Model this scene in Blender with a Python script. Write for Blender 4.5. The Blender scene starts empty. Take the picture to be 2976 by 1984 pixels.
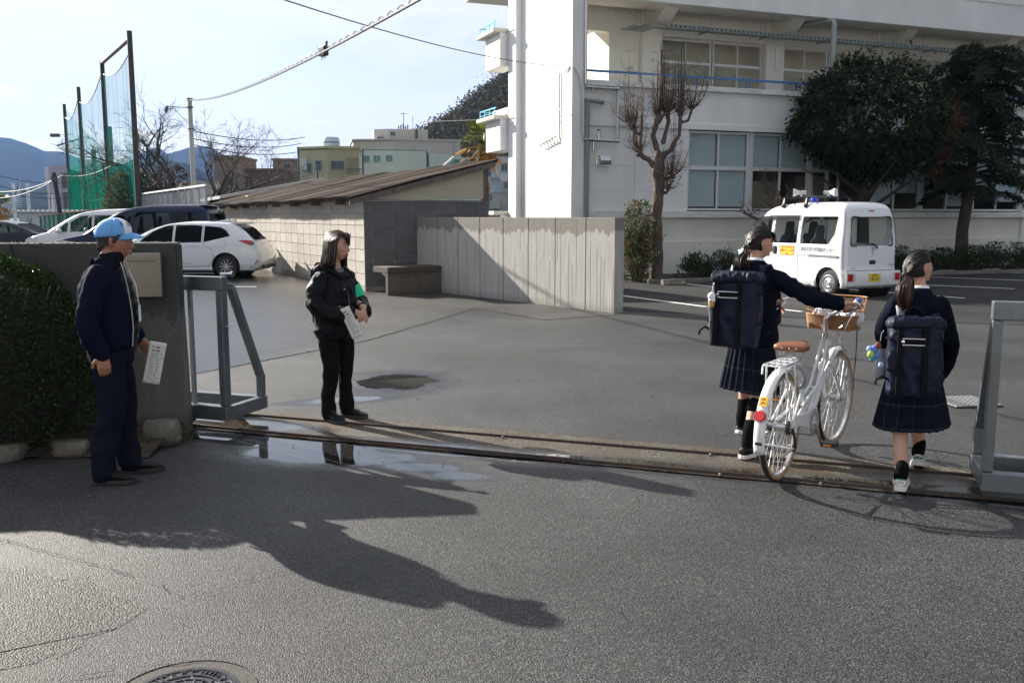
import bpy, bmesh, math, random
from mathutils import Vector, Matrix, noise
import numpy as np
random.seed(7)
S = bpy.context.scene
COL = S.collection
R = math.radians
# ------------------------------------------------------------ camera
cam_d = bpy.data.cameras.new('camera'); cam = bpy.data.objects.new('camera', cam_d); COL.objects.link(cam)
cam.location = (0, 0, 1.62); cam.rotation_euler = (R(90 - 7.75), 0, 0)
cam_d.sensor_width = 36; cam_d.lens = 32.28; cam_d.clip_start = 0.1; cam_d.clip_end = 20000
S.camera = cam
# ------------------------------------------------------------ world
SUN_EL, SUN_AZ = 26.0, -50.9          # azimuth from +Y, clockwise positive
w = bpy.data.worlds.new('World'); S.world = w; w.use_nodes = True
nt = w.node_tree; nt.nodes.clear()
def N(nt, typ, **kw):
    n = nt.nodes.new(typ)
    for k, v in kw.items():
        if k in n.inputs.keys() if isinstance(k, str) else False: n.inputs[k].default_value = v
        else: setattr(n, k, v)
    return n
out = nt.nodes.new('ShaderNodeOutputWorld'); bg = nt.nodes.new('ShaderNodeBackground')
sky = nt.nodes.new('ShaderNodeTexSky'); sky.sky_type = 'NISHITA'; sky.sun_disc = False
sky.sun_elevation = R(SUN_EL); sky.sun_rotation = R(SUN_AZ); sky.dust_density = 1.2; sky.ozone_density = 1.3; sky.air_density = 1.0
tc = nt.nodes.new('ShaderNodeTexCoord')
sep = nt.nodes.new('ShaderNodeSeparateXYZ'); nt.links.new(tc.outputs['Generated'], sep.inputs[0])
# flat cloud layer: direction / (z + k)
ad = nt.nodes.new('ShaderNodeMath'); ad.operation = 'ADD'; ad.inputs[1].default_value = .12
mx = nt.nodes.new('ShaderNodeMath'); mx.operation = 'MAXIMUM'; mx.inputs[1].default_value = 0.0
nt.links.new(sep.outputs[2], mx.inputs[0]); nt.links.new(mx.outputs[0], ad.inputs[0])
cb = nt.nodes.new('ShaderNodeCombineXYZ')
for i in (0, 1):
    dv = nt.nodes.new('ShaderNodeMath'); dv.operation = 'DIVIDE'
    nt.links.new(sep.outputs[i], dv.inputs[0]); nt.links.new(ad.outputs[0], dv.inputs[1]); nt.links.new(dv.outputs[0], cb.inputs[i])
cn = nt.nodes.new('ShaderNodeTexNoise'); cn.inputs['Scale'].default_value = 1.15; cn.inputs['Detail'].default_value = 9; cn.inputs['Roughness'].default_value = .62
cn.inputs['Distortion'].default_value = .35
mp = nt.nodes.new('ShaderNodeMapping'); mp.inputs['Location'].default_value = (3.3, 1.2, 4.0)
nt.links.new(cb.outputs[0], mp.inputs[0]); nt.links.new(mp.outputs[0], cn.inputs['Vector'])
rp = nt.nodes.new('ShaderNodeValToRGB'); rp.color_ramp.elements[0].position = .36; rp.color_ramp.elements[1].position = .55; rp.color_ramp.elements[0].color = (.34, .34, .34, 1)
nt.links.new(cn.outputs['Fac'], rp.inputs[0])
mixc = nt.nodes.new('ShaderNodeMixRGB'); nt.links.new(rp.outputs[0], mixc.inputs[0]); nt.links.new(sky.outputs[0], mixc.inputs[1])
dt = nt.nodes.new('ShaderNodeVectorMath'); dt.operation = 'DOT_PRODUCT'; nt.links.new(tc.outputs['Generated'], dt.inputs[0]); dt.inputs[1].default_value = (-.697, .567, .438)
cr = nt.nodes.new('ShaderNodeMapRange'); cr.inputs['From Min'].default_value = -.6; cr.inputs['From Max'].default_value = .95; cr.inputs['To Min'].default_value = 3.3; cr.inputs['To Max'].default_value = 7.8
nt.links.new(dt.outputs['Value'], cr.inputs[0])
cc_ = nt.nodes.new('ShaderNodeVectorMath'); cc_.operation = 'SCALE'; cc_.inputs[0].default_value = (1, 1.03, 1.08); nt.links.new(cr.outputs[0], cc_.inputs['Scale']); nt.links.new(cc_.outputs[0], mixc.inputs[2])
nt.links.new(mixc.outputs[0], bg.inputs[0]); bg.inputs[1].default_value = 0.05
nt.links.new(bg.outputs[0], out.inputs[0])
# ------------------------------------------------------------ sun
sd = bpy.data.lights.new('sun', 'SUN'); sd.energy = 5.0; sd.angle = R(.5); sd.color = (1, .94, .84)
so = bpy.data.objects.new('sun', sd); COL.objects.link(so)
sdir = Vector((math.sin(R(SUN_AZ)) * math.cos(R(SUN_EL)), math.cos(R(SUN_AZ)) * math.cos(R(SUN_EL)), math.sin(R(SUN_EL))))
so.rotation_euler = sdir.to_track_quat('Z', 'Y').to_euler(); so.location = (-20, 16, 15)
vs = S.view_settings; vs.view_transform = 'Standard'; vs.look = 'None'; vs.exposure = 1.42; vs.gamma = 1; vs.use_curve_mapping = False
S.render.resolution_x = 1024; S.render.resolution_y = 682

# ------------------------------------------------------------ materials
MC = {}
def M(name, col=(.5, .5, .5), rough=.7, metal=0, var=0., vs=4, col2=None, bump=0, bs=60, bd=.01, stretch=(1, 1, 1), spec=.5, coat=0, det=6, sheen=0, ramp=(.35, .65)):
    if name in MC: return MC[name]
    m = bpy.data.materials.new(name); m.use_nodes = True; MC[name] = m
    t = m.node_tree; p = t.nodes['Principled BSDF']; L = t.links.new
    p.inputs['Base Color'].default_value = (*col, 1); p.inputs['Roughness'].default_value = rough; p.inputs['Metallic'].default_value = metal
    p.inputs['Specular IOR Level'].default_value = spec; p.inputs['Coat Weight'].default_value = coat; p.inputs['Coat Roughness'].default_value = .05
    p.inputs['Sheen Weight'].default_value = sheen
    if var or bump:
        c = t.nodes.new('ShaderNodeTexCoord'); mpn = t.nodes.new('ShaderNodeMapping'); mpn.inputs['Scale'].default_value = stretch
        L(c.outputs['Object'], mpn.inputs[0])
    if var or col2:
        n = t.nodes.new('ShaderNodeTexNoise'); n.inputs['Scale'].default_value = vs; n.inputs['Detail'].default_value = det; n.inputs['Roughness'].default_value = .6
        L(mpn.outputs[0], n.inputs['Vector'])
        r = t.nodes.new('ShaderNodeValToRGB'); e = r.color_ramp.elements
        c2 = col2 or tuple(x * (1 - var) for x in col)
        e[0].position, e[1].position = ramp; e[0].color = (*c2, 1); e[1].color = (*col, 1)
        L(n.outputs['Fac'], r.inputs[0]); L(r.outputs[0], p.inputs['Base Color'])
    if bump:
        n2 = t.nodes.new('ShaderNodeTexNoise'); n2.inputs['Scale'].default_value = bs; n2.inputs['Detail'].default_value = 4
        b = t.nodes.new('ShaderNodeBump'); b.inputs['Strength'].default_value = bump; b.inputs['Distance'].default_value = bd
        L(mpn.outputs[0], n2.inputs['Vector']); L(n2.outputs['Fac'], b.inputs['Height']); L(b.outputs[0], p.inputs['Normal'])
    return m
def glassy(name, tint=(.5, .55, .55), alpha=.5, rough=.02, base=(.01, .012, .014)):
    if name in MC: return MC[name]
    m = bpy.data.materials.new(name); m.use_nodes = True; MC[name] = m
    t = m.node_tree; t.nodes.clear(); L = t.links.new
    o = t.nodes.new('ShaderNodeOutputMaterial'); mix = t.nodes.new('ShaderNodeMixShader'); tr = t.nodes.new('ShaderNodeBsdfTransparent'); p = t.nodes.new('ShaderNodeBsdfPrincipled')
    tr.inputs[0].default_value = (*tint, 1); p.inputs['Base Color'].default_value = (*base, 1); p.inputs['Roughness'].default_value = rough
    f = t.nodes.new('ShaderNodeFresnel'); f.inputs[0].default_value = 1.5
    ma = t.nodes.new('ShaderNodeMath'); ma.operation = 'ADD'; ma.inputs[1].default_value = 1 - alpha; ma.use_clamp = True
    ge = t.nodes.new('ShaderNodeNewGeometry'); iv = t.nodes.new('ShaderNodeMath'); iv.operation = 'SUBTRACT'; iv.inputs[0].default_value = 1; L(ge.outputs['Backfacing'], iv.inputs[1])
    fm = t.nodes.new('ShaderNodeMath'); fm.operation = 'MULTIPLY'; L(f.outputs[0], fm.inputs[0]); L(iv.outputs[0], fm.inputs[1])
    L(fm.outputs[0], ma.inputs[0]); L(ma.outputs[0], mix.inputs[0]); L(tr.outputs[0], mix.inputs[1]); L(p.outputs[0], mix.inputs[2]); L(mix.outputs[0], o.inputs[0])
    return m
def net_mat(name, col, alpha):
    if name in MC: return MC[name]
    m = bpy.data.materials.new(name); m.use_nodes = True; MC[name] = m
    t = m.node_tree; t.nodes.clear(); L = t.links.new
    o = t.nodes.new('ShaderNodeOutputMaterial'); mix = t.nodes.new('ShaderNodeMixShader'); tr = t.nodes.new('ShaderNodeBsdfTransparent')
    d = t.nodes.new('ShaderNodeBsdfDiffuse'); tl = t.nodes.new('ShaderNodeBsdfTranslucent'); m2 = t.nodes.new('ShaderNodeMixShader')
    d.inputs[0].default_value = (*col, 1); tl.inputs[0].default_value = (*col, 1)
    L(d.outputs[0], m2.inputs[1]); L(tl.outputs[0], m2.inputs[2])
    c = t.nodes.new('ShaderNodeTexCoord'); n = t.nodes.new('ShaderNodeTexNoise'); n.inputs['Scale'].default_value = .8
    mpn = t.nodes.new('ShaderNodeMapping'); mpn.inputs['Scale'].default_value = (1.6, 1.6, .15); L(c.outputs['Object'], mpn.inputs[0]); L(mpn.outputs[0], n.inputs[0])
    mr = t.nodes.new('ShaderNodeMapRange'); mr.inputs['From Min'].default_value = .3; mr.inputs['From Max'].default_value = .7
    mr.inputs['To Min'].default_value = alpha * .65; mr.inputs['To Max'].default_value = min(1, alpha * 1.35)
    L(n.outputs['Fac'], mr.inputs[0]); L(mr.outputs[0], mix.inputs[0]); L(tr.outputs[0], mix.inputs[1]); L(m2.outputs[0], mix.inputs[2]); L(mix.outputs[0], o.inputs[0])
    return m
def leafm(name, c1, c2, rough=.45, tr=.25):
    if name in MC: return MC[name]
    m = bpy.data.materials.new(name); m.use_nodes = True; MC[name] = m
    t = m.node_tree; p = t.nodes['Principled BSDF']; L = t.links.new; o = t.nodes['Material Output']
    g = t.nodes.new('ShaderNodeNewGeometry'); r = t.nodes.new('ShaderNodeValToRGB'); e = r.color_ramp.elements
    e[0].color = (*c1, 1); e[1].color = (*c2, 1); L(g.outputs['Random Per Island'], r.inputs[0]); L(r.outputs[0], p.inputs['Base Color'])
    p.inputs['Roughness'].default_value = rough; p.inputs['Specular IOR Level'].default_value = .14
    tl = t.nodes.new('ShaderNodeBsdfTranslucent'); L(r.outputs[0], tl.inputs[0]); mi = t.nodes.new('ShaderNodeMixShader'); mi.inputs[0].default_value = tr
    L(p.outputs[0], mi.inputs[1]); L(tl.outputs[0], mi.inputs[2]); L(mi.outputs[0], o.inputs[0])
    return m

# ------------------------------------------------------------ mesh helpers
def tag(o, label=None, cat=None, group=None, kind=None):
    if label: o['label'] = label
    if cat: o['category'] = cat
    if group: o['group'] = group
    if kind: o['kind'] = kind
    return o
def empty(name, loc=(0, 0, 0), rz=0, label=None, cat=None, group=None):
    o = bpy.data.objects.new(name, None); COL.objects.link(o); o.location = loc; o.rotation_euler = (0, 0, rz); o.empty_display_size = .1
    return tag(o, label, cat, group)
def link(name, me, parent=None, loc=None):
    o = bpy.data.objects.new(name, me); COL.objects.link(o)
    if parent: o.parent = parent
    if loc: o.location = loc
    return o
def copy_tree(o, parent=None):
    c = o.copy(); COL.objects.link(c); c.parent = parent
    for ch in o.children: copy_tree(ch, c)
    return c
def perp(d):
    a = Vector((0, 0, 1)) if abs(d.z) < .9 else Vector((1, 0, 0))
    u = d.cross(a).normalized(); return u, d.cross(u).normalized()
class MB:
    def __init__(s): s.v = []; s.f = []; s.m = []; s.mi = 0; s.uv = None
    def add(s, vs, fs, mi=None):
        b = len(s.v); s.v += [tuple(x) for x in vs]
        for f in fs: s.f.append(tuple(b + i for i in f)); s.m.append(s.mi if mi is None else mi)
        return s
    def box(s, x0, x1, y0, y1, z0, z1, mat=None, mi=None):
        c = [Vector((x, y, z)) for z in (z0, z1) for y in (y0, y1) for x in (x0, x1)]
        if mat: c = [mat @ p for p in c]
        return s.add(c, [(0, 2, 3, 1), (4, 5, 7, 6), (0, 1, 5, 4), (2, 6, 7, 3), (0, 4, 6, 2), (1, 3, 7, 5)], mi)
    def beam(s, p0, p1, w, h, up=(0, 0, 1), mi=None):
        p0, p1 = Vector(p0), Vector(p1); d = (p1 - p0).normalized(); u = Vector(up)
        r = d.cross(u)
        if r.length < 1e-4: r = d.cross(Vector((1, 0, 0)))
        r.normalize(); u = r.cross(d)
        c = [p + r * sx * w / 2 + u * sz * h / 2 for p in (p0, p1) for sx, sz in ((-1, -1), (1, -1), (1, 1), (-1, 1))]
        return s.add(c, [(0, 1, 2, 3), (7, 6, 5, 4), (0, 4, 5, 1), (1, 5, 6, 2), (2, 6, 7, 3), (3, 7, 4, 0)], mi)
    def path(s, pts, r, n=8, caps=True, closed=False, mi=None, ry=None, ref=None):
        pts = [Vector(p) for p in pts]; k = len(pts)
        if not isinstance(r, (list, tuple)): r = [r] * k
        ry = ry or r
        if not isinstance(ry, (list, tuple)): ry = [ry] * k
        vs = []; u = None
        for i, p in enumerate(pts):
            a = pts[(i - 1) % k] if (i or closed) else p; b = pts[(i + 1) % k] if (i < k - 1 or closed) else p
            d = (b - a); d = d.normalized() if d.length > 1e-9 else Vector((0, 0, 1))
            if ref is not None: u = Vector(ref); u = (u - d * u.dot(d)).normalized()
            elif u is None: u, _ = perp(d)
            else:
                u = u - d * u.dot(d)
                u = u.normalized() if u.length > 1e-6 else perp(d)[0]
            v = d.cross(u)
            for j in range(n):
                t = 2 * math.pi * j / n; vs.append(p + u * math.cos(t) * r[i] + v * math.sin(t) * ry[i])
        fs = []
        for i in range(k if closed else k - 1):
            a, b = i * n, ((i + 1) % k) * n
            for j in range(n): fs.append((a + j, a + (j + 1) % n, b + (j + 1) % n, b + j))
        if caps and not closed: fs.append(tuple(range(n))[::-1]); fs.append(tuple((k - 1) * n + j for j in range(n)))
        return s.add(vs, fs, mi)
    def cyl(s, p0, p1, r, r1=None, n=12, mi=None): return s.path([p0, p1], [r, r if r1 is None else r1], n, mi=mi)
    def prism(s, poly, vec, mi=None):
        k = len(poly); vec = Vector(vec); a = [Vector(p) for p in poly]
        return s.add(a + [p + vec for p in a], [tuple(range(k))[::-1], tuple(range(k, 2 * k))] + [(i, (i + 1) % k, k + (i + 1) % k, k + i) for i in range(k)], mi)
    def poly(s, pts, mi=None): return s.add(pts, [tuple(range(len(pts)))], mi)
    def lathe(s, prof, n=24, c=(0, 0, 0), axis='z', mi=None):
        vs = []
        for r, h in prof:
            for j in range(n):
                t = 2 * math.pi * j / n; a, b = r * math.cos(t), r * math.sin(t)
                vs.append((c[0] + a, c[1] + b, c[2] + h) if axis == 'z' else ((c[0] + h, c[1] + a, c[2] + b) if axis == 'x' else (c[0] + a, c[1] + h, c[2] + b)))
        fs = [(i * n + j, i * n + (j + 1) % n, (i + 1) * n + (j + 1) % n, (i + 1) * n + j) for i in range(len(prof) - 1) for j in range(n)]
        return s.add(vs, fs, mi)
    def loft(s, rings, caps=True, mi=None, closed=False):
        n = len(rings[0]); vs = [p for r in rings for p in r]; k = len(rings); fs = []
        for i in range(k if closed else k - 1):
            a, b = i * n, ((i + 1) % k) * n
            for j in range(n): fs.append((a + j, a + (j + 1) % n, b + (j + 1) % n, b + j))
        if caps and not closed: fs += [tuple(range(n))[::-1], tuple((k - 1) * n + j for j in range(n))]
        return s.add(vs, fs, mi)
    def grid(s, fn, nu, nv, mi=None):
        vs = [fn(i / nu, j / nv) for j in range(nv + 1) for i in range(nu + 1)]
        return s.add(vs, [(j * (nu + 1) + i, j * (nu + 1) + i + 1, (j + 1) * (nu + 1) + i + 1, (j + 1) * (nu + 1) + i) for j in range(nv) for i in range(nu)], mi)
    def ball(s, c, r, n=12, m=8, mi=None):
        if not isinstance(r, (tuple, list)): r = (r, r, r)
        vs = []
        for i in range(m + 1):
            ph = math.pi * i / m
            for j in range(n):
                t = 2 * math.pi * j / n
                vs.append((c[0] + r[0] * math.sin(ph) * math.cos(t), c[1] + r[1] * math.sin(ph) * math.sin(t), c[2] - r[2] * math.cos(ph)))
        return s.add(vs, [(i * n + j, i * n + (j + 1) % n, (i + 1) * n + (j + 1) % n, (i + 1) * n + j) for i in range(m) for j in range(n)], mi)
    def build(s, name, mats, parent=None, smooth=None, bevel=0, seg=2, fix=False, kind=None, label=None):
        me = bpy.data.meshes.new(name); me.from_pydata(s.v, [], s.f)
        if not isinstance(mats, (list, tuple)): mats = [mats]
        for m in mats: me.materials.append(m)
        if len(mats) > 1: me.polygons.foreach_set('material_index', s.m)
        if fix:
            bm = bmesh.new(); bm.from_mesh(me); bmesh.ops.remove_doubles(bm, verts=bm.verts, dist=1e-5); bmesh.ops.recalc_face_normals(bm, faces=bm.faces); bm.to_mesh(me); bm.free()
        if smooth is not None:
            me.shade_smooth()
            if smooth < 180: me.set_sharp_from_angle(angle=R(smooth))
        me.update()
        o = link(name, me, parent)
        if bevel:
            b = o.modifiers.new('bevel', 'BEVEL'); b.width = bevel; b.segments = seg; b.limit_method = 'ANGLE'; b.angle_limit = R(40)
        if kind: o['kind'] = kind
        if label: o['label'] = label
        return o
def evalmesh(o):
    dg = bpy.context.evaluated_depsgraph_get(); me = bpy.data.meshes.new_from_object(o.evaluated_get(dg)); return me
def remesh(mb, name, mats, parent=None, vox=.006, smooth_it=4, wrinkle=0, wscale=6, wfun=None, matfun=None, wstretch=(1, 1, .6)):
    """union of closed shells -> one continuous surface"""
    me = bpy.data.meshes.new(name); me.from_pydata(mb.v, [], mb.f)
    bm = bmesh.new(); bm.from_mesh(me); bmesh.ops.recalc_face_normals(bm, faces=bm.faces); bm.to_mesh(me); bm.free()
    o = bpy.data.objects.new(name, me); COL.objects.link(o)
    r = o.modifiers.new('r', 'REMESH'); r.mode = 'VOXEL'; r.voxel_size = vox
    if smooth_it:
        sm = o.modifiers.new('s', 'SMOOTH'); sm.factor = .5; sm.iterations = smooth_it
    m2 = evalmesh(o); bpy.data.objects.remove(o)
    if wrinkle or wfun:
        nv = len(m2.vertices); co = np.empty(nv * 3); m2.vertices.foreach_get('co', co); co = co.reshape(-1, 3)
        no = np.empty(nv * 3); m2.vertices.foreach_get('normal', no); no = no.reshape(-1, 3)
        for i in range(nv):
            p = Vector(co[i])
            d = 0
            if wrinkle:
                q = Vector((p.x * wstretch[0], p.y * wstretch[1], p.z * wstretch[2])) * wscale
                a = noise.noise(q); b = noise.noise(q * 2.3 + Vector((5, 1, 2)))
                d += wrinkle * ((1 - abs(a) * 3.2) + .5 * (1 - abs(b) * 3.2))
            if wfun: d += wfun(p)
            co[i] += no[i] * d
        m2.vertices.foreach_set('co', co.reshape(-1)); m2.update()
    m2.materials.clear()
    if not isinstance(mats, (list, tuple)): mats = [mats]
    for m in mats: m2.materials.append(m)
    mi = [0] * len(m2.polygons)
    if matfun: mi = [matfun(p.center) for p in m2.polygons]
    m2.polygons.foreach_set('material_index', mi)
    m2.shade_smooth(); m2.update(); m2.name = name
    return link(name, m2, parent)
def text_obj(body, name, size, loc, rot, mat, parent=None, ext=.001, align='CENTER', shear=0, label=None, sx=1):
    cu = bpy.data.curves.new(name, 'FONT'); cu.body = body; cu.size = size; cu.extrude = ext; cu.align_x = align; cu.align_y = 'CENTER'; cu.shear = shear
    o = bpy.data.objects.new(name, cu); COL.objects.link(o)
    me = evalmesh(o); bpy.data.objects.remove(o); me.materials.clear(); me.materials.append(mat)
    q = link(name, me, parent); q.location = loc; q.rotation_euler = rot; q.scale = (sx, 1, 1)
    if label: q['label'] = label
    return q
# ============================================================ GROUND
PUD = [  # cx, cy, rx, ry, rot(deg), strength
    (-1.75, 6.50, .80, .17, -19, 1), (-1.28, 6.14, .60, .22, -14, 1), (-.45, 6.25, 1.0, .13, -20, .8), (-2.1, 7.05, .55, .14, -20, 1),
    (-1.15, 8.95, .40, .45, 10, 1), (-1.5, 8.05, .45, .16, 20, .35), (-.62, 5.83, .28, .10, -10, .7), (-.32, 5.62, .22, .09, -10, .6),
    (2.75, 5.20, .62, .15, -19, 1), (2.2, 5.42, .5, .12, -19, .6), (.9, 5.85, .9, .12, -20, .45)]
def wetmask(t, coord, noise_amt=.35):
    L = t.links.new; acc = None
    n = t.nodes.new('ShaderNodeTexNoise'); n.inputs['Scale'].default_value = 3.2; n.inputs['Detail'].default_value = 8; n.inputs['Roughness'].default_value = .65
    L(coord, n.inputs['Vector'])
    for (cx, cy, rx, ry, rot, st) in PUD:
        mpn = t.nodes.new('ShaderNodeMapping'); mpn.vector_type = 'TEXTURE'
        mpn.inputs['Location'].default_value = (cx, cy, 0); mpn.inputs['Rotation'].default_value = (0, 0, R(rot)); mpn.inputs['Scale'].default_value = (rx, ry, 1000)
        L(coord, mpn.inputs[0])
        ln = t.nodes.new('ShaderNodeVectorMath'); ln.operation = 'LENGTH'; L(mpn.outputs[0], ln.inputs[0])
        mm = t.nodes.new('ShaderNodeMath'); mm.operation = 'MULTIPLY_ADD'; mm.inputs[1].default_value = -1; mm.inputs[2].default_value = 1.0 + .3 * st
        L(ln.outputs['Value'], mm.inputs[0])
        if acc is None: acc = mm.outputs[0]
        else:
            mxx = t.nodes.new('ShaderNodeMath'); mxx.operation = 'MAXIMUM'; L(acc, mxx.inputs[0]); L(mm.outputs[0], mxx.inputs[1]); acc = mxx.outputs[0]
    # acc ~ 1.3 centre .. 0.3 at ellipse edge .. negative outside
    nm = t.nodes.new('ShaderNodeMath'); nm.operation = 'MULTIPLY_ADD'; nm.inputs[1].default_value = noise_amt * 3; nm.inputs[2].default_value = -noise_amt * 1.5
    L(n.outputs['Fac'], nm.inputs[0])
    sm = t.nodes.new('ShaderNodeMath'); sm.operation = 'ADD'; L(acc, sm.inputs[0]); L(nm.outputs[0], sm.inputs[1])
    pu = t.nodes.new('ShaderNodeMapRange'); pu.interpolation_type = 'SMOOTHSTEP'; pu.inputs['From Min'].default_value = .22; pu.inputs['From Max'].default_value = .42; L(sm.outputs[0], pu.inputs[0])
    we = t.nodes.new('ShaderNodeMapRange'); we.interpolation_type = 'SMOOTHSTEP'; we.inputs['From Min'].default_value = -.75; we.inputs['From Max'].default_value = .3; L(sm.outputs[0], we.inputs[0])
    return pu.outputs[0], we.outputs[0]
def asphalt(name, dark=(.008, .008, .009), light=(.068, .067, .066), stone=185, bump=.9, rough=.62, big=.38, wetlot=False, tint=None, wet=True, mid=.52, brown=None):
    m = bpy.data.materials.new(name); m.use_nodes = True; t = m.node_tree; L = t.links.new; p = t.nodes['Principled BSDF']
    c = t.nodes.new('ShaderNodeTexCoord'); co = c.outputs['Object']
    v = t.nodes.new('ShaderNodeTexVoronoi'); v.inputs['Scale'].default_value = stone; v.inputs['Randomness'].default_value = 1; L(co, v.inputs['Vector'])
    sepc = t.nodes.new('ShaderNodeSeparateColor'); L(v.outputs['Color'], sepc.inputs[0])
    r = t.nodes.new('ShaderNodeValToRGB'); e = r.color_ramp.elements
    e[0].position = 0; e[0].color = (*dark, 1); e[1].position = 1; e[1].color = (*[min(1, x * 2.0) for x in light], 1)
    q = e.new(mid); q.color = (*[d * .5 + l * .5 for d, l in zip(dark, light)], 1); q = e.new(.88); q.color = (*light, 1)
    L(sepc.outputs[0], r.inputs[0])
    # large scale patches
    n = t.nodes.new('ShaderNodeTexNoise'); n.inputs['Scale'].default_value = .55; n.inputs['Detail'].default_value = 7; n.inputs['Roughness'].default_value = .6; L(co, n.inputs['Vector'])
    mr = t.nodes.new('ShaderNodeMapRange'); mr.inputs['From Min'].default_value = .3; mr.inputs['From Max'].default_value = .7; mr.inputs['To Min'].default_value = 1 - big; mr.inputs['To Max'].default_value = 1 + big
    L(n.outputs['Fac'], mr.inputs[0])
    mul = t.nodes.new('ShaderNodeVectorMath'); mul.operation = 'SCALE'; L(r.outputs[0], mul.inputs[0]); L(mr.outputs[0], mul.inputs['Scale'])
    col = mul.outputs[0]
    if brown:
        nb = t.nodes.new('ShaderNodeTexNoise'); nb.inputs['Scale'].default_value = 1.6; nb.inputs['Detail'].default_value = 8; L(co, nb.inputs['Vector'])
        rb = t.nodes.new('ShaderNodeMapRange'); rb.inputs['From Min'].default_value = .42; rb.inputs['From Max'].default_value = .62; L(nb.outputs['Fac'], rb.inputs[0])
        mb_ = t.nodes.new('ShaderNodeMixRGB'); mb_.blend_type = 'MULTIPLY'; L(rb.outputs[0], mb_.inputs[0]); L(col, mb_.inputs[1]); mb_.inputs[2].default_value = (*brown, 1); col = mb_.outputs[0]
    # roughness base
    nr = t.nodes.new('ShaderNodeTexNoise'); nr.inputs['Scale'].default_value = .35; nr.inputs['Detail'].default_value = 6; L(co, nr.inputs['Vector'])
    rr = t.nodes.new('ShaderNodeMapRange'); rr.inputs['From Min'].default_value = .35; rr.inputs['From Max'].default_value = .65
    rr.inputs['To Min'].default_value = rough - .08; rr.inputs['To Max'].default_value = min(1, rough + .1); L(nr.outputs['Fac'], rr.inputs[0]); rgh = rr.outputs[0]
    # bump: stones + fine
    inv = t.nodes.new('ShaderNodeMath'); inv.operation = 'SUBTRACT'; inv.inputs[0].default_value = 1; L(v.outputs['Distance'], inv.inputs[1])
    hm = t.nodes.new('ShaderNodeMath'); hm.operation = 'MULTIPLY_ADD'; L(sepc.outputs[1], hm.inputs[0]); hm.inputs[1].default_value = .8; L(inv.outputs[0], hm.inputs[2])
    nf = t.nodes.new('ShaderNodeTexNoise'); nf.inputs['Scale'].default_value = 240; nf.inputs['Detail'].default_value = 2; L(co, nf.inputs['Vector'])
    hh = t.nodes.new('ShaderNodeMath'); hh.operation = 'MULTIPLY_ADD'; L(nf.outputs['Fac'], hh.inputs[0]); hh.inputs[1].default_value = .5; L(hm.outputs[0], hh.inputs[2])
    b = t.nodes.new('ShaderNodeBump'); b.inputs['Strength'].default_value = bump; b.inputs['Distance'].default_value = .006; L(hh.outputs[0], b.inputs['Height'])
    if wet:
        pu, we = wetmask(t, co)
        if wetlot:
            nl = t.nodes.new('ShaderNodeTexNoise'); nl.inputs['Scale'].default_value = .42; nl.inputs['Detail'].default_value = 5; L(co, nl.inputs['Vector'])
            # wetter towards the car park on the left
            sx = t.nodes.new('ShaderNodeSeparateXYZ'); L(co, sx.inputs[0])
            mx_ = t.nodes.new('ShaderNodeMapRange'); mx_.interpolation_type = 'SMOOTHSTEP'; mx_.inputs['From Min'].default_value = .2; mx_.inputs['From Max'].default_value = -1.1
            dd = t.nodes.new('ShaderNodeMath'); dd.operation = 'MULTIPLY_ADD'; L(sx.outputs[1], dd.inputs[0]); dd.inputs[1].default_value = .12; L(sx.outputs[0], dd.inputs[2]); dd2 = t.nodes.new('ShaderNodeMath'); dd2.operation = 'ADD'; dd2.inputs[1].default_value = .7; L(dd.outputs[0], dd2.inputs[0])
            nl2 = t.nodes.new('ShaderNodeMath'); nl2.operation = 'MULTIPLY_ADD'; L(nl.outputs['Fac'], nl2.inputs[0]); nl2.inputs[1].default_value = -2.4; nl2.inputs[2].default_value = 1.1
            dd3 = t.nodes.new('ShaderNodeMath'); dd3.operation = 'ADD'; L(dd2.outputs[0], dd3.inputs[0]); L(nl2.outputs[0], dd3.inputs[1]); L(dd3.outputs[0], mx_.inputs[0])
            m3 = t.nodes.new('ShaderNodeMath'); m3.operation = 'MULTIPLY'; m3.inputs[1].default_value = 1.0; L(mx_.outputs[0], m3.inputs[0])
            mxw = t.nodes.new('ShaderNodeMath'); mxw.operation = 'MAXIMUM'; L(we, mxw.inputs[0]); L(m3.outputs[0], mxw.inputs[1]); we = mxw.outputs[0]
        dk = t.nodes.new('ShaderNodeMapRange'); dk.inputs['To Min'].default_value = 1; dk.inputs['To Max'].default_value = .55; L(we, dk.inputs[0])
        m4 = t.nodes.new('ShaderNodeVectorMath'); m4.operation = 'SCALE'; L(col, m4.inputs[0]); L(dk.outputs[0], m4.inputs['Scale']); col = m4.outputs[0]
        wr = t.nodes.new('ShaderNodeMixRGB'); L(we, wr.inputs[0]); L(rgh, wr.inputs[1]); wr.inputs[2].default_value = (.26, .26, .26, 1)
        pr = t.nodes.new('ShaderNodeMixRGB'); L(pu, pr.inputs[0]); L(wr.outputs[0], pr.inputs[1]); pr.inputs[2].default_value = (.015, .015, .015, 1); rgh = pr.outputs[0]
        bs_ = t.nodes.new('ShaderNodeMath'); bs_.operation = 'MULTIPLY_ADD'; L(we, bs_.inputs[0]); bs_.inputs[1].default_value = -.72 * bump; bs_.inputs[2].default_value = bump
        b2 = t.nodes.new('ShaderNodeMath'); b2.operation = 'SUBTRACT'; b2.inputs[0].default_value = 1; L(pu, b2.inputs[1])
        b3 = t.nodes.new('ShaderNodeMath'); b3.operation = 'MULTIPLY'; L(bs_.outputs[0], b3.inputs[0]); L(b2.outputs[0], b3.inputs[1]); L(b3.outputs[0], b.inputs['Strength'])
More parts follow.
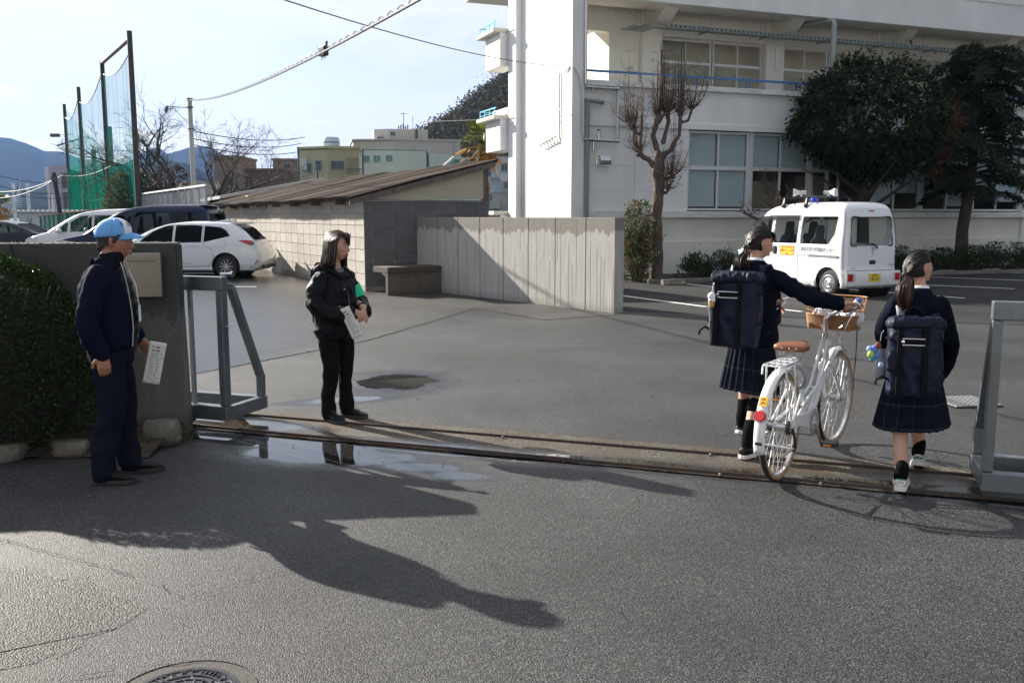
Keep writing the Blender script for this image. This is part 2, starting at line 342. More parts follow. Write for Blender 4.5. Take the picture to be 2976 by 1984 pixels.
    sl_ = t.nodes.new('ShaderNodeMath'); sl_.operation = 'MULTIPLY_ADD'; sl_.inputs[1].default_value = .28; sl_.inputs[2].default_value = .28
    if wet: L(we, sl_.inputs[0]); L(sl_.outputs[0], p.inputs['Specular IOR Level'])
    else: p.inputs['Specular IOR Level'].default_value = .3
    L(col, p.inputs['Base Color']); L(rgh, p.inputs['Roughness']); L(b.outputs[0], p.inputs['Normal'])
    return m
A_street = asphalt('asphalt_street', bump=.6, rough=.57)
A_yard = asphalt('asphalt_yard', dark=(.020, .0195, .019), light=(.085, .082, .077), stone=180, bump=.55, rough=.54, wetlot=True)
A_lot = asphalt('asphalt_lot', dark=(.008, .008, .009), light=(.042, .041, .040), stone=160, bump=.8, rough=.7, wet=False)
A_old = asphalt('asphalt_old', dark=(.007, .007, .007), light=(.068, .066, .062), stone=130, bump=1.0, rough=.56, wet=False)
A_strip = asphalt('concrete_strip', dark=(.030, .027, .023), light=(.125, .11, .088), stone=160, bump=.7, rough=.7, brown=(.8, .62, .42))
MB().grid(lambda u, v: (-60 + 120 * u, -20 + 120 * v, 0), 60, 60).build('ground', A_street, kind='structure')
def ring_ground():
    m = MB(); g = M('far_ground', (.09, .088, .07), .95, var=.4, vs=.02)
    m.add([(-3300, -300, -.03), (3300, -300, -.03), (3300, 3200, -.03), (-3300, 3200, -.03)], [(0, 1, 2, 3)]); return m.build('far_ground', g, kind='structure')
ring_ground()
def sheet(name, pts, z, mat, jag=0, seg=.25, kind='structure'):
    q = []
    for i, a in enumerate(pts):
        b = pts[(i + 1) % len(pts)]; L_ = math.hypot(b[0] - a[0], b[1] - a[1]); k = max(1, int(L_ / seg)) if jag else 1
        for j in range(k):
            t = j / k; x, y = a[0] + (b[0] - a[0]) * t, a[1] + (b[1] - a[1]) * t
            if jag: x += random.uniform(-jag, jag); y += random.uniform(-jag, jag)
            q.append((x, y, z))
    return MB().poly(q).build(name, mat, kind=kind)
# smoother wet forecourt beyond the paving seam
sheet('forecourt', [(-40, 2.6), (-12, 6.4), (-5.2, 8.55), (-3.34, 9.31), (-2.83, 10.23), (-1.89, 12.0), (-.64, 16.27), (.5, 14.4), (1.8, 15.2), (1.9, 15.6), (-1.9, 20.5), (-3.0, 22), (-14, 42), (-60, 42), (-60, 4)], .005, A_yard, jag=.015)
sheet('car_park', [(1.95, 15.75), (4.2, 14.9), (12, 12.2), (40, 3), (60, 60), (-1, 60), (-1.8, 20.8)], .006, A_lot, jag=.012)
sheet('old_road_surface', [(-5, 4.4), (-3.2, 4.2), (-2.42, 4.17), (-1.95, 3.95), (-1.57, 3.72), (-1.55, 3.45), (-1.75, 3.2), (-2.1, 2.9), (-5, 1.5)], .0012, A_old, jag=.05, seg=.05)
def rl(x): return 5.98 - (x - .36) * .352 + .012 * (x - .36) ** 2 * 0  # near rail line
rail_d = Vector((.943, -.332, 0)).normalized(); rail_n = Vector((.332, .943, 0)).normalized()
P1 = Vector((.36, 5.98, 0)); P2 = P1 + rail_n * .47
def rp_(a, off=0, z=0): q = P1 + rail_d * a + rail_n * off; q.z = z; return q
sheet('track_bed', [tuple(rp_(a, o)[:2]) for a, o in ((-9, -.05), (9, -.05), (9, .66), (-9, .66))], .008, A_strip, jag=.012)
# cracks: thin dark slivers
ck = MB()
def crack(pts, w=.006):
    ps = []
    for i in range(len(pts) - 1):
        a, b = Vector((*pts[i], 0)), Vector((*pts[i + 1], 0)); k = max(2, int((b - a).length / .035))
        for j in range(k): ps.append(a.lerp(b, j / k) + Vector((random.uniform(-.008, .008), random.uniform(-.008, .008), 0)))
    for a, b in zip(ps[:-1], ps[1:]):
        if random.random() < .12: continue
        d = (b - a); n = Vector((-d.y, d.x, 0)).normalized() * w * random.uniform(.3, 1) * .5
        ck.add([(*(a - n)[:2], .0095), (*(b - n)[:2], .0095), (*(b + n)[:2], .0095), (*(a + n)[:2], .0095)], [(0, 1, 2, 3)])
crack([(-3.1, 4.75), (-2.55, 4.45), (-2.2, 4.25), (-1.9, 4.1), (-1.55, 3.87), (-1.38, 3.72)]); crack([(-1.38, 3.72), (-1.2, 3.92), (-.95, 4.1)])
crack([(-2.55, 4.45), (-2.6, 4.25), (-2.8, 4.1)]); crack([(-1.6, 3.05), (-1.35, 3.12), (-1.1, 3.19)], .005)
crack([tuple(rp_(a, -.12)[:2]) for a in (-.1, .3, .6, 1.0, 1.5)], .006); crack([tuple(rp_(a, .68)[:2]) for a in (-2, -1, 0, 1, 2.2)], .006)
crack([(-3.3, 9.33), (-2.83, 10.25), (-1.89, 12.02), (-1.2, 14.3), (-.66, 16.25)], .011); crack([(-.66, 16.25), (-.2, 15.5), (.5, 14.42), (1.15, 14.8), (1.8, 15.22)], .012)
crack([(-1.2, 11.1), (0, 10.9), (1.5, 11.3), (3.0, 12.0)], .006)
ck.build('pavement_crack', M('crack', (.012, .012, .012), 1), kind='structure')
# pebbles and grit, leaf litter
grit = MB()
for i in range(420):
    x, y = random.uniform(-3, 4), random.uniform(3.1, 9); s_ = random.uniform(.002, .005) * (1 + (y > 5)); z = .010
    a = random.random() * 6.3
    grit.add([(x + s_ * math.cos(a), y + s_ * math.sin(a), z), (x + s_ * math.cos(a + 2.1), y + s_ * math.sin(a + 2.1), z), (x + s_ * math.cos(a + 4.2), y + s_ * math.sin(a + 4.2), z), (x, y, z + s_)], [(0, 1, 3), (1, 2, 3), (2, 0, 3)])
tag(grit.build('loose_grit', M('grit', (.10, .085, .065), .8), kind='stuff'), 'small bits of grit scattered over the asphalt', 'grit')
# rails
rust = M('rail_steel', (.022, .018, .017), .5, .5, var=.5, vs=14, col2=(.05, .028, .02), bump=.3, bs=90)
for nm, off, lab in (('near', 0, 'nearer dark steel gate rail crossing the entrance'), ('far', .47, 'farther dark steel gate rail crossing the entrance')):
    r_ = empty('gate_rail', rp_(0, off), math.atan2(rail_d.y, rail_d.x), lab, 'rail')
    b = MB(); b.prism([(-9, -.018, .006), (-9, .018, .006), (-9, .009, .024), (-9, -.009, .024)], (18, 0, 0)); 
    b.build('rail_bar', rust, r_)
    for k, a in enumerate(((1.02, 1.62) if off == 0 else (.9, -.6))):
        q = MB(); q.lathe([(0, 0), (.011, 0), (.011, .012), (.007, .018), (0, .018)], 8, (a, -.045, .008)); q.build('anchor_bolt', M('bolt', (.14, .13, .12), .5, .6), r_, smooth=40)
# parking lines
LINE = M('line_paint', (.72, .72, .70), .8, var=.25, vs=8, bump=.2, bs=60)
for (a, b) in (((2.28, 18.75), (3.5, 16.45)), ((4.0, 22.6), (5.3, 19.7)), ((7.2, 20.9), (9.0, 18.2)), ((9.3, 22.1), (11.3, 20.6)), ((11.2, 24.7), (13.6, 22.8)), ((13.9, 27.0), (15.6, 25.2)), ((4.6, 16.2), (4.95, 15.6))):
    a, b = Vector((*a, .011)), Vector((*b, .011)); n = Vector((-(b - a).y, (b - a).x, 0)).normalized() * .06
    MB().poly([a - n, b - n, b + n, a + n]).build('parking_line', LINE, kind='structure')
for (a, b) in (((-5.9, 21.2), (-9.5, 21.5)), ((-6.9, 26.2), (-11, 26.5))):
    a, b = Vector((*a, .010)), Vector((*b, .010)); n = Vector((-(b - a).y, (b - a).x, 0)).normalized() * .05
    MB().poly([a - n, b - n, b + n, a + n]).build('parking_line', LINE, kind='structure')
# drain grate
gr = empty('drain_grate', (3.97, 7.92, .006), R(8), 'small square drain grate set in the asphalt behind the right schoolgirl', 'drain')
g = MB(); g.box(-.22, .22, -.22, .22, 0, .003); g.build('drain_pit', M('pit', (.01, .01, .01), .9), gr)
g = MB()
for k in range(9): g.box(-.21, .21, -.205 + k * .05, -.19 + k * .05, .003, .013)
for k in range(9): g.box(-.205 + k * .05, -.195 + k * .05, -.21, .21, .004, .014)
g.build('grating', M('galv', (.32, .33, .33), .5, .7), gr)
# manhole
mh = empty('manhole_cover', (-1.12, 2.94, .004), R(25), 'round cast iron manhole cover with raised lettering in the road', 'manhole cover'); mh.scale = (.58, .58, .8)
iron = M('cast_iron', (.085, .083, .095), .42, .75, var=.4, vs=20, bump=.4, bs=120, bd=.002)
q = MB(); q.lathe([(.0, .004), (.365, .004), (.365, 0), (.42, 0), (.42, .004)], 64); q.build('concrete_collar', asphalt('collar', dark=(.1, .09, .075), light=(.09, .08, .066), stone=170, wet=False), mh)
# collar as ring outside of lid
q = MB(); q.lathe([(.0, .007), (.282, .007), (.284, .013), (.296, .013), (.30, .007), (.322, .007), (.325, .003)], 72); q.lathe([(.205, .007), (.207, .013), (.218, .013), (.22, .007)], 72); q.lathe([(.275, .007), (.277, .012), (.281, .012), (.283, .007)], 72)
q.build('cover_plate', iron, mh, smooth=30)
q = MB()
for k in range(40):
    a = k * .157 + .03; r0, r1 = .09 + .1 * ((k * 7) % 5) / 5, .20
    if r1 - r0 > .02: q.beam((r0 * math.cos(a), r0 * math.sin(a), .009), ((r0 + .03) * math.cos(a + .12), (r0 + .03) * math.sin(a + .12), .009), .009, .008)
for r0 in (.05, .11, .16): q.lathe([(r0, .007), (r0 + .001, .012), (r0 + .008, .012), (r0 + .009, .007)], 40)
q.build('relief_pattern', iron, mh)
for i, ch in enumerate('ELECTRIC・POWER・UTILITY・LINE・'):
    pass
for i in range(26):
    a = math.pi * 2 * i / 26; q = MB(); rr = .247
    def at_(u, v): return ((rr + v) * math.cos(a - u / rr), (rr + v) * math.sin(a - u / rr), .009)
    k = i % 5
    q.beam(at_(-.016, -.02), at_(-.016, .02), .006, .008)
    if k in (0, 1, 3): q.beam(at_(-.016, .02), at_(.014, .02), .006, .008)
    if k in (0, 2, 4): q.beam(at_(-.016, -.02), at_(.014, -.02), .006, .008)
    if k in (1, 2): q.beam(at_(-.016, 0), at_(.01, 0), .006, .008)
    if k in (3, 4): q.beam(at_(.014, -.02), at_(.014, .02), .006, .008)
    q.build('raised_mark', iron, mh)
# ============================================================ SCHOOL BUILDING
WHT = M('white_paint', (.82, .82, .81), .75, var=.17, vs=.9, bump=.12, bs=9, bd=.02, det=10, stretch=(1, 1, .45))
CRM = M('cream_paint', (.80, .77, .69), .8, var=.12, vs=1.1, bump=.1, bs=14, bd=.01)
CRM2 = M('cream_soffit', (.80, .76, .68), .85, var=.12, vs=2)
LED = M('ledge_paint', (.76, .76, .74), .8, var=.28, vs=3.5, stretch=(1, 1, 6), bump=.15, bs=40)
BLUE = M('blue_rail', (.05, .17, .42), .35, .0, coat=.3)
LBLUE = M('light_blue_rail', (.16, .50, .72), .4)
ALU = M('aluminium', (.62, .61, .60), .38, .55, bump=.03)
ALUW = M('aluminium_white', (.66, .66, .66), .45, .2)
DUCT = M('galvanised', (.34, .37, .36), .45, .6, var=.25, vs=6)
INT = M('interior_dark', (.22, .20, .17), .9)
PIPE = M('grey_pipe', (.30, .32, .32), .5)
STEEL = M('stainless', (.55, .56, .58), .22, 1, bump=.05, bs=30)
GW = glassy('window_glass', (.96, .98, .98), 1.0, .015, (.02, .022, .022))
BLIND = M('blind_fabric', (.50, .57, .61), .8)
sch = empty('school_building', (1.87, 25, 0), R(21), 'long white and cream school building with open upper corridor behind the trees', 'building')
def part(name, mat, boxes, parent=sch, bevel=.012, **k):
    m = MB()
    for b in boxes: m.box(*b)
    return m.build(name, mat, parent, bevel=bevel, **k)
XE = 16.3
part('lower_wall', CRM, [(0, XE, .10, .5, 0, 1.58), (XE, 30, .5, .9, 0, 1.58)])
part('plinth', CRM, [(0, XE, .04, .1, 0, .93)], bevel=.006)
part('sill_ledge', LED, [(0, XE + .05, -.10, .5, 1.58, 1.76)])
part('wall', WHT, [(0, 3.30, .02, .4, 1.76, 4.05), (XE - .12, XE + .5, .02, .4, 0, 4.05), (XE + .5, 30, .5, .9, 1.58, 4.05)])
part('balcony_parapet', WHT, [(0, 30, 0, .25, 4.05, 5.06)])
part('parapet_band', WHT, [(0, 30, -.03, 0, 4.02, 4.19)], bevel=.008)
part('parapet_coping', LED, [(0, 30, -.13, .27, 5.06, 5.20)])
part('corridor_floor', CRM, [(0, 30, .25, 1.8, 4.80, 5.0)])
part('soffit_beam', CRM2, [(0, 30, .18, 1.0, 7.36, 7.8)])
part('upper_parapet', WHT, [(0, 30, 0, .18, 7.35, 9.6)])
part('parapet_band', WHT, [(0, 30, -.025, 0, 8.28, 9.6)], bevel=.006)
part('ceiling_slab', CRM2, [(0, 30, 1.0, 4.2, 7.78, 8.0)], bevel=0)
for k in range(6):
    x = 2.66 + 4.3 * k
    part('cross_beam', CRM2, [(x + .05, x + .5, 1.0, 2.0, 7.0, 7.78)])
    m = MB(); m.prism([(x + .051, 1.0, 7.36), (x + .051, 1.0, 7.0), (x + .051, .45, 7.36)], (.448, 0, 0)); m.build('beam_haunch', CRM2, sch)
    part('pilaster', CRM, [(x, x + .66, 1.62, 1.95, 5.0, 7.78)])
# back wall of the upper corridor with a window band per bay
part('corridor_wall', CRM, [(1.68, 2.66, 1.8, 2.1, 5.0, 7.78), (3.2, 30, 1.8, 2.1, 6.86, 7.78), (.0, 1.68, 1.8, 2.05, 6.86, 7.78)])
part('passage_wall', M('sunlit_paint', (.72, .70, .62), .8, var=.08, vs=2), [(1.70, 1.9, 2.1, 6.2, 5.0, 7.78)], bevel=.004)
part('passage_floor', CRM, [(-.3, 1.7, 1.8, 6.2, 4.8, 5.0)])
part('side_screen', WHT, [(-.10, 0, .1, 3.0, 5.0, 6.05)])
def window(x0, x1, z0, z1, y, nx, zt, parent=sch, d=.09, fr=ALUW, thick=.045, glass=GW, blinds=0, backm=None):
    f = MB(); t = thick
    f.box(x0, x0 + t, y, y + d, z0, z1); f.box(x1 - t, x1, y, y + d, z0, z1); f.box(x0 + t, x1 - t, y, y + d, z0, z0 + t); f.box(x0 + t, x1 - t, y, y + d, z1 - t, z1)
    for z in zt: f.box(x0 + t, x1 - t, y - .004, y + d, z - t * .9, z + t * .9)
    o = f.build('window', fr, parent, bevel=.004)
    for i in range(1, nx):
        x = x0 + (x1 - x0) * i / nx; m = MB(); m.box(x - t * .45, x + t * .45, y + .01, y + d - .01, z0 + t, z1 - t); m.build('mullion', fr, o, bevel=.003)
    zs = [z0 + t] + list(zt) + [z1 - t]
    for i in range(nx):
        for j in range(len(zs) - 1):
            xa, xb = x0 + (x1 - x0) * i / nx + t * .5, x0 + (x1 - x0) * (i + 1) / nx - t * .5
            m = MB(); m.box(xa, xb, y + .03 + .02 * (i % 2), y + .036 + .02 * (i % 2), zs[j], zs[j + 1]); m.build('pane', glass, o)
    return o
for k in range(6):
    xa, xb = 3.34 + 4.3 * k, 6.92 + 4.3 * k; h = (xa + xb) / 2
    window(xa, h - .03, 5.0, 6.80, 1.80, 2, [6.14]); window(h + .03, xb, 5.0, 6.80, 1.80, 2, [6.14])
    part('wall_recess_edge', CRM, [(xa - .14, xa - .003, 1.8, 2.0, 5.0, 6.86)], bevel=0)
# lower windows
for k in range(6):
    xa = 3.32 + 2.145 * k
    window(xa, xa + 2.05, 1.79, 4.0, .10, 2, [2.98], thick=.06)
    part('window_post', ALUW, [(xa + 2.055, xa + 2.14, .07, .25, 1.78, 4.02)], bevel=.006)
part('window_post', ALUW, [(3.24, 3.315, .04, .3, 1.78, 4.02)], bevel=.006)
# interior shells so the glass shows rooms, not sky
part('interior_wall', INT, [(3.0, 30, 3.4, 3.5, 1.6, 4.3), (3.0, 30, .5, 3.4, 1.55, 1.6), (3.0, 30, .4, 3.4, 4.3, 4.35), (2.4, 30, 2.12, 4.6, 7.2, 7.25), (2.3, 2.4, 2.1, 4.6, 5, 7.4)], bevel=0)
part('interior_wall', CRM2, [(2.4, 30, 3.4, 3.5, 5.0, 7.2)], bevel=0)
part('roof_slab', WHT, [(-.3, 30, .3, 9, 9.0, 9.3)], bevel=0)
for k in range(6):
    xa = 3.38 + 2.145 * k
    for j in range(2):
        for (z0, z1) in ((3.03, 3.95), (1.9, 2.93)):
            if z0 < 3 and k in (1, 2) : continue
            if z0 < 3 and k > 2: z0 = (2.0, 2.35, 2.2, 1.95, 2.45, 2.1)[(k * 2 + j) % 6]
            m = MB(); x0, x1 = xa + j, xa + j + .92; n = 26
            for q in range(n):
                z = z0 + (z1 - z0) * q / n; m.add([(x0, .20, z), (x1, .20, z), (x1, .212, z + (z1 - z0) / n * .93), (x0, .212, z + (z1 - z0) / n * .93)], [(0, 1, 2, 3)])
            m.build('venetian_blind', BLIND, sch)
CURT = M('curtain', (.55, .52, .44), .9, var=.15, vs=6)
for (x0, x1) in ((3.5, 4.2), (4.3, 4.9), (5.2, 5.7), (6.0, 6.7), (8.0, 9.0), (9.2, 10.1), (13.4, 14.2)):
    m = MB(); m.grid(lambda u, v: (x0 + (x1 - x0) * u, 2.02 + .03 * math.sin(u * 40), 5.0 + .95 * v), 40, 1); m.build('curtain', CURT, sch, smooth=180)
for (x0, x1, z1) in ((6.2, 7.6, 2.7), (8.4, 9.4, 2.9)):
    m = MB(); m.box(x0, x1, 1.6, 1.9, 1.6, z1); m.build('cupboard', M('cupboard', (.42, .38, .30), .7), sch)
# EPS door
part('service_door', CRM, [(2.06, 2.60, 1.77, 1.80, 5.02, 6.32)], bevel=.01)
text_obj('EPS', 'door_lettering', .13, (2.36, 1.765, 5.86), (R(90), 0, 0), M('dark_ink', (.12, .12, .12), .6), sch)
# railing on coping
m = MB(); m.box(0, 30, .05, .10, 5.43, 5.49); m.build('handrail', BLUE, sch, bevel=.006)
for k in range(18):
    m = MB(); x = .02 + 1.72 * k; m.box(x, x + .035, .06, .09, 5.2, 5.43); m.build('rail_post', BLUE, sch)
# cable tray hung under the ceiling
m = MB(); m.box(1.9, 29, .80, 1.10, 6.885, 6.89); m.box(3.1, 29, .795, .80, 6.89, 6.985); m.box(3.1, 29, 1.10, 1.105, 6.89, 6.985)
m.box(1.9, 2.7, 1.10, 1.6, 6.885, 6.89); m.build('cable_tray', DUCT, sch)
m = MB()
for k in range(170): m.box(3.1 + .15 * k, 3.15 + .15 * k, .788, .795, 6.91, 6.965)
o_ = m.build('tray_perforation', M('tray_dark', (.06, .06, .06), .8), sch, kind='stuff')
for k in range(13):
    x = 2.2 + 2.1 * k
    m = MB(); m.box(x, x + .04, .62, 1.26, 6.85, 6.882); m.build('tray_bracket', DUCT, sch)
    m = MB(); m.cyl((x + .02, .66, 6.85), (x + .02, .66, 7.36), .006, n=6); m.cyl((x + .02, 1.22, 6.85), (x + .02, 1.22, 7.78), .006, n=6); m.build('hanger_rod', DUCT, sch)
# corridor lamp, pipes
part('wall_lamp', M('lamp_case', (.72, .72, .72), .4), [(7.25, 7.38, 1.52, 1.62, 6.05, 6.8)], bevel=.03)
m = MB(); m.path([(7.3, 1.5, 7.25), (7.6, .9, 7.28), (7.92, .12, 7.30), (7.98, -.10, 7.27), (8.0, -.13, 7.18), (8.0, -.13, 0.1)], .075, 12); m.build('downpipe', PIPE, sch, smooth=50)
m = MB()
for x in (11.05, 12.1):
    m.path([(x, 1.5, 6.85), (x, 1.42, 6.75), (x, 1.42, 6.5), (x + .12, 1.42, 6.32), (x + .3, 1.5, 6.3)], .05, 10)
m.build('corridor_duct', CRM, sch, smooth=50)
m = MB(); m.path([(11.7, 1.3, 7.7), (11.8, 1.2, 7.4), (12.05, 1.1, 7.2), (12.0, 1.0, 7.0)], .025, 8); m.path([(11.75, 1.3, 7.7), (11.9, 1.25, 7.5), (12.1, 1.1, 7.1)], .02, 8); m.build('loose_cable', M('cable_black', (.02, .02, .02), .6), sch, smooth=50)
# pillar (end wall)
m = MB(); m.box(-.36, -.0, -.12, .02, 0, 9.6); m.box(-.36, -.02, .02, 3.5, 0, 9.6); m.build('end_wall', WHT, sch, bevel=.012)
part('end_fin', WHT, [(-.55, -.36, 3.46, 4.1, 0, 9.6)], bevel=.01)
part('end_mass', WHT, [(-.2, 0, 3.5, 4.1, 0, 4.8)], bevel=0)
# balconies beyond the end wall
for z0, z1 in ((6.12, 7.1), (3.62, 4.55), (.2, 1.66)):
    part('side_balcony', WHT, [(-.80, -.2, 4.14, 5.45, z0, z1)])
    part('balcony_ledge', M('sunlit_ledge', (.66, .63, .54), .8, var=.2, vs=5), [(-1.02, -.2, 4.12, 5.75, z1, z1 + .12)], bevel=.015)
    if z1 > 2:
        m = MB(); m.box(-.93, -.90, 4.2, 5.66, z1 + .33, z1 + .36)
        m.box(-.93, -.3, 5.63, 5.66, z1 + .33, z1 + .36); m.box(-.925, -.905, 4.2, 5.66, z1 + .2, z1 + .215)
        for y in (4.3, 4.75, 5.2, 5.64): m.box(-.93, -.905, y, y + .025, z1 + .12, z1 + .33)
        m.build('balcony_railing', LBLUE, sch)
# facade plumbing
m = MB(); m.cyl((.09, -.14, 0), (.09, -.14, 4.62), .055, n=12)
for z in (1.3, 2.5, 3.2, 4.3): m.cyl((.09, -.14, z), (.09, -.14, z + .05), .065, n=12)
m.path([(.0, -.14, 4.66), (.12, -.14, 4.66), (.55, -.14, 4.62), (.58, -.02, 4.62)], .05, 10); m.build('grey_drainpipe', M('pipe_dark', (.22, .25, .24), .5), sch, smooth=50)
m = MB(); m.path([(-.0, -.16, 9.6), (-.0, -.16, 5.1), (.02, -.15, 5.0), (.9, -.15, 4.99), (.98, -.15, 4.93), (.98, -.15, 3.7), (.92, -.15, 3.62), (.0, -.15, 3.64)], .045, 10)
m.cyl((.9, -.15, 4.99), (1.0, -.15, 4.99), .055, n=10); m.cyl((.9, -.15, 3.62), (1.0, -.15, 3.62), .055, n=10)
m.build('steel_pipe', STEEL, sch, smooth=50)
m = MB(); m.path([(.25, -.1, 4.92), (.25, -.1, 5.08)], .03, 8); m.path([(.28, -.12, 3.62), (.28, -.12, 3.35)], .03, 8); m.path([(.85, -.05, 4.66), (.85, 0.02, 4.66)], .05, 10); m.path([(.42, -.15, 3.65), (.42, -.15, 3.86)], .04, 8); m.build('pipe_stub', STEEL, sch, smooth=50)
m = MB(); m.cyl((.42, -.15, 3.86), (.42, -.15, 3.9), .015, n=8); m.lathe([(0, 3.92), (.055, 3.92), (.055, 3.90), (0, 3.90)], 12, (.42, -.15, 0)); m.build('valve_wheel', M('valve_green', (.02, .25, .25), .4), sch, smooth=40)
# wall vent hood
m = MB(); m.box(.42, .80, -.02, .02, 2.95, 3.27); m.build('vent_plate', STEEL, sch, bevel=.01)
m = MB(); m.prism([(.46, -.02, 3.0), (.46, -.20, 3.0), (.46, -.22, 3.10), (.46, -.16, 3.23), (.46, -.02, 3.24)], (.32, 0, 0)); m.build('vent_hood', STEEL, sch, bevel=.015)
# conduits on the end wall
CON = M('conduit', (.45, .46, .44), .5)
m = MB(); m.cyl((-.39, .62, 5.45), (-.39, .62, 3.72), .02, n=8); m.cyl((-.385, .62, 3.72), (-.37, .5, 3.0), .006, n=6); m.path([(-.40, .25, 5.42), (-.38, .0, 5.5), (-.30, -.16, 5.45), (-.17, -.17, 5.2), (-.1, -.16, 4.8), (-.1, -.15, 3.9), (-.05, -.15, 3.6)], .02, 8)
m.build('conduit', CON, sch, smooth=50)
m = MB()
for i in range(5): m.path([(-.42, .75 + .2 * i, 3.78 - .03 * i), (-.52, .85 + .2 * i, 3.74 - .03 * i), (-.42, .95 + .2 * i, 3.68 - .03 * i)], .022, 6)
m.path([(-.4 - .1 * math.sin(a * .5), 1.0 + .25 * math.cos(a * .5), 3.55 + .16 * math.sin(a * .5)) for a in range(13)], .008, 5); m.path([(-.4, .1 + .1 * math.cos(a * .6), 5.1 + .1 * math.sin(a * .6)) for a in range(10)], .006, 5)
m.path([(-.38, -.1, 5.5), (-.6, .0, 5.52)], .01, 6); m.path([(-.38, .0, 4.4), (-.62, .0, 4.42), (-.62, .2, 4.42)], .01, 6); m.path([(-.38, -.05, 4.3), (-.62, -.05, 4.3)], .01, 6)
m.build('cable_bracket', CON, sch, smooth=60)
# seam lines on the lower wall
m = MB()
for z in (2.3, 3.0, 3.62): m.box(.0, 3.24, .013, .0201, z, z + .006)
m.box(1.6, 1.606, .012, .0202, 1.77, 4.0); m.build('wall_joint', M('joint', (.42, .43, .42), .9), sch)

# ============================================================ SHED
shed = empty('block_shed', (-3.18, 19.89, 0), R(27.8), 'long low concrete block shed with rusty brown corrugated lean-to roof', 'shed')
BLK = []
for i, (c, c2) in enumerate((((.38, .345, .30), (.32, .29, .25)), ((.365, .335, .29), (.30, .275, .235)), ((.40, .365, .315), (.335, .305, .26)), ((.35, .315, .265), (.27, .24, .195)))):
    BLK.append(M('block_face_%d' % i, c, .9, vs=3.5, col2=c2, bump=.35, bs=90, bd=.004))
MORT = M('mortar', (.50, .48, .45), .95, var=.2, vs=8)
JD = M('joint_dark', (.24, .22, .20), .95)
LW = 18.0; RW = 3.0; HW = 1.95
part('mortar_core', MORT, [(.03, RW - .01, .03, LW, 0, HW + .0)], shed, bevel=0)
def blockmesh(L_, h, mat, nm):
    m = MB(); m.box(0, L_, -.022, 0, 0, h); me_o = m.build(nm, mat, None); me = me_o.data; bpy.data.objects.remove(me_o)
    bm = bmesh.new(); bm.from_mesh(me); bmesh.ops.bevel(bm, geom=[e for e in bm.edges], offset=.005, segments=1, affect='EDGES'); bm.to_mesh(me); bm.free(); return me
BLKF = [M('front_block_%d' % i, c, .9, vs=3.5, var=.3, bump=.35, bs=90, bd=.004) for i, c in enumerate(((.145, .14, .145), (.135, .13, .135), (.155, .15, .155), (.14, .135, .137)))]
bm_f = [blockmesh(.474, .252, b, 'block') for b in BLKF]
bm_l = [blockmesh(.60, .252, b, 'block') for b in BLK]
rows = [0.0 + .2630 * i for i in range(7)] + [1.72 + .11]
rows = [.115 + .263 * i for i in range(7)]
cnt = 0
bottoms = MB(); bottoms.box(.0, RW, -.0, .03, 0, .11); bottoms.build('footing', M('footing', (.30, .27, .23), .95, var=.4, vs=5), shed)
bottoms = MB(); bottoms.box(-.0, .03, 0.03, LW, 0, .11); bottoms.build('footing', M('footing'), shed)
# right (front) wall blocks
for r_i, z in enumerate(rows):
    x = -.0; off = -.25 if r_i % 2 else -.25
    xs = [0, .22] + [.22 + .488 * k for k in range(1, 6)]
    for k, x in enumerate(xs):
        w_ = (.206 if k == 0 else .474); 
        o = link('block', bm_f[(k * 5 + r_i * 3) % 4], shed, (x + .004, .028, z)); o.scale = (w_ / .474 if x + w_ < RW else (RW - x) / .474 * .99, 1, 1); cnt += 1
# left (long) wall blocks - rotated to face -x
def llen(k): return .614
ny = 26
for r_i, z in enumerate(rows):
    for k in range(ny):
        y = .03 + .614 * k
        o = link('block', bm_l[(k * 3 + r_i * 5 + (k * r_i) % 3) % 4], shed, (.028, y + .60, z)); o.rotation_euler = (0, 0, R(-90)); cnt += 1
m = MB()
for r_i, z in enumerate(rows):
    for k in range(ny, 29): m.box(.006, .03, .03 + .614 * k, .03 + .614 * k + .60, z, z + .252)
if m.v: tag(m.build('far_blocks', BLK[0], shed), kind='stuff')
# gable panel, barge board, posts
m = MB(); m.prism([(.12, .02, HW + .02), (2.87, .02, HW + .06), (2.87, .02, 2.70), (.12, .02, 2.03)], (0, .05, 0)); m.build('gable_panel', M('gable_board', (.47, .43, .33), .85, var=.12, vs=2, stretch=(1, 1, 8), bump=.1), shed)
m = MB(); m.prism([(-.34, -.10, 1.86), (-.34, -.10, 1.98), (3.12, -.10, 2.86), (3.12, -.10, 2.74)], (0, .035, 0)); m.build('barge_board', M('old_wood', (.17, .14, .13), .85, var=.5, vs=5, stretch=(1, 1, 1), bump=.3), shed)
m = MB(); m.box(2.87, 2.93, .0, .06, HW, 2.72); m.build('corner_post', M('old_wood'), shed)
# corrugated roof: ridges run up the slope (x), waves along y
def roof(u, v):
    y = -.12 + (LW + .3) * v; x = -.36 + 3.55 * u; z = 2.0 + .252 * (x + .36) + .028 * math.sin(y * 2 * math.pi / .135) + .015 * math.sin(y * .9) + .01 * math.sin(y * 3.1 + x)
    # slight laps between sheets
    z += .012 * (1 if (x + .36) < 1.9 else 0)
    return (x, y, z)
m = MB(); m.grid(roof, 6, 1080)
m.grid(lambda u, v: tuple(Vector(roof(u, v)) - Vector((0, 0, .02))), 6, 1080)
rs = M('rusty_roof', (.085, .060, .045), .95, vs=1.3, spec=.2, col2=(.045, .036, .031), bump=.4, bs=30, bd=.01, stretch=(.35, 1, 1), ramp=(.38, .6))
m.build('corrugated_roof', rs, shed, smooth=180)
m = MB()
for k in range(9): m.box(-.25, -.03, 1.2 + 2.0 * k, 1.3 + 2.0 * k, 1.88, 2.0)
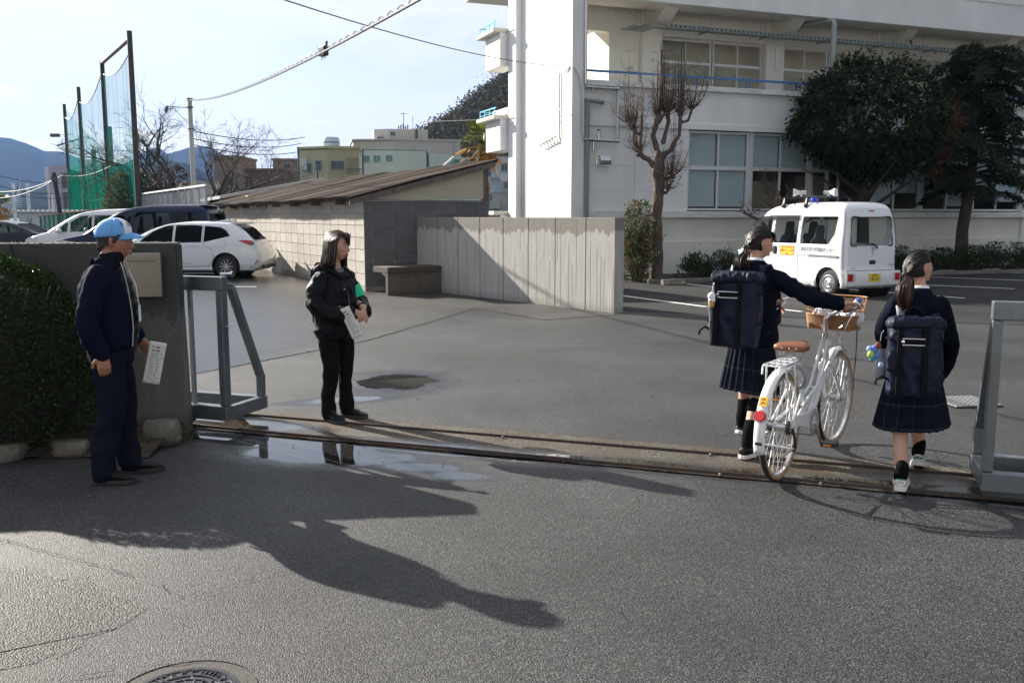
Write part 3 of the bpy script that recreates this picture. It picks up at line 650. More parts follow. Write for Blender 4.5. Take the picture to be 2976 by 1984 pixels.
m.box(-.02, .03, 0, LW, 1.955, 2.0); m.build('rafter', M('old_wood'), shed)
part('fascia_plank', M('pale_wood', (.50, .37, .20), .8, var=.3, vs=6), [(-.05, -.02, 9.0, 11.6, 1.86, 1.96), (-.05, -.02, 13.4, 17.5, 1.84, 1.95)], shed)
part('soffit_strip', M('old_wood'), [(-.0, 2.9, -.02, .02, 1.955, 1.975)], shed, bevel=0)
m = MB(); m.path([(-.12, 14.0, 0), (-.12, 14.0, 1.25), (-.12, 14.3, 1.32), (-.12, 17.5, 1.32)], .035, 8); m.build('pipe_rail', PIPE, shed, smooth=50)
m = MB(); m.box(-.015, .0, 9.2, 13.2, .14, .62); m.build('stained_board', M('stain_brown', (.30, .20, .10), .9, var=.5, vs=4), shed)
m = MB(); m.box(-.03, .06, .3, .7, 2.32, 2.36, Matrix.Translation((.2, 12.0, -.05))); m.build('roof_chip', M('pale_wood'), shed)
# ============================================================ BOARD-FORMED CONCRETE
def concrete_mat(name, base, dark, stainz, H_, amp=.25, stain=.35):
    m = bpy.data.materials.new(name); m.use_nodes = True; t = m.node_tree; L = t.links.new; p = t.nodes['Principled BSDF']; MC[name] = m
    c = t.nodes.new('ShaderNodeTexCoord'); co = c.outputs['Object']
    mp1 = t.nodes.new('ShaderNodeMapping'); mp1.inputs['Scale'].default_value = (1, 1, .12); L(co, mp1.inputs[0])
    n1 = t.nodes.new('ShaderNodeTexNoise'); n1.inputs['Scale'].default_value = 14; n1.inputs['Detail'].default_value = 8; L(mp1.outputs[0], n1.inputs[0])
    r1 = t.nodes.new('ShaderNodeValToRGB'); e = r1.color_ramp.elements; e[0].position = .3; e[1].position = .7; e[0].color = (*[x * .78 for x in base], 1); e[1].color = (*base, 1); L(n1.outputs[0], r1.inputs[0])
    n2 = t.nodes.new('ShaderNodeTexNoise'); n2.inputs['Scale'].default_value = 2.2; n2.inputs['Detail'].default_value = 7; n2.inputs['Roughness'].default_value = .7
    mp2 = t.nodes.new('ShaderNodeMapping'); mp2.inputs['Scale'].default_value = (2.2, 2.2, .55); L(co, mp2.inputs[0]); L(mp2.outputs[0], n2.inputs[0])
    s = t.nodes.new('ShaderNodeSeparateXYZ'); L(co, s.inputs[0])
    a = t.nodes.new('ShaderNodeMath'); a.operation = 'MULTIPLY_ADD'; L(n2.outputs[0], a.inputs[0]); a.inputs[1].default_value = 2 * amp; a.inputs[2].default_value = -amp - stainz
    a2 = t.nodes.new('ShaderNodeMath'); a2.operation = 'ADD'; L(a.outputs[0], a2.inputs[0]); L(s.outputs[2], a2.inputs[1])
    mr = t.nodes.new('ShaderNodeMapRange'); mr.inputs['From Min'].default_value = -.008; mr.inputs['From Max'].default_value = .02; L(a2.outputs[0], mr.inputs[0])
    mm = t.nodes.new('ShaderNodeMath'); mm.operation = 'MULTIPLY'; mm.inputs[1].default_value = stain; L(mr.outputs[0], mm.inputs[0])
    # darker towards the bottom
    mrb = t.nodes.new('ShaderNodeMapRange'); mrb.inputs['From Min'].default_value = .16; mrb.inputs['From Max'].default_value = 0; L(s.outputs[2], mrb.inputs[0])
    mx1 = t.nodes.new('ShaderNodeMixRGB'); L(mm.outputs[0], mx1.inputs[0]); L(r1.outputs[0], mx1.inputs[1]); mx1.inputs[2].default_value = (*dark, 1)
    m5 = t.nodes.new('ShaderNodeMath'); m5.operation = 'MULTIPLY'; m5.inputs[1].default_value = .45; L(mrb.outputs[0], m5.inputs[0])
    mx2 = t.nodes.new('ShaderNodeMixRGB'); L(m5.outputs[0], mx2.inputs[0]); L(mx1.outputs[0], mx2.inputs[1]); mx2.inputs[2].default_value = (*[x * .6 for x in dark], 1)
    # fine specks
    n3 = t.nodes.new('ShaderNodeTexNoise'); n3.inputs['Scale'].default_value = 55; n3.inputs['Detail'].default_value = 3; L(co, n3.inputs[0])
    r3 = t.nodes.new('ShaderNodeMapRange'); r3.inputs['From Min'].default_value = .3; r3.inputs['From Max'].default_value = .7; r3.inputs['To Min'].default_value = .8; r3.inputs['To Max'].default_value = 1.15; L(n3.outputs[0], r3.inputs[0])
    sc = t.nodes.new('ShaderNodeVectorMath'); sc.operation = 'SCALE'; L(mx2.outputs[0], sc.inputs[0]); L(r3.outputs[0], sc.inputs['Scale']); L(sc.outputs[0], p.inputs['Base Color'])
    b = t.nodes.new('ShaderNodeBump'); b.inputs['Strength'].default_value = .35; b.inputs['Distance'].default_value = .008; L(n1.outputs[0], b.inputs['Height']); L(b.outputs[0], p.inputs['Normal'])
    p.inputs['Roughness'].default_value = .85
    return m
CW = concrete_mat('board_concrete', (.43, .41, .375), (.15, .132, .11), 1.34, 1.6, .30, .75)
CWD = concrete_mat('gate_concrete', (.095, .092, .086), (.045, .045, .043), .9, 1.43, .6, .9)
CBE = concrete_mat('bench_concrete', (.13, .105, .08), (.05, .042, .034), .4, .6, .3, .6)
ang = math.atan2(20.54 - 15.53, -1.95 - 1.89)
cwl = empty('concrete_wall', (1.89, 15.53, 0), ang, 'freestanding board-marked concrete wall with damp stains beside the shed', 'wall')
LCW = 6.28; xs = [0, .72, 1.54, 2.32, 3.10, 3.88, 4.66, 5.45, LCW]
random.seed(3)
for i in range(8):
    a, b = xs[i] + (.009 if i else 0), xs[i + 1] - .009
    m = MB(); m.box(a, b, .0, .22, 0, 1.6); o = m.build('wall_panel', CW, cwl, bevel=.006)
    # individual board marks
    mm_ = MB(); x = a + .03
    while x < b - .05:
        if random.random() < .8:
            z0 = random.uniform(0.02, 1.0) if random.random() < .5 else .02; z1 = random.uniform(z0 + .25, 1.58); mm_.box(x, x + random.uniform(.003, .007), .2195, .2215, z0, z1)
        x += random.uniform(.07, .12)
    mm_.build('board_mark', M('mark', (.20, .185, .16), .95), cwl)
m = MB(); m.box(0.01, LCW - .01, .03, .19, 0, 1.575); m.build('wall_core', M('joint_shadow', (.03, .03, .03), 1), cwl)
# orientation: local +y must face the camera
# bench
bq = math.atan2(.608, .794)
bn = empty('concrete_bench', (-2.54, 18.8, 0), bq, 'low folded concrete slab bench standing between shed and wall', 'bench')
m = MB(); m.box(0, 1.50, 0, .10, 0, .46); m.build('bench_leg', CBE, bn, bevel=.01)
m = MB(); m.box(0, 1.50, 0, .62, .463, .585); m.prism([(0, .1, .463), (0, .30, .463), (0, .1, .38)], (1.5, 0, 0)); m.build('bench_slab', CBE, bn, bevel=.012)
# ============================================================ LEFT GATE WALL, MAILBOX, GATES
wl_dir = math.atan2(.12, .993) 
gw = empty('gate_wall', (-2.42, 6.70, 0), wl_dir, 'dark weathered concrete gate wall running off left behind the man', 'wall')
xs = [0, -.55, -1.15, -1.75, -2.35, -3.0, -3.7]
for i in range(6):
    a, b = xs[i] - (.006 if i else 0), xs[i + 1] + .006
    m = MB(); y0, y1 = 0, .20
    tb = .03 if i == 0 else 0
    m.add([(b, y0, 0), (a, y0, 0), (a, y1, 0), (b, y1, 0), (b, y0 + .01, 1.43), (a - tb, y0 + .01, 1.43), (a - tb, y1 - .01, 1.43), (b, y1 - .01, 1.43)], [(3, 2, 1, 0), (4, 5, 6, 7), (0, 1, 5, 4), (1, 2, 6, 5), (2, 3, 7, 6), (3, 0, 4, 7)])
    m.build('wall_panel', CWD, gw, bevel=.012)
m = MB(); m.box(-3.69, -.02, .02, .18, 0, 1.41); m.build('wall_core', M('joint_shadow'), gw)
random.seed(5); m = MB()
for i in range(260):
    x = random.uniform(-3.6, -.05); y = random.uniform(.005, .19); m.ball((x, y, 1.43), (random.uniform(.004, .013), random.uniform(.004, .012), random.uniform(.003, .008)), 5, 4)
m.build('lichen_crust', M('lichen', (.36, .33, .27), .95, var=.5, vs=30), gw, kind='stuff')
mb_ = empty('steel_letterbox', (-2.62, 6.62, 0), wl_dir, 'stainless steel letterbox fixed on the gate wall behind the man', 'letterbox')
m = MB(); m.box(-.17, .10, -.04, .055, 1.04, 1.36); m.build('box_body', M('brushed', (.24, .22, .19), .38, .95, var=.25, vs=2.5, bump=.05, bs=8), mb_, bevel=.012)
m = MB(); m.box(-.165, .095, -.048, -.04, 1.045, 1.32); m.build('door_panel', M('brushed'), mb_, bevel=.004)
m = MB(); m.box(-.13, .06, -.052, -.048, 1.30, 1.305); m.build('mail_slot', M('black_slot', (.02, .02, .02), .6), mb_)
GAL = M('galv_gate', (.20, .225, .25), .42, .75, var=.35, vs=5, bump=.12, bs=40, stretch=(1, 1, .4), det=10)
GAL2 = M('galv_gate_light', (.24, .27, .30), .40, .7, var=.3, vs=6)
gd = math.atan2(rail_d.y, rail_d.x)
def make_gate(name, loc, rz, label, flip=1, L_=4.0):
    g = empty(name, loc, rz, label, 'gate', 'sliding gate leaves at the entrance')
    s = flip  # leaf extends to -x*s ; end at x=0 ; near frame at y=0 ; far at y=.47
    def X(a): return -a * s
    def bx(nm, x0, x1, y0, y1, z0, z1, mt=GAL, bv=.006):
        m = MB(); xa, xb = sorted((X(x0), X(x1))); m.box(xa, xb, y0, y1, z0, z1); return m.build(nm, mt, g, bevel=bv)
    bx('bottom_beam', 0, L_, -.040, .040, .06, .17)
    bx('top_beam', 0, L_, -.040, .040, 1.045, 1.15)
    bx('end_post', .003, .058, -.036, .036, .172, 1.043)
    bx('far_beam', 0, L_, .43, .50, .06, .16)
    bx('end_beam', .002, .06, .042, .428, .06, .16)
    m = MB(); m.beam((X(.04), .47, .16), (X(.04), .47, .34), .055, .055, up=(0, 1, 0)); m.beam((X(.045), .47, .33), (X(.05), .14, 1.06), .055, .055, up=(1, 0, 0)); m.beam((X(.05), .15, 1.06), (X(.05), .03, 1.08), .05, .05); m.build('brace', GAL, g, bevel=.006)
    k = 0
    for a in ((.30, 1.0, 2.0, 2.95, 3.9) if s > 0 else (1.3, 2.4, 3.5)):
        k += 1; m = MB(); m.box(min(X(a), X(a + .03)), max(X(a), X(a + .03)), -.015, .015, .172, 1.043); m.build('bar', GAL2, g, bevel=.003)
    for y, xx in ((0, .42), (.47, .30), (0, 3.4), (.47, 3.4)):
        m = MB(); m.prism([(X(xx) - .13, y - .04, .058), (X(xx) + .13, y - .04, .058), (X(xx) + .05, y - .04, -.01), (X(xx) - .05, y - .04, -.01)], (0, .012, 0)); m.prism([(X(xx) - .13, y + .028, .058), (X(xx) + .13, y + .028, .058), (X(xx) + .05, y + .028, -.01), (X(xx) - .05, y + .028, -.01)], (0, .012, 0))
        w_ = m.build('wheel_bracket', GAL2, g)
        w_.location.z = .02
        m = MB(); m.lathe([(.0, -.022), (.05, -.022), (.058, -.018), (.050, 0), (.058, .018), (.05, .022), (0, .022)], 20, (X(xx), y, .066), 'y'); m.build('wheel', M('wheel_iron', (.16, .13, .12), .6, .4), g, smooth=40)
    return g
lg = make_gate('sliding_gate', (-2.145, 6.84, .025), gd, 'grey steel sliding gate leaf with two wheels beside the gate wall', 1)
m = MB(); m.path([(-.03, .0, 1.17), (.07, .0, 1.17)], .012, 8); m.cyl((.06, 0, 1.17), (.085, 0, 1.17), .022, n=10); m.path([(.0, -.02, .78), (.07, -.05, .78)], .006, 6); m.build('latch', STEEL, lg, smooth=40)
g2p = Vector((2.70, 5.14, 0))
rg = make_gate('sliding_gate', g2p, gd, 'grey steel sliding gate leaf cut by the right photo edge', -1)
# kerb stones + soil bed under the hedge on the left
SOIL = M('soil', (.06, .045, .032), .95, var=.6, vs=14, bump=.9, bs=40, bd=.02)
m = MB(); random.seed(11)
m.grid(lambda u, v: (-5.4 + 2.95 * u, 6.02 + .10 * math.sin(u * 9) * .3 + (.66 + .1 * u) * v, .012 + .09 * math.sin(math.pi * min(1, v * 1.2) * .5) + .02 * noise.noise(Vector((u * 20, v * 9, 0)))), 60, 16)
m.build('planting_bed', SOIL, smooth=180, kind='structure')
ROCK = M('rock', (.16, .145, .125), .9, var=.45, vs=9, bump=.7, bs=25, bd=.02)
def rock(c, r, seed, label):
    bm = bmesh.new(); bmesh.ops.create_icosphere(bm, subdivisions=3, radius=1)
    for v in bm.verts:
        q = v.co * 1.1 + Vector((seed * 7.1, seed, 0)); d = 1 + .25 * noise.noise(q) + .12 * noise.noise(q * 2.5)
        p = v.co * d; p = Vector([max(-.75, min(.75, a)) * 1.2 for a in p]); v.co = Vector((p.x * r[0], p.y * r[1], p.z * r[2]))
    me = bpy.data.meshes.new('rock'); bm.to_mesh(me); bm.free(); me.materials.append(ROCK); me.shade_smooth(); me.set_sharp_from_angle(angle=R(30))
    o = link('edging_stone', me, None, c); return tag(o, label, 'stone', 'rough stones edging the planting bed')
rock((-3.42, 6.02, .05), (.14, .09, .07), 1, 'rough grey edging stone at the left photo edge by the clipped shrub')
rock((-3.02, 6.14, .05), (.13, .08, .06), 2, 'long flat edging stone left of the man behind his feet')
rock((-2.50, 6.42, .09), (.13, .09, .10), 3, 'large brown pointed edging stone at the foot of the gate wall corner')
rock((-2.72, 6.30, .04), (.07, .06, .05), 4, 'small edging stone between the man and the big brown stone')
rock((-3.75, 6.05, .05), (.12, .08, .06), 5, 'edging stone just outside the left photo edge')
# leaf litter under shrub
m = MB()
for i in range(900):
    x, y = random.uniform(-5, -2.5), random.uniform(6.05, 6.66); z = .03 + .09 * min(1, (y - 6.02) / .5) + random.uniform(0, .02); a = random.random() * 6.3; s_ = random.uniform(.008, .02)
    m.add([(x, y, z), (x + s_ * math.cos(a), y + s_ * math.sin(a), z + random.uniform(-.004, .012)), (x + s_ * 1.4 * math.cos(a + .5), y + s_ * 1.4 * math.sin(a + .5), z + .004), (x + s_ * math.cos(a + 1), y + s_ * math.sin(a + 1), z)], [(0, 1, 2, 3)])
tag(m.build('leaf_litter', leafm('dry_leaf', (.05, .03, .015), (.22, .13, .06), .8, .1), kind='stuff'), 'dry fallen leaves and bark on the soil under the clipped shrub', 'leaf litter')
# weeds
m = MB()
for i in range(260):
    cx, cy = random.choice([(-2.85, 6.2), (-2.65, 6.25), (-3.1, 6.2), (-2.42, 6.5)]); x, y = cx + random.gauss(0, .06), cy + random.gauss(0, .04); h = random.uniform(.05, .14); a = random.random() * 6.3; dx, dy = .4 * h * math.cos(a), .4 * h * math.sin(a)
    m.add([(x, y, .03), (x + .006, y, .03), (x + dx, y + dy, .03 + h)], [(0, 1, 2)])
tag(m.build('weeds', leafm('weed', (.03, .05, .012), (.12, .15, .04)), kind='stuff'), 'thin weeds growing along the edging stones', 'weeds')
# parking stops in front of the school hedge
STOP = M('stop_concrete', (.20, .185, .16), .9, var=.4, vs=7, bump=.4, bs=40)
YEL = M('stop_reflector', (.45, .33, .10), .5)
def stop_(x, y, lab, L_=.62):
    s = empty('parking_stop', (x, y, .008), R(21), lab, 'parking stop', 'concrete parking stops along the hedge')
    m = MB(); m.prism([(-L_ / 2, -.09, 0), (-L_ / 2, .09, 0), (-L_ / 2, .055, .12), (-L_ / 2, -.055, .12)], (L_, 0, 0)); m.build('stop_block', STOP, s, bevel=.012)
    for sx in (-1, 1):
        m = MB(); m.box(sx * L_ * .36 - .05, sx * L_ * .36 + .05, -.083, -.078, .03, .08, Matrix.Rotation(R(0), 4, 'X')); m.build('reflector', YEL, s)
stop_(3.85, 21.9, 'parking stop nearest the concrete wall, left of the schoolgirl')
stop_(5.25, 22.45, 'parking stop half hidden behind the schoolgirl with the bicycle')
stop_(12.2, 25.9, 'parking stop just right of the white van under the hedge')
stop_(13.8, 26.5, 'second parking stop right of the van, by the conifer trunk')
stop_(15.9, 27.2, 'parking stop right of the conifer trunk')
stop_(17.3, 27.8, 'parking stop at the right photo edge')
# ============================================================ TREES AND PLANTS
BARK = M('bark', (.14, .105, .08), .9, var=.5, vs=10, bump=.8, bs=26, bd=.02, stretch=(1, 1, .3))
BARKR = M('bark_reddish', (.13, .095, .075), .9, var=.5, vs=12, bump=.8, bs=28, bd=.02, stretch=(1, 1, .4))
TWIG = M('twig', (.13, .09, .065), .85, var=.3, vs=5)
def bez(p0, p1, p2, p3, n):
    return [p0 * (1 - t) ** 3 + p1 * 3 * t * (1 - t) ** 2 + p2 * 3 * t * t * (1 - t) + p3 * t ** 3 for t in [i / n for i in range(n + 1)]]
def grow(m, p, d, L_, r, depth, rnd, spread=.6, up=.15, kids=3, n=6, shrink=.68, wob=.25, minr=.004, tips=None):
    k = max(3, int(L_ / .12)) if depth > 1 else 3
    k = min(k, 7); pts = [p.copy()]; q = p.copy(); dd = d.copy()
    for i in range(k):
        dd = (dd + Vector((rnd.gauss(0, wob), rnd.gauss(0, wob), rnd.gauss(0, wob) + up)) * .35).normalized(); q = q + dd * L_ / k; pts.append(q.copy())
    rs = [r * (1 - .45 * i / k) for i in range(k + 1)]; m.path(pts, rs, n if depth > 1 else (4 if depth else 3), caps=False)
    if tips is not None and depth == 0: tips.append(q.copy())
    if depth == 0: return
    for j in range(kids + (1 if rnd.random() < .4 else 0)):
        t = rnd.uniform(.35, 1) if j else 1.0; i = min(k, int(t * k)); b = pts[i]
        u, v = perp(dd); a = rnd.random() * 6.283; nd = (dd * (1 - spread * .5) + (u * math.cos(a) + v * math.sin(a)) * spread * rnd.uniform(.6, 1.3)).normalized()
        grow(m, b, nd, L_ * shrink * rnd.uniform(.7, 1.15), max(minr, rs[i] * .62), depth - 1, rnd, spread, up, kids, n, shrink, wob, minr, tips)
# pollarded bare tree by the school wall
pt = empty('pollarded_tree', (3.62, 23.1, 0), 0, 'bare pollarded tree with knobbly trunk and upright twigs before the school wall', 'tree')
rnd = random.Random(4); m = MB()
tr = [Vector((0, 0, 0)), Vector((.02, 0, .8)), Vector((-.02, 0, 1.6)), Vector((.03, 0, 2.3)), Vector((.0, 0, 2.75)), Vector((.02, 0, 3.2))]
m.path(tr, [.17, .145, .13, .13, .16, .12], 12)
KN = []
def limb(pts, rs):
    rs = [r * .55 for r in rs]; m.path([Vector(p) for p in pts], rs, 8); KN.append((Vector(pts[-1]), rs[-1]))
limb([(0, 0, 2.7), (-.25, -.05, 3.0), (-.5, 0, 3.15)], [.13, .11, .10]); limb([(-.4, 0, 3.1), (-.62, .05, 3.5), (-.62, .05, 3.75)], [.08, .07, .07]); limb([(0, 0, 3.1), (-.15, .05, 3.6), (-.05, 0, 4.0)], [.15, .12, .14])
limb([(0, 0, 3.0), (.3, .05, 3.25), (.5, .02, 3.6), (.52, .0, 4.05)], [.14, .12, .09, .09]); limb([(.5, 0, 3.9), (.72, .05, 3.95), (.8, .05, 4.2)], [.07, .05, .04]); limb([(0, 0, 2.5), (.25, .0, 2.55), (.35, 0, 2.6)], [.10, .08, .07]); limb([(.05, 0, 2.2), (.22, -.05, 2.2), (.25, -.05, 2.25)], [.07, .06, .05])
limb([(.1, 0, 3.4), (.25, .1, 3.95), (.22, .1, 4.1)], [.1, .08, .09]); limb([(-.45, 0, 3.6), (-.7, 0, 3.75), (-.75, 0, 3.9)], [.06, .05, .05]); limb([(0, 0, 3.9), (.1, -.05, 4.1), (.2, -.05, 4.12)], [.08, .07, .08])
for c, r in KN:
    for i in range(7): m.ball(c + Vector((rnd.gauss(0, r * .6), rnd.gauss(0, r * .6), rnd.gauss(0, r * .6))), r * rnd.uniform(.5, 1.0), 7, 5)
remesh(m, 'trunk', BARKR, pt, vox=.02, smooth_it=1, wrinkle=.01, wscale=5, wstretch=(1, 1, .35))
m = MB()
for c, r in KN:
    for i in range(rnd.randint(20, 28)):
        a = rnd.random() * 6.283; out = rnd.uniform(.1, .9); L_ = rnd.uniform(.5, 1.5) * (1.15 if out < .35 else .8)
        d0 = Vector((math.cos(a) * out, math.sin(a) * out, rnd.uniform(.1, 1))).normalized(); e_ = c + d0 * L_ * .45 + Vector((0, 0, L_ * .6 * (1.1 - out * .8)))
        pts = bez(c, c + d0 * L_ * .25, c + d0 * L_ * .42 + Vector((0, 0, .1)), e_, 5); m.path(pts, [.011, .009, .008, .006, .005, .003], 4, caps=False)
        for j in range(rnd.randint(4, 9)):
            b = pts[rnd.randint(1, 5)]; a2 = rnd.random() * 6.283; l2 = rnd.uniform(.08, .32); e2 = b + Vector((math.cos(a2) * l2, math.sin(a2) * l2, rnd.uniform(-.05, .22))); m.path([b, b.lerp(e2, .5) + Vector((0, 0, -.015)), e2], [.005, .004, .002], 3, caps=False)
    for i in range(2):
        if r > .045: 
            x, y = rnd.gauss(0, .06), rnd.gauss(0, .06); h = rnd.uniform(1.2, 1.75); m.path([c + Vector((x, y, 0)), c + Vector((x * 1.5, y, h * .5)), c + Vector((x * 1.7, y, h))], [.022, .017, .009], 5, caps=False)
for (x, y, h) in ((0, 0, 2.1), (.03, .05, 1.9), (.5, 0, 1.9)): 
    c = Vector((x, y, 3.9)); m.path([c, c + Vector((.02, 0, h * .5)), c + Vector((.0, 0, h * .92))], [.028, .022, .01], 6, caps=False)
m.build('twigs', TWIG, pt, smooth=180)
# stays of leaves: generic leaf cloud
def leaves(name, pts, size, mat, parent, rnd, droop=0., asp=.42, nrm=None, fold=True, align=None):
    n = len(pts); V = np.zeros((n * 6, 3)); F = []
    for i, p in enumerate(pts):
        s_ = size * rnd.uniform(.65, 1.3)
        if align is not None: d = align(p)
        else: d = Vector((rnd.gauss(0, 1), rnd.gauss(0, 1), rnd.gauss(0, .7) - droop))
        d = Vector((d.x + rnd.gauss(0, .25), d.y + rnd.gauss(0, .25), d.z + rnd.gauss(0, .25))).normalized(); u = d.cross(Vector((rnd.gauss(0, 1), rnd.gauss(0, 1), rnd.gauss(0, 1)))).normalized(); w_ = u.cross(d) * s_ * .06
        b = i * 6
        V[b] = p; V[b + 1] = p + d * s_ * .45 + u * s_ * asp * .5 + w_; V[b + 2] = p + d * s_; V[b + 3] = p + d * s_ * .45 - u * s_ * asp * .5 + w_
        V[b + 4] = p + d * s_ * .5; V[b + 5] = p + d * s_ * .97
        F.append((b, b + 1, b + 2, b + 4)); F.append((b, b + 4, b + 2, b + 3))
    me = bpy.data.meshes.new(name); me.from_pydata([tuple(v) for v in V], [], F); me.materials.append(mat)
    return link(name, me, parent)
# big rounded evergreen
ev = empty('evergreen_oak', (10.0, 26.4, 0), 0, 'big dark rounded evergreen tree standing behind the white van', 'tree')
rnd = random.Random(9)
m = MB(); m.path([(0, 0, 0), (.03, 0, 1.0), (-.02, 0, 2.0), (0, 0, 3.2)], [.2, .17, .15, .1], 10)
for i in range(14):
    a = i * 2.4; h = 1.7 + .12 * i; m.path(bez(Vector((0, 0, h)), Vector((math.cos(a) * .7, math.sin(a) * .7, h + .5)), Vector((math.cos(a) * 1.2, math.sin(a) * 1.2, h + .9)), Vector((math.cos(a) * 1.9, math.sin(a) * 1.9, h + 1.2)), 6), [.07, .06, .05, .04, .03, .02, .01], 5)
m.build('trunk', M('bark_dark', (.05, .04, .035), .9, bump=.6, bs=20), ev, smooth=60)
pts = []; twg = MB()
ncl = 330; cl = []
for i in range(ncl):
    z = 1 - 2 * (i + .5) / ncl; a = i * 2.399963; rr = math.sqrt(max(0, 1 - z * z)); f = rnd.uniform(.92, 1.0) if i % 5 else rnd.uniform(.5, .8)
    bump = 1 + .13 * noise.noise(Vector((rr * math.cos(a) * 1.7, rr * math.sin(a) * 1.7, z * 1.7 + 3)))
    flat = 1 if z > -.35 else .82 
    # tapers towards lower right like a heart
    c = Vector((1.98 * rr * math.cos(a) * f * bump, 1.9 * rr * math.sin(a) * f * bump, 4.2 + 1.78 * z * f * bump * flat))
    if z < -.2: c.x = c.x * (.86) + .1
    if rnd.random() < .09: continue
    cl.append(c)
for c in cl:
    s_ = rnd.uniform(.20, .34)
    for j in range(62):
        q = Vector((rnd.gauss(0, s_ * .52), rnd.gauss(0, s_ * .52), rnd.gauss(0, s_ * .42))); pts.append(c + q)
cz = Vector((0, 0, 3.6))
leaves('crown', pts, .155, leafm('evergreen_leaf', (.006, .014, .006), (.030, .050, .018), .4, .12), ev, rnd, align=lambda p: ((p - cz).normalized() * .5 + Vector((0, 0, -.55)) + Vector((rnd.gauss(0, .45), rnd.gauss(0, .45), rnd.gauss(0, .3)))), asp=.36)
rnd = random.Random(5); pts = []
for i in range(13):
    c = Vector((2.1 + rnd.gauss(0, .14), -.3 + rnd.gauss(0, .3), 3.95 + rnd.gauss(0, .45)))
    for j in range(55): pts.append(c + Vector((rnd.gauss(0, .13), rnd.gauss(0, .13), rnd.gauss(0, .15))))
leaves('dead_foliage', pts, .13, leafm('brown_leaf', (.06, .025, .012), (.16, .07, .03), .6, .25), ev, rnd, droop=1.2, asp=.34)['label'] = 'patch of dead reddish brown leaves on the right side'
# conifer (drooping sprays)
cd = empty('cedar_tree', (13.75, 28.2, 0), 0, 'dark drooping cedar with bare brown trunk at the right photo edge', 'tree')
rnd = random.Random(21)
m = MB(); m.path([(.0, 0, 0), (.0, 0, .4), (-.02, 0, 1.2), (.1, 0, 2.3), (.2, 0, 3.8), (.12, 0, 5.0), (.1, 0, 6.6)], [.24, .2, .17, .16, .13, .10, .03], 12); BR = []
pts = []; dirs = {}
tips_ = []
for i in range(76):
    h = 2.2 + 4.3 * (i / 76) ** .95; a = i * 2.399 + rnd.gauss(0, .2); L_ = (2.3 - .30 * max(0, h - 3.0)) * rnd.uniform(.72, 1.12)
    if h < 2.9: L_ *= .85
    d = Vector((math.cos(a), math.sin(a), 0)); b = Vector((.12, 0, h))
    if a % 6.283 > 2.4 and a % 6.283 < 3.9: L_ *= .72
    pp = bez(b, b + d * L_ * .35 + Vector((0, 0, .28)), b + d * L_ * .7 + Vector((0, 0, .22)), b + d * L_ + Vector((0, 0, -.22)), 9)
    m.path(pp, [.035 * (1 - k / 10) + .004 for k in range(10)], 5, caps=False)
    for k in range(2, 10):
        for side in (-1, 1):
            for z_ in range(2):
                l2 = rnd.uniform(.22, .5) * (1.15 - k * .06); sd_ = Vector((-d.y, d.x, 0)) * side; q0 = pp[k] + Vector((rnd.gauss(0, .03), rnd.gauss(0, .03), 0)); q1 = q0 + (sd_ * rnd.uniform(.5, 1) + d * rnd.uniform(.2, .7)).normalized() * l2 + Vector((0, 0, -l2 * rnd.uniform(.15, .55)))
                m.path([q0, q0.lerp(q1, .5) + Vector((0, 0, .03)), q1], [.006, .004, .002], 3, caps=False)
                dr = (q1 - q0).normalized()
                for t in range(13): 
                    c = q0.lerp(q1, t / 12) + Vector((0, 0, .03 * math.sin(t / 12 * 3.14))); tips_.append((c + Vector((rnd.gauss(0, .025), rnd.gauss(0, .025), rnd.gauss(0, .02))), dr))
m.build('trunk', M('bark_cedar', (.095, .07, .055), .9, var=.5, vs=12, bump=.8, bs=30, bd=.02, stretch=(1, 1, .25)), cd, smooth=60)
V = []; F = []
for c, dr in tips_:
    for z_ in range(2):
        d = (dr + Vector((rnd.gauss(0, .55), rnd.gauss(0, .55), rnd.gauss(-.25, .4)))).normalized(); l = rnd.uniform(.07, .15); u = d.cross(Vector((rnd.gauss(0, 1), rnd.gauss(0, 1), rnd.gauss(0, 1)))).normalized() * l * .16
        b = len(V); V += [tuple(c), tuple(c + d * l * .5 + u), tuple(c + d * l), tuple(c + d * l * .5 - u)]; F.append((b, b + 1, b + 2, b + 3))
me = bpy.data.meshes.new('crown'); me.from_pydata(V, [], F); me.materials.append(leafm('cedar_needle', (.009, .021, .011), (.042, .07, .040), .5, .12)); link('crown', me, cd)
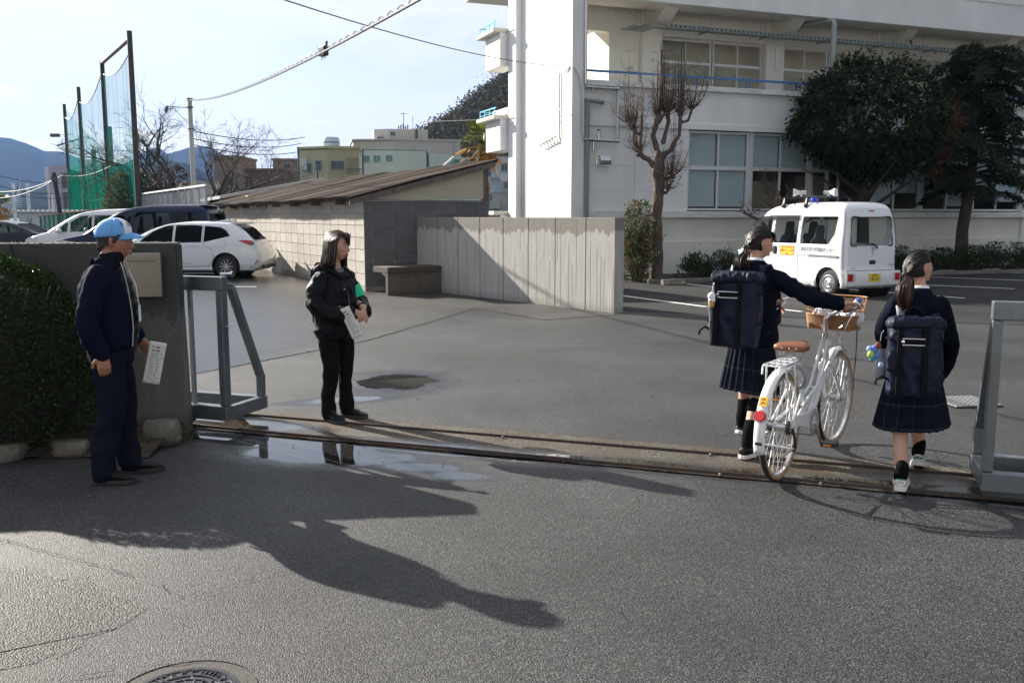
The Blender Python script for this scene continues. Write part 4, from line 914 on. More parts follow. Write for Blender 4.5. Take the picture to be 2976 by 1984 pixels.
# generic bush
def bush(name, loc, dims, n, size, mat, label, cat='bush', seed=1, up=.6, group=None, stems=14, asp=.4, tw=True, cluster=60, cs=.07):
    rnd = random.Random(seed); o = empty(name, loc, 0, label, cat, group); m = MB(); pts = []; dl = []
    for i in range(stems):
        a = rnd.random() * 6.283; rr = math.sqrt(rnd.random()); e_ = Vector((math.cos(a) * rr * dims[0] * .9, math.sin(a) * rr * dims[1] * .9, dims[2] * rnd.uniform(.62, 1.02) * (1 - .35 * rr)))
        b = Vector((e_.x * .25, e_.y * .25, 0)); m.path([b, b.lerp(e_, .5) + Vector((0, 0, .05)), e_], [.010, .007, .003], 4, caps=False)
        for k in range(5):
            c = b.lerp(e_, rnd.uniform(.3, 1.0)); e2 = c + Vector((rnd.gauss(0, .09), rnd.gauss(0, .09), rnd.uniform(.0, .12))); m.path([c, e2], [.004, .002], 3, caps=False)
            for z_ in range(cluster // 5): pts.append(c.lerp(e2, rnd.random()) + Vector((rnd.gauss(0, cs), rnd.gauss(0, cs), rnd.gauss(0, cs))))
    for i in range(n):
        a = rnd.random() * 6.283; ph = rnd.random() ** .5; z = rnd.random()
        rr = ph * math.sqrt(max(0, 1 - (z ** 2) * .85)); p = Vector((dims[0] * rr * math.cos(a), dims[1] * rr * math.sin(a), dims[2] * z * .95))
        if noise.noise(p * 5 + Vector((seed, 0, 0))) > -.12: pts.append(p)
    m.build('stems', TWIG, o)
    leaves('foliage', pts, size, mat, o, rnd, align=lambda p: Vector((p.x * .6, p.y * .6, up)), asp=asp)
    return o
HG = leafm('hedge_leaf', (.012, .022, .010), (.06, .085, .03), .45, .2)
e21 = Vector((math.cos(R(21)), math.sin(R(21)), 0)); n21 = Vector((math.sin(R(21)), -math.cos(R(21)), 0))
def B(x, y, z=0): return Vector((1.87, 25, z)) + e21 * x - n21 * y
k = 0
hb = [('low leafy hedge shrub just right of the pollarded tree', 2.25), ('second low hedge shrub right of the pollarded tree', 3.15), ('third hedge shrub, left of the schoolgirl head', 4.05), ('hedge shrub beside the van front', 4.95), (None, 5.9), (None, 6.9), (None, 7.9), (None, 8.9), ('hedge shrub at the right rear corner of the van', 9.85), ('hedge shrub between the van and the conifer', 10.75), ('hedge shrub just left of the conifer trunk', 11.7), ('hedge shrub under the conifer, in front of its trunk', 12.6), ('taller hedge shrub right of the conifer trunk', 13.5), ('second taller hedge shrub right of the conifer', 14.4), ('hedge shrub near the right photo edge', 15.3), ('hedge shrub cut by the right photo edge', 16.2)]
random.seed(31)
for i, (lab, x) in enumerate(hb):
    if lab is None: lab = 'hedge shrub hidden behind the white van, %s' % ['at its left front corner', 'behind its sliding door', 'behind its rear wheel', 'behind its tail'][int(x - 5.5)]
    p = B(x, -2.15 + random.uniform(-.1, .1)); hgt = .72 + random.uniform(-.06, .1) + (.08 if x > 11 else 0) + (.08 if x > 13 else 0)
    bush('hedge_shrub', p, (.56, .45, hgt), 1500, .06, HG, lab, 'shrub', 50 + i, .8, 'low hedge in front of the school', stems=26)
# hedge soil strip
q0, q1, q2, q3 = B(.4, -2.95), B(20, -2.95), B(20, .1), B(.4, .1)
m = MB(); m.grid(lambda u, v: tuple((q0.lerp(q1, u)).lerp(q3.lerp(q2, u), v) + Vector((0, 0, .012 + .06 * math.sin(math.pi * v) + .02 * noise.noise(Vector((u * 60, v * 8, 0)))))), 80, 10); m.build('hedge_bed', SOIL, smooth=180, kind='structure')
m = MB(); m.prism([tuple(B(.4, -3.05)), tuple(B(20, -3.05)), tuple(B(20, -2.93)), tuple(B(.4, -2.93))], (0, 0, .10)); m.build('hedge_kerb', STOP, kind='structure', bevel=.01)
# nandina
nd_ = bush('nandina_shrub', (3.12, 22.85, 0), (.52, .45, 2.1), 2600, .075, leafm('nandina_leaf', (.02, .035, .012), (.13, .15, .055), .35, .25), 'tall loose nandina shrub with reddish leaf tips left of the pollarded tree', 'shrub', 77, .5, stems=46, cluster=60, cs=.09)
rnd = random.Random(3); pts = []
for i in range(26):
    c = Vector((rnd.gauss(-.12, .25), rnd.gauss(-.1, .2), rnd.uniform(.3, 1.95)))
    for j in range(18): pts.append(c + Vector((rnd.gauss(0, .06), rnd.gauss(0, .06), rnd.gauss(0, .06))))
leaves('red_leaves', pts, .065, leafm('nandina_red', (.20, .05, .02), (.42, .14, .05), .4, .3), nd_, rnd)
rnd = random.Random(8); pts = []
for i in range(10):
    c = Vector((rnd.gauss(-.05, .25), rnd.gauss(-.1, .15), rnd.uniform(.15, .8)))
    for j in range(60): pts.append(c + Vector((rnd.gauss(0, .09), rnd.gauss(0, .09), rnd.gauss(0, .07))))
leaves('pale_leaves', pts, .055, leafm('pale_leaf', (.06, .09, .04), (.22, .25, .15), .35, .25), nd_, rnd)
# small bare tree behind the van
sb = empty('small_bare_tree', (7.15, 25.2, 0), 0, 'small gnarled bare tree between the window and the van roof', 'tree'); rnd = random.Random(12); m = MB()
m.path([(0, 0, 0), (.05, 0, .7), (-.1, 0, 1.4), (.0, 0, 1.9), (.05, 0, 2.3)], [.09, .08, .075, .085, .07], 9)
for i in range(11):
    a = rnd.random() * 6.283; grow(m, Vector((.03, 0, rnd.uniform(1.7, 2.35))), Vector((math.cos(a), math.sin(a) * .6, rnd.uniform(.1, .7))).normalized(), rnd.uniform(.35, .6), .03, 2, rnd, .7, .15, 3, 5, .7, .25, .0035)
m.path([(-.05, 0, 1.1), (-.4, -.1, 1.5), (-.9, -.15, 1.72)], [.06, .05, .03], 7)
for i in range(5): a = rnd.random() * 6.283; grow(m, Vector((-.7, -.12, 1.65)), Vector((math.cos(a), math.sin(a), .5)).normalized(), .35, .016, 2, rnd, .7, .2, 3, 5, .7, .25, .003)
m.build('trunk', BARK, sb, smooth=180)
# clipped shrub in front of the gate wall
cs = empty('clipped_shrub', (-3.66, 6.30, 0), 0, 'large dome shaped clipped evergreen shrub at the left photo edge', 'shrub'); rnd = random.Random(2)
V = []; F = []
m = MB()
for i in range(14): a = i * 2.4; m.path([(0, 0, 0), (math.cos(a) * .3, math.sin(a) * .25, .6), (math.cos(a) * .55, math.sin(a) * .45, 1.15)], [.03, .02, .006], 5)
m.build('stems', BARK, cs)
nL = 30000
for i in range(nL):
    z = rnd.uniform(-.35, 1); a = rnd.random() * 6.283; rr = math.sqrt(max(0, 1 - z * z)) if z > 0 else 1.0 - .1 * abs(z)
    f = 1 - abs(rnd.gauss(0, .045)); nn = 1 + .05 * noise.noise(Vector((rr * math.cos(a) * 3, rr * math.sin(a) * 3, z * 3)))
    c = Vector((.74 * rr * math.cos(a), .56 * rr * math.sin(a), .56 + .82 * z if z > 0 else .56 + 1.25 * z)) ; c = Vector((c.x * f * nn, c.y * f * nn, .56 + (c.z - .56) * f * nn))
    if c.z < .04: continue
    nrm = Vector((c.x / .8, c.y / .56, max(0, z))).normalized(); d = (nrm * .9 + Vector((rnd.gauss(0, .6), rnd.gauss(0, .6), rnd.gauss(.2, .5)))).normalized(); l = rnd.uniform(.014, .026); u = d.cross(Vector((rnd.gauss(0, 1), rnd.gauss(0, 1), rnd.gauss(0, 1)))).normalized() * l * .32
    b = len(V); V += [tuple(c), tuple(c + d * l * .5 + u), tuple(c + d * l), tuple(c + d * l * .5 - u)]; F.append((b, b + 1, b + 2, b + 3))
me = bpy.data.meshes.new('foliage'); me.from_pydata(V, [], F); me.materials.append(leafm('box_leaf', (.012, .025, .008), (.05, .085, .025), .28, .15)); link('foliage', me, cs)
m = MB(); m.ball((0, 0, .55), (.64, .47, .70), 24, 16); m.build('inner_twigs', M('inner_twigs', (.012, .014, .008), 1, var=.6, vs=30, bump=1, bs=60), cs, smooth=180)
# cherry tree far left
ch = empty('cherry_tree', (-18.5, 50, 0), 0, 'wide spreading bare cherry tree behind the parked cars', 'tree'); rnd = random.Random(17); m = MB()
m.path([(0, 0, 0), (.1, 0, 1.2), (-.1, 0, 2.4), (.2, 0, 3.4)], [.42, .36, .33, .30], 10)
def big(p, pts_, r0):
    P_ = [Vector(p)] + [Vector(q) for q in pts_]; k = len(P_); P_ = [Vector((p.x * 1.02, p.y, p.z * .84 + .2)) for p in P_]; r0 *= .62; rs_ = [r0 * (1 - .62 * i / (k - 1)) for i in range(k)]; m.path(P_, rs_, 7, caps=False)
    for i in range(1, k):
        for j in range(4 if i == k - 1 else 3):
            a = rnd.random() * 6.283; d = ((P_[i] - P_[i - 1]).normalized() + Vector((math.cos(a) * .8, math.sin(a) * .8, rnd.uniform(-.25, .3)))).normalized(); grow(m, P_[i], d, rnd.uniform(1.0, 1.6), rs_[i] * .5 + .008, 3, rnd, .65, .03, 3, 5, .68, .22, .008)
big((.1, 0, 2.6), [(-.4, 0, 3.8), (-1.0, .5, 4.8), (-1.3, .8, 6.0)], .22); big((.2, 0, 3.2), [(.2, 0, 4.2), (-.3, -.4, 5.2), (-.2, -.5, 6.4)], .22)
big((-.1, 0, 3.0), [(-1.2, 0, 4.2), (-2.4, .3, 4.9), (-3.8, .3, 5.4)], .18); big((.0, 0, 1.8), [(1.0, 0, 2.0), (2.0, .2, 2.2), (3.2, .3, 3.0)], .3)
big((1.8, 0, 2.1), [(2.6, 0, 3.0), (3.2, -.3, 4.2), (3.9, -.5, 5.2)], .17); big((2.4, 0, 2.3), [(3.2, .3, 2.7), (4.3, .3, 3.5), (5.2, .3, 3.9)], .15); big((2.0, 0, 2.2), [(2.3, .5, 3.2), (1.9, .6, 4.4), (2.4, .6, 5.5)], .15)
big((.2, 0, 2.8), [(-.6, -.4, 3.0), (-1.8, -.6, 3.6), (-3.0, -.6, 4.1)], .14)
m.build('trunk', M('bark_cherry', (.10, .088, .082), .85, var=.4, vs=3), ch, smooth=180)
# evergreen shrub below it
o = bush('camellia_bush', (-19.6, 48, 0), (1.7, 1.2, 4.0), 5000, .22, leafm('camellia_leaf', (.03, .045, .02), (.14, .16, .08), .4, .25), 'green and brown bush behind the grey railing under the bare tree', 'bush', 5, .3, stems=30, cluster=70, cs=.3)
o = bush('brown_bush', (-17.4, 47.5, 0), (1.6, 1.0, 4.3), 2600, .18, leafm('russet_leaf', (.05, .035, .025), (.16, .11, .08), .6, .2), 'reddish brown thicket right of the green bush behind the railing', 'bush', 6, .3, stems=44, cluster=40, cs=.3)
# palms
def palm(loc, h, cr, label, seed, gold=.5):
    o = empty('palm_tree', loc, 0, label, 'palm tree', 'palm trees'); rnd = random.Random(seed); m = MB(); k = 14
    m.path([(.02 * math.sin(i), 0, h * i / k) for i in range(k + 1)], [.16 + .03 * (i % 2) for i in range(k + 1)], 9)
    m.build('trunk', M('palm_fibre', (.22, .12, .05), .95, var=.6, vs=9, bump=1, bs=20, bd=.04), o)
    for nm, cnt, mat, lo, hi in (('green_fronds', 26, leafm('palm_green', (.06, .09, .02), (.24, .26, .07), .4, .35), -.1, 1.2), ('dead_fronds', 13, leafm('palm_dead', (.25, .13, .04), (.50, .30, .10), .6, .35), -1.1, -.2)):
        m = MB()
        for i in range(cnt):
            a = rnd.random() * 6.283; el = rnd.uniform(lo, hi); L_ = cr * rnd.uniform(.7, 1); d = Vector((math.cos(a) * math.cos(el), math.sin(a) * math.cos(el), math.sin(el))); b = Vector((0, 0, h)); e_ = b + d * L_ * .6
            m.path([b, e_], [.02, .012], 4)
            u = d.cross(Vector((0, 0, 1))).normalized() if abs(d.z) < .95 else Vector((1, 0, 0)); v = u.cross(d)
            for j in range(17):
                t = (j - 8) / 8 * 1.25; dd = d * math.cos(t) + u * math.sin(t); tip = e_ + dd * L_ * .5 + Vector((0, 0, -L_ * .16)); s_ = v * .0 + (dd.cross(v)).normalized() * .025; m.add([e_ - s_ * .3, e_.lerp(tip, .5) - s_, tip, e_.lerp(tip, .5) + s_], [(0, 1, 2, 3)])
        m.build(nm, mat, o)
palm((-1.0, 33.0, 0), 4.15, 1.15, 'palm with green and golden fronds beside the school balconies', 1)
palm((-43.2, 78, 0), 2.5, 1.5, 'small palm at the far left photo edge before the mountain', 2)
# ============================================================ BACKGROUND
def bbox_building(name, x0, x1, yc, d, h, label, wall, roofm=None, rz=0, floors=()):
    o = empty(name, ((x0 + x1) / 2, yc, 0), rz, label, 'building'); w_ = (x1 - x0) / 2
    m = MB(); m.box(-w_, w_, 0, d, 0, h); m.build('wall', wall, o)
    m = MB(); m.box(-w_ - .1, w_ + .1, -.1, d + .1, h, h + .2); m.build('roof', roofm or wall, o); return o, w_
WGL = M('far_window', (.05, .08, .09), .12, coat=.3)
WFR = M('far_frame', (.35, .38, .38), .5)
def fwin(o, x, z, w_, h, y=-.0, mat=None):
    m = MB(); m.box(x - w_ / 2 - .06, x + w_ / 2 + .06, y - .05, y, z - h / 2 - .06, z + h / 2 + .06); f = m.build('window', WFR, o)
    m = MB(); m.box(x - w_ / 2, x - .02, y - .07, y - .052, z - h / 2, z + h / 2); m.build('pane', mat or WGL, f)
    m = MB(); m.box(x + .02, x + w_ / 2, y - .07, y - .052, z - h / 2, z + h / 2); m.build('pane', mat or WGL, f); return f
def px(x, d): return (x - 1176) / 2109 * d * .98
def pz(y, d): return 1.62 + d * math.tan(math.atan((784 - y) / 2109) - R(7.75))
# yellow building (two visible faces)
YW = M('yellow_siding', (.50, .46, .27), .8, var=.08, vs=.6, stretch=(8, 8, .2), bump=.2, bs=6)
D = 62
yb = empty('yellow_building', (px(752, D), D, 0), R(8), 'pale yellow two storey building with flat roof behind the brown shed roof', 'building')
m = MB(); m.box(0, 2.05, 0, 6, 0, pz(341, D)); m.build('wall', YW, yb)
m = MB(); m.prism([(0, 0, 0), (-1.95, 1.1, 0), (-1.95, 4, 0), (0, 4, 0)], (0, 0, pz(343, D))); m.build('side_wall', M('yellow_side', (.50, .47, .31), .8, var=.1, vs=1), yb)
m = MB(); m.prism([(-2.05, 1.1, 0), (0, -.1, 0), (2.15, -.1, 0), (2.15, 6, 0), (-2.0, 4.5, 0)], (0, 0, .15)); r_ = m.build('roof', M('yellow_side'), yb); r_.location.z = pz(341, D)
fwin(yb, .62, pz(379, D), .85, .52)
m = MB(); m.box(1.25, 2.05, -.03, .0, pz(395, D), pz(362, D)); m.build('recess_shade_panel', M('recess_shade', (.30, .28, .18), .9), yb)  # flat panel on the wall, shade of the balcony recess put into its colour
m = MB(); m.box(1.2, 2.25, -.8, -.03, pz(412, D), pz(404, D)); m.build('balcony_floor', YW, yb)
m = MB()
for i in range(16): m.box(1.22 + i * .066, 1.24 + i * .066, -.8, -.77, pz(404, D), pz(389, D))
m.box(1.2, 2.25, -.81, -.76, pz(389, D), pz(388, D)); m.build('balcony_railing', M('dark_rail', (.06, .08, .08), .5), yb)
m = MB()
for i in range(13): m.box(.0 + i * .165, .015 + i * .165, -.012, .0, 3, pz(343, D))
m.build('siding_joint', M('joint_yellow', (.36, .33, .2), .9), yb)
for (t, z, w_) in ((.33, 380, .4), (.65, 385, .3)):
    f = fwin(yb, 0, pz(z, D), w_, .6); f.location = (-1.95 * t, 1.1 * t, 0); f.rotation_euler = (0, 0, math.atan2(-1.1, 1.95))
m = MB(); q = Vector((-1.95, 1.1, 0)); d_ = q.normalized(); a, b = q * .72, q * .98; m.prism([(a.x - .03, a.y - .03, pz(390, D)), (b.x - .03, b.y - .03, pz(390, D)), (b.x - .03, b.y - .03, pz(362, D)), (a.x - .03, a.y - .03, pz(362, D))], (-.02, -.03, 0)); m.build('blank_signboard', M('sign_white', (.62, .62, .60), .6), yb)
wt = empty('water_tank', (px(747, D), D + 2, pz(341, D) + .2), 0, 'white and blue water tank on the yellow building roof', 'water tank')
m = MB(); m.lathe([(0, 0), (.55, 0), (.58, .1), (.58, .55), (.5, .68), (0, .74)], 20, (0, 0, 0)); m.build('tank_body', M('tank_white', (.45, .52, .62), .5), wt, smooth=40)
m = MB(); m.lathe([(.585, .28), (.585, .36)], 20); m.build('blue_band', M('tank_blue', (.08, .14, .35), .5), wt)
m = MB()
for a in range(4): m.cyl((.4 * math.cos(a * 1.57 + .7), .4 * math.sin(a * 1.57 + .7), -.1), (.4 * math.cos(a * 1.57 + .7), .4 * math.sin(a * 1.57 + .7), 0), .05)
m.build('tank_leg', WFR, wt)
# white building
D = 78; GW1 = M('offwhite_wall', (.50, .47, .42), .85, var=.12, vs=.5); GW2 = M('offwhite_side', (.46, .44, .42), .85, var=.12, vs=.5)
wb = empty('white_building', (px(905, D), D, 0), R(12), 'large off-white flat roofed building with penthouse behind the shed', 'building')
m = MB(); m.box(0, 5.6, 0, 9, 0, pz(322, D)); m.build('wall', GW2, wb)
m = MB(); m.prism([(0, 0, 0), (-3.3, 1.6, 0), (-3.3, 8, 0), (0, 8, 0)], (0, 0, pz(323, D))); m.build('side_wall', GW1, wb)
m = MB(); m.prism([(-3.4, 1.5, 0), (0, -.1, 0), (5.7, -.1, 0), (5.7, 9, 0), (-3.4, 9, 0)], (0, 0, .14)); r_ = m.build('roof', GW2, wb); r_.location.z = pz(322, D)
m = MB(); m.box(-.3, 3.2, 3.0, 7, pz(322, D), pz(297, D) + .3); m.prism([(-.3, 3, pz(322, D)), (-1.4, 3.8, pz(322, D)), (-1.4, 7, pz(322, D)), (-.3, 7, pz(322, D))], (0, 0, pz(297, D) + .3 - pz(322, D))); m.build('penthouse', GW1, wb)
for t, y in ((.42, 359), (.68, 359), (.12, 359)):
    f = fwin(wb, 0, pz(364, D), .55, .5); f.location = (-3.3 * t, 1.6 * t, 0); f.rotation_euler = (0, 0, math.atan2(-1.6, 3.3))
fwin(wb, .15, pz(306, D) + .2, .35, .3, 3.0); 
f = fwin(wb, 0, pz(312, D), .5, .35); f.location = (-.9, 3.3, 0); f.rotation_euler = (0, 0, math.atan2(-.8, 1.1))
m = MB()
for i in range(5): m.cyl((1.9 + .9 * (i % 2), -.06, pz(338, D)), (1.9 + .9 * (i % 2), .02, pz(338, D)), .03)
m.cyl((5.0, -.05, 3), (5.0, -.05, pz(326, D)), .04, n=6); m.build('wall_pipe', WFR, wb)
m = MB(); zt = pz(297, D) + .3; m.cyl((1.2, 4, zt), (1.2, 4, zt + 1.5), .03, n=6); m.cyl((.9, 4, zt + 1.4), (1.5, 4, zt + 1.4), .02, n=5); m.cyl((2.0, 4, zt), (2.0, 4, zt + 1.2), .025, n=5)
for i in range(5): m.box(.7 + .2 * i, .8 + .2 * i, 3.9, 4.1, zt, zt + .35 + .1 * (i % 3))
m.box(2.1, 2.3, 2.9, 2.95, pz(322, D), zt); m.build('antenna', M('antenna_dark', (.07, .07, .07), .5), wb)
# brown low buildings
BR1 = M('brown_tile', (.23, .18, .14), .85, var=.15, vs=2)
D = 88; o, w_ = bbox_building('brown_building', px(625, D), px(692, D), D, 6, pz(369, D), 'small brown tiled building left of the yellow one', BR1, rz=R(4)); fwin(o, .0, pz(386, D), .7, .8)
D = 84; o, w_ = bbox_building('dark_brown_house', px(490, D), px(545, D), D, 6, pz(362, D), 'tall brown block behind the bare cherry tree', M('brown_wall', (.30, .23, .18), .85, var=.2, vs=1)); fwin(o, .3, pz(415, D), .6, .9)
D = 86; o, w_ = bbox_building('long_brown_roof_house', px(530, D), px(650, D), D, 6, pz(392, D), 'long low brown house behind the shed roofs', M('dark_tile', (.16, .12, .10), .85, var=.3, vs=2))
D = 120; o, w_ = bbox_building('distant_office', px(400, D), px(690, D), D, 6, pz(420, D), 'pale distant low building beyond the cherry tree', M('pale_wall', (.42, .40, .38), .9))
# houses by the palm
D = 66; hs = empty('blue_roof_house', (px(1070, D), D, 0), R(-6), 'house with blue tiled gable roof beside the palm', 'house')
TILE = M('blue_tile', (.035, .075, .12), .35, var=.4, vs=2, bump=.3, bs=10)
def tiled(m, p00, p10, p01, p11, nu, nv, th=.06):
    for j in range(nv):
        for i in range(nu):
            def P_(u, v): return (Vector(p00).lerp(Vector(p10), u)).lerp(Vector(p01).lerp(Vector(p11), u), v)
            a, b, c, d = P_(i / nu, j / nv), P_((i + .86) / nu, j / nv), P_((i + .86) / nu, (j + 1) / nv), P_(i / nu, (j + 1) / nv); up = Vector((0, 0, th)); m.add([a + up, b + up, c, d], [(0, 1, 2, 3)])
zr = pz(364, D); ze = pz(402, D)
m = MB(); tiled(m, (-1.8, -1.2, ze), (3.2, -1.2, ze), (-1.0, 1, zr), (3.2, 1, zr), 26, 9); m.prism([(-1.8, -1.2, ze - .1), (3.2, -1.2, ze - .1), (3.2, 1, zr - .1), (-1.0, 1, zr - .1)], (0, 0, .06)); m.build('roof', TILE, hs)
m = MB(); m.beam((-1.95, -1.3, ze), (-1.05, 1, zr + .12), .18, .22); m.box(-1.2, 3.2, .9, 1.15, zr, zr + .14); m.build('ridge', M('ridge_pale', (.40, .38, .34), .8), hs)
m = MB(); m.box(-1.4, 3.2, -.9, 3, 0, ze); m.build('wall', M('house_wall', (.40, .42, .42), .85), hs)
m = MB(); m.box(-3.2, -1.0, -2.0, .5, 0, pz(430, D)); m.build('annex', M('house_wall'), hs); m = MB(); tiled(m, (-3.4, -2.2, pz(425, D)), (0.5, -2.2, pz(425, D)), (-3.2, -.4, pz(402, D)), (.5, -.4, pz(402, D)), 22, 5); m.build('annex_roof', TILE, hs)
D = 60; hw = empty('white_house', (px(1160, D), D, 0), R(-3), 'bluish white house seen between the shed and the school', 'house')
m = MB(); m.box(-.9, 3, 0, 6, 0, pz(360, D)); m.build('wall', M('bluewhite_wall', (.52, .55, .60), .85, var=.08, vs=1), hw); fwin(hw, -.05, pz(384, D), .35, .45); fwin(hw, .1, pz(425, D), .3, .4)
m = MB(); tiled(m, (-1.5, -1.6, pz(440, D)), (.5, -1.6, pz(440, D)), (-1.2, .0, pz(408, D)), (-.4, .0, pz(408, D)), 14, 8); m.build('porch_roof', TILE, hw)
m = MB(); m.box(-1.3, .2, -1.4, 0, 0, pz(442, D)); m.build('porch_wall', M('house_wall'), hw); fwin(hw, -.9, pz(458, D), .3, .6, -1.4)
m = MB(); m.box(-1.25, -.2, -1.9, -1.4, pz(480, D), pz(462, D)); m.build('balcony', M('house_wall'), hw)
m = MB(); m.box(-1.5, 3, -2.2, -1.95, 0, pz(492, D)); m.build('garden_wall', M('teal_wall', (.05, .15, .15), .8), hw)
# lilac building far left
D = 90; LIL = M('lilac_wall', (.46, .43, .52), .85, var=.08, vs=.8)
lb = empty('lilac_building', (px(88, D), D, 0), R(-10), 'pale lilac three storey building behind the left net poles', 'building')
h = pz(380, D); m = MB(); m.box(.9, 6.5, 0, 7, 0, h); m.build('wall', LIL, lb); m = MB(); m.box(.0, .9, .6, 4, pz(425, D), h - .1); m.box(.25, .95, .8, 4, 0, pz(425, D)); m.build('stair_tower', M('lilac_pale', (.58, .58, .66), .85), lb)
fwin(lb, 3.0, pz(415, D), 1.5, 1.4, mat=M('shut_brown', (.12, .09, .08), .5)); fwin(lb, 2.7, pz(460, D), .8, 1.5); fwin(lb, 3.9, pz(462, D), .9, 1.3, mat=M('white_panel', (.6, .6, .65), .5)); fwin(lb, .6, pz(462, D), .3, 1.2, .6)
m = MB(); m.cyl((1.65, -.4, 0), (1.65, -.4, pz(445, D)), .22); m.build('standpipe', M('lilac_pale'), lb, smooth=60)
m = MB(); m.box(3.8, 5.2, 1, 2, h, h + .6); m.build('roof_unit', M('lilac_pale'), lb)
D = 55; sh = empty('white_storage_hut', (px(30, D), D, 0), R(-4), 'low white storage hut with ribbed roof beyond the parked cars', 'hut')
m = MB(); m.box(0, 2.9, 0, 3, 0, pz(487, D)); m.build('wall', M('hut_white', (.55, .57, .60), .7), sh); m = MB()
for i in range(16): m.box(-.1 + i * .30, .08 + i * .30, -.2, 3.2, pz(487, D), pz(483, D) + .03)
m.box(-.1, 4.8, -.15, 3.2, pz(488, D), pz(485, D)); m.build('roof', M('roof_white', (.62, .63, .64), .6), sh); m = MB(); m.box(2.9, 4.7, .1, 3, 0, pz(488, D)); m.build('wall', M('hut_grey', (.30, .31, .33), .7), sh)
m = MB(); m.lathe([(0, 0), (.16, 0), (.16, .05)], 16, (.65, -.05, pz(505, D)), 'y'); m.box(1.4, 1.42, -.02, 0, .5, pz(500, D)); m.build('hut_fittings', WFR, sh)
# green mesh fence
gf = empty('green_fence', (0, 0, 0), 0, 'low green mesh fence with orange cap posts behind the white minivan', 'fence')
a, b = Vector((px(80, 48), 48, 0)), Vector((px(238, 46), 46, 0))
m = MB(); m.poly([a, b, b + Vector((0, 0, pz(478, 46))), a + Vector((0, 0, pz(496, 48)))]); m.build('fence_mesh', net_mat('fence_net', (.02, .16, .11), .55), gf)
for i in range(16):
    p = a.lerp(b, i / 15); z = pz(496, 48) + (pz(478, 46) - pz(496, 48)) * i / 15; m = MB(); m.cyl(p, p + Vector((0, 0, z)), .035, n=6); m.build('post', M('green_post', (.02, .12, .08), .5), gf)
    if i < 15: m = MB(); q = a.lerp(b, (i + .8) / 15); m.beam(p + Vector((0, 0, z)), q + Vector((0, 0, z + .02)), .05, .04); m.build('cap_rail', M('orange_cap', (.50, .25, .12), .7), gf)
# tall ball-stop net: four dark poles, crossbars, nets
STP = M('net_pole', (.055, .05, .045), .6, var=.4, vs=4); GN = M('green_pole', (.02, .16, .10), .5)
nf = empty('ball_stop_net', (0, 0, 0), 0, 'tall sports net hung between four dark poles with green mesh', 'net fence')
pp_ = [(-18.1, 45.0), (-23.2, 53.6), (-29.4, 64), (-35.0, 73.6)]; HT = 10.3
for i, (x, y) in enumerate(pp_):
    m = MB(); m.cyl((x, y, 0), (x - .0, y, HT), .15, .12, n=10); m.build('pole', STP, nf, smooth=60)
m = MB(); m.cyl((pp_[0][0], pp_[0][1], HT - .35), (pp_[1][0], pp_[1][1], HT - .1), .10, n=8); m.build('crossbar', STP, nf, smooth=60)
NET1 = net_mat('net_pale', (.05, .28, .27), .34); NET2 = net_mat('net_green', (.008, .19, .12), .80)
def netpanel(a, b, z1a, z1b, z0, mat, sag, nm='net_panel', fold=0):
    def f(u, v):
        zt = z1a + (z1b - z1a) * u - sag * math.sin(math.pi * u); off = fold * math.sin(u * 31 + 2 * math.sin(v * 3)) * (.5 + v * .5)
        return (a[0] + (b[0] - a[0]) * u + off, a[1] + (b[1] - a[1]) * u + off, z0 + (zt - z0) * v)
    m = MB(); m.grid(f, 40, 10); return m.build(nm, mat, nf, smooth=180)
for i in range(3):
    a, b = pp_[i], pp_[i + 1]; netpanel(a, b, HT - (.5 if i else .9), HT - (1.0 if i else .7), 4.0, NET1, .75 if i else .5)
netpanel(pp_[3], (-38, 90), HT - .3, 7.2, 4.4, NET1, .3)
netpanel(pp_[0], pp_[1], 4.6, 4.4, 0, net_mat('net_dim', (.02, .25, .20), .45), -.1, fold=.06); netpanel(pp_[1], pp_[2], 4.9, 4.3, 0, NET2, .35, fold=.12); netpanel(pp_[2], pp_[3], 4.6, 5.3, 0, NET2, 0, fold=.12)
m = MB()
for i in range(3):
    a, b = pp_[i], pp_[i + 1]
    m.path([(a[0] + (b[0] - a[0]) * t, a[1] + (b[1] - a[1]) * t, HT - (.5 if i else .9) + ((HT - (1.0 if i else .7)) - (HT - (.5 if i else .9))) * t - (.75 if i else .5) * math.sin(math.pi * t)) for t in [k / 16 for k in range(17)]], .025, 4)
m.build('net_cable', STP, nf)
g2 = empty('green_net_tower', (0, 0, 0), 0, 'smaller green net cage standing behind the tall dark poles', 'net cage')
for (x, y, z) in ((-36.8, 80, 9.4), (-34.3, 80, 10.2), (-34.0, 76, 8.0)):
    m = MB(); m.cyl((x, y, 0), (x, y, z - 1.0), .2, n=8); m.build('pole', GN, g2, smooth=60)
m = MB(); m.cyl((-36.8, 80, 8.2), (-38.9, 80, 7.6), .07, n=6); m.build('crossbar', GN, g2)
m = MB(); m.add([(-38.0, 80.5, 0), (-32.4, 80.5, 0), (-32.4, 80.5, 5.9), (-38.0, 80.5, 5.9)], [(0, 1, 2, 3)]); m.build('net_panel', NET2, g2)
m = MB(); m.box(-21.0, -19.5, 62, 63, 3.55, 3.68); m.box(-21.2, -21.1, 62, 62.1, 0, 3.6); m.box(-25.4, -22.2, 61.9, 63, 3.55, 3.68); sb2 = m.build('dugout_roof', M('roof_white'), g2)
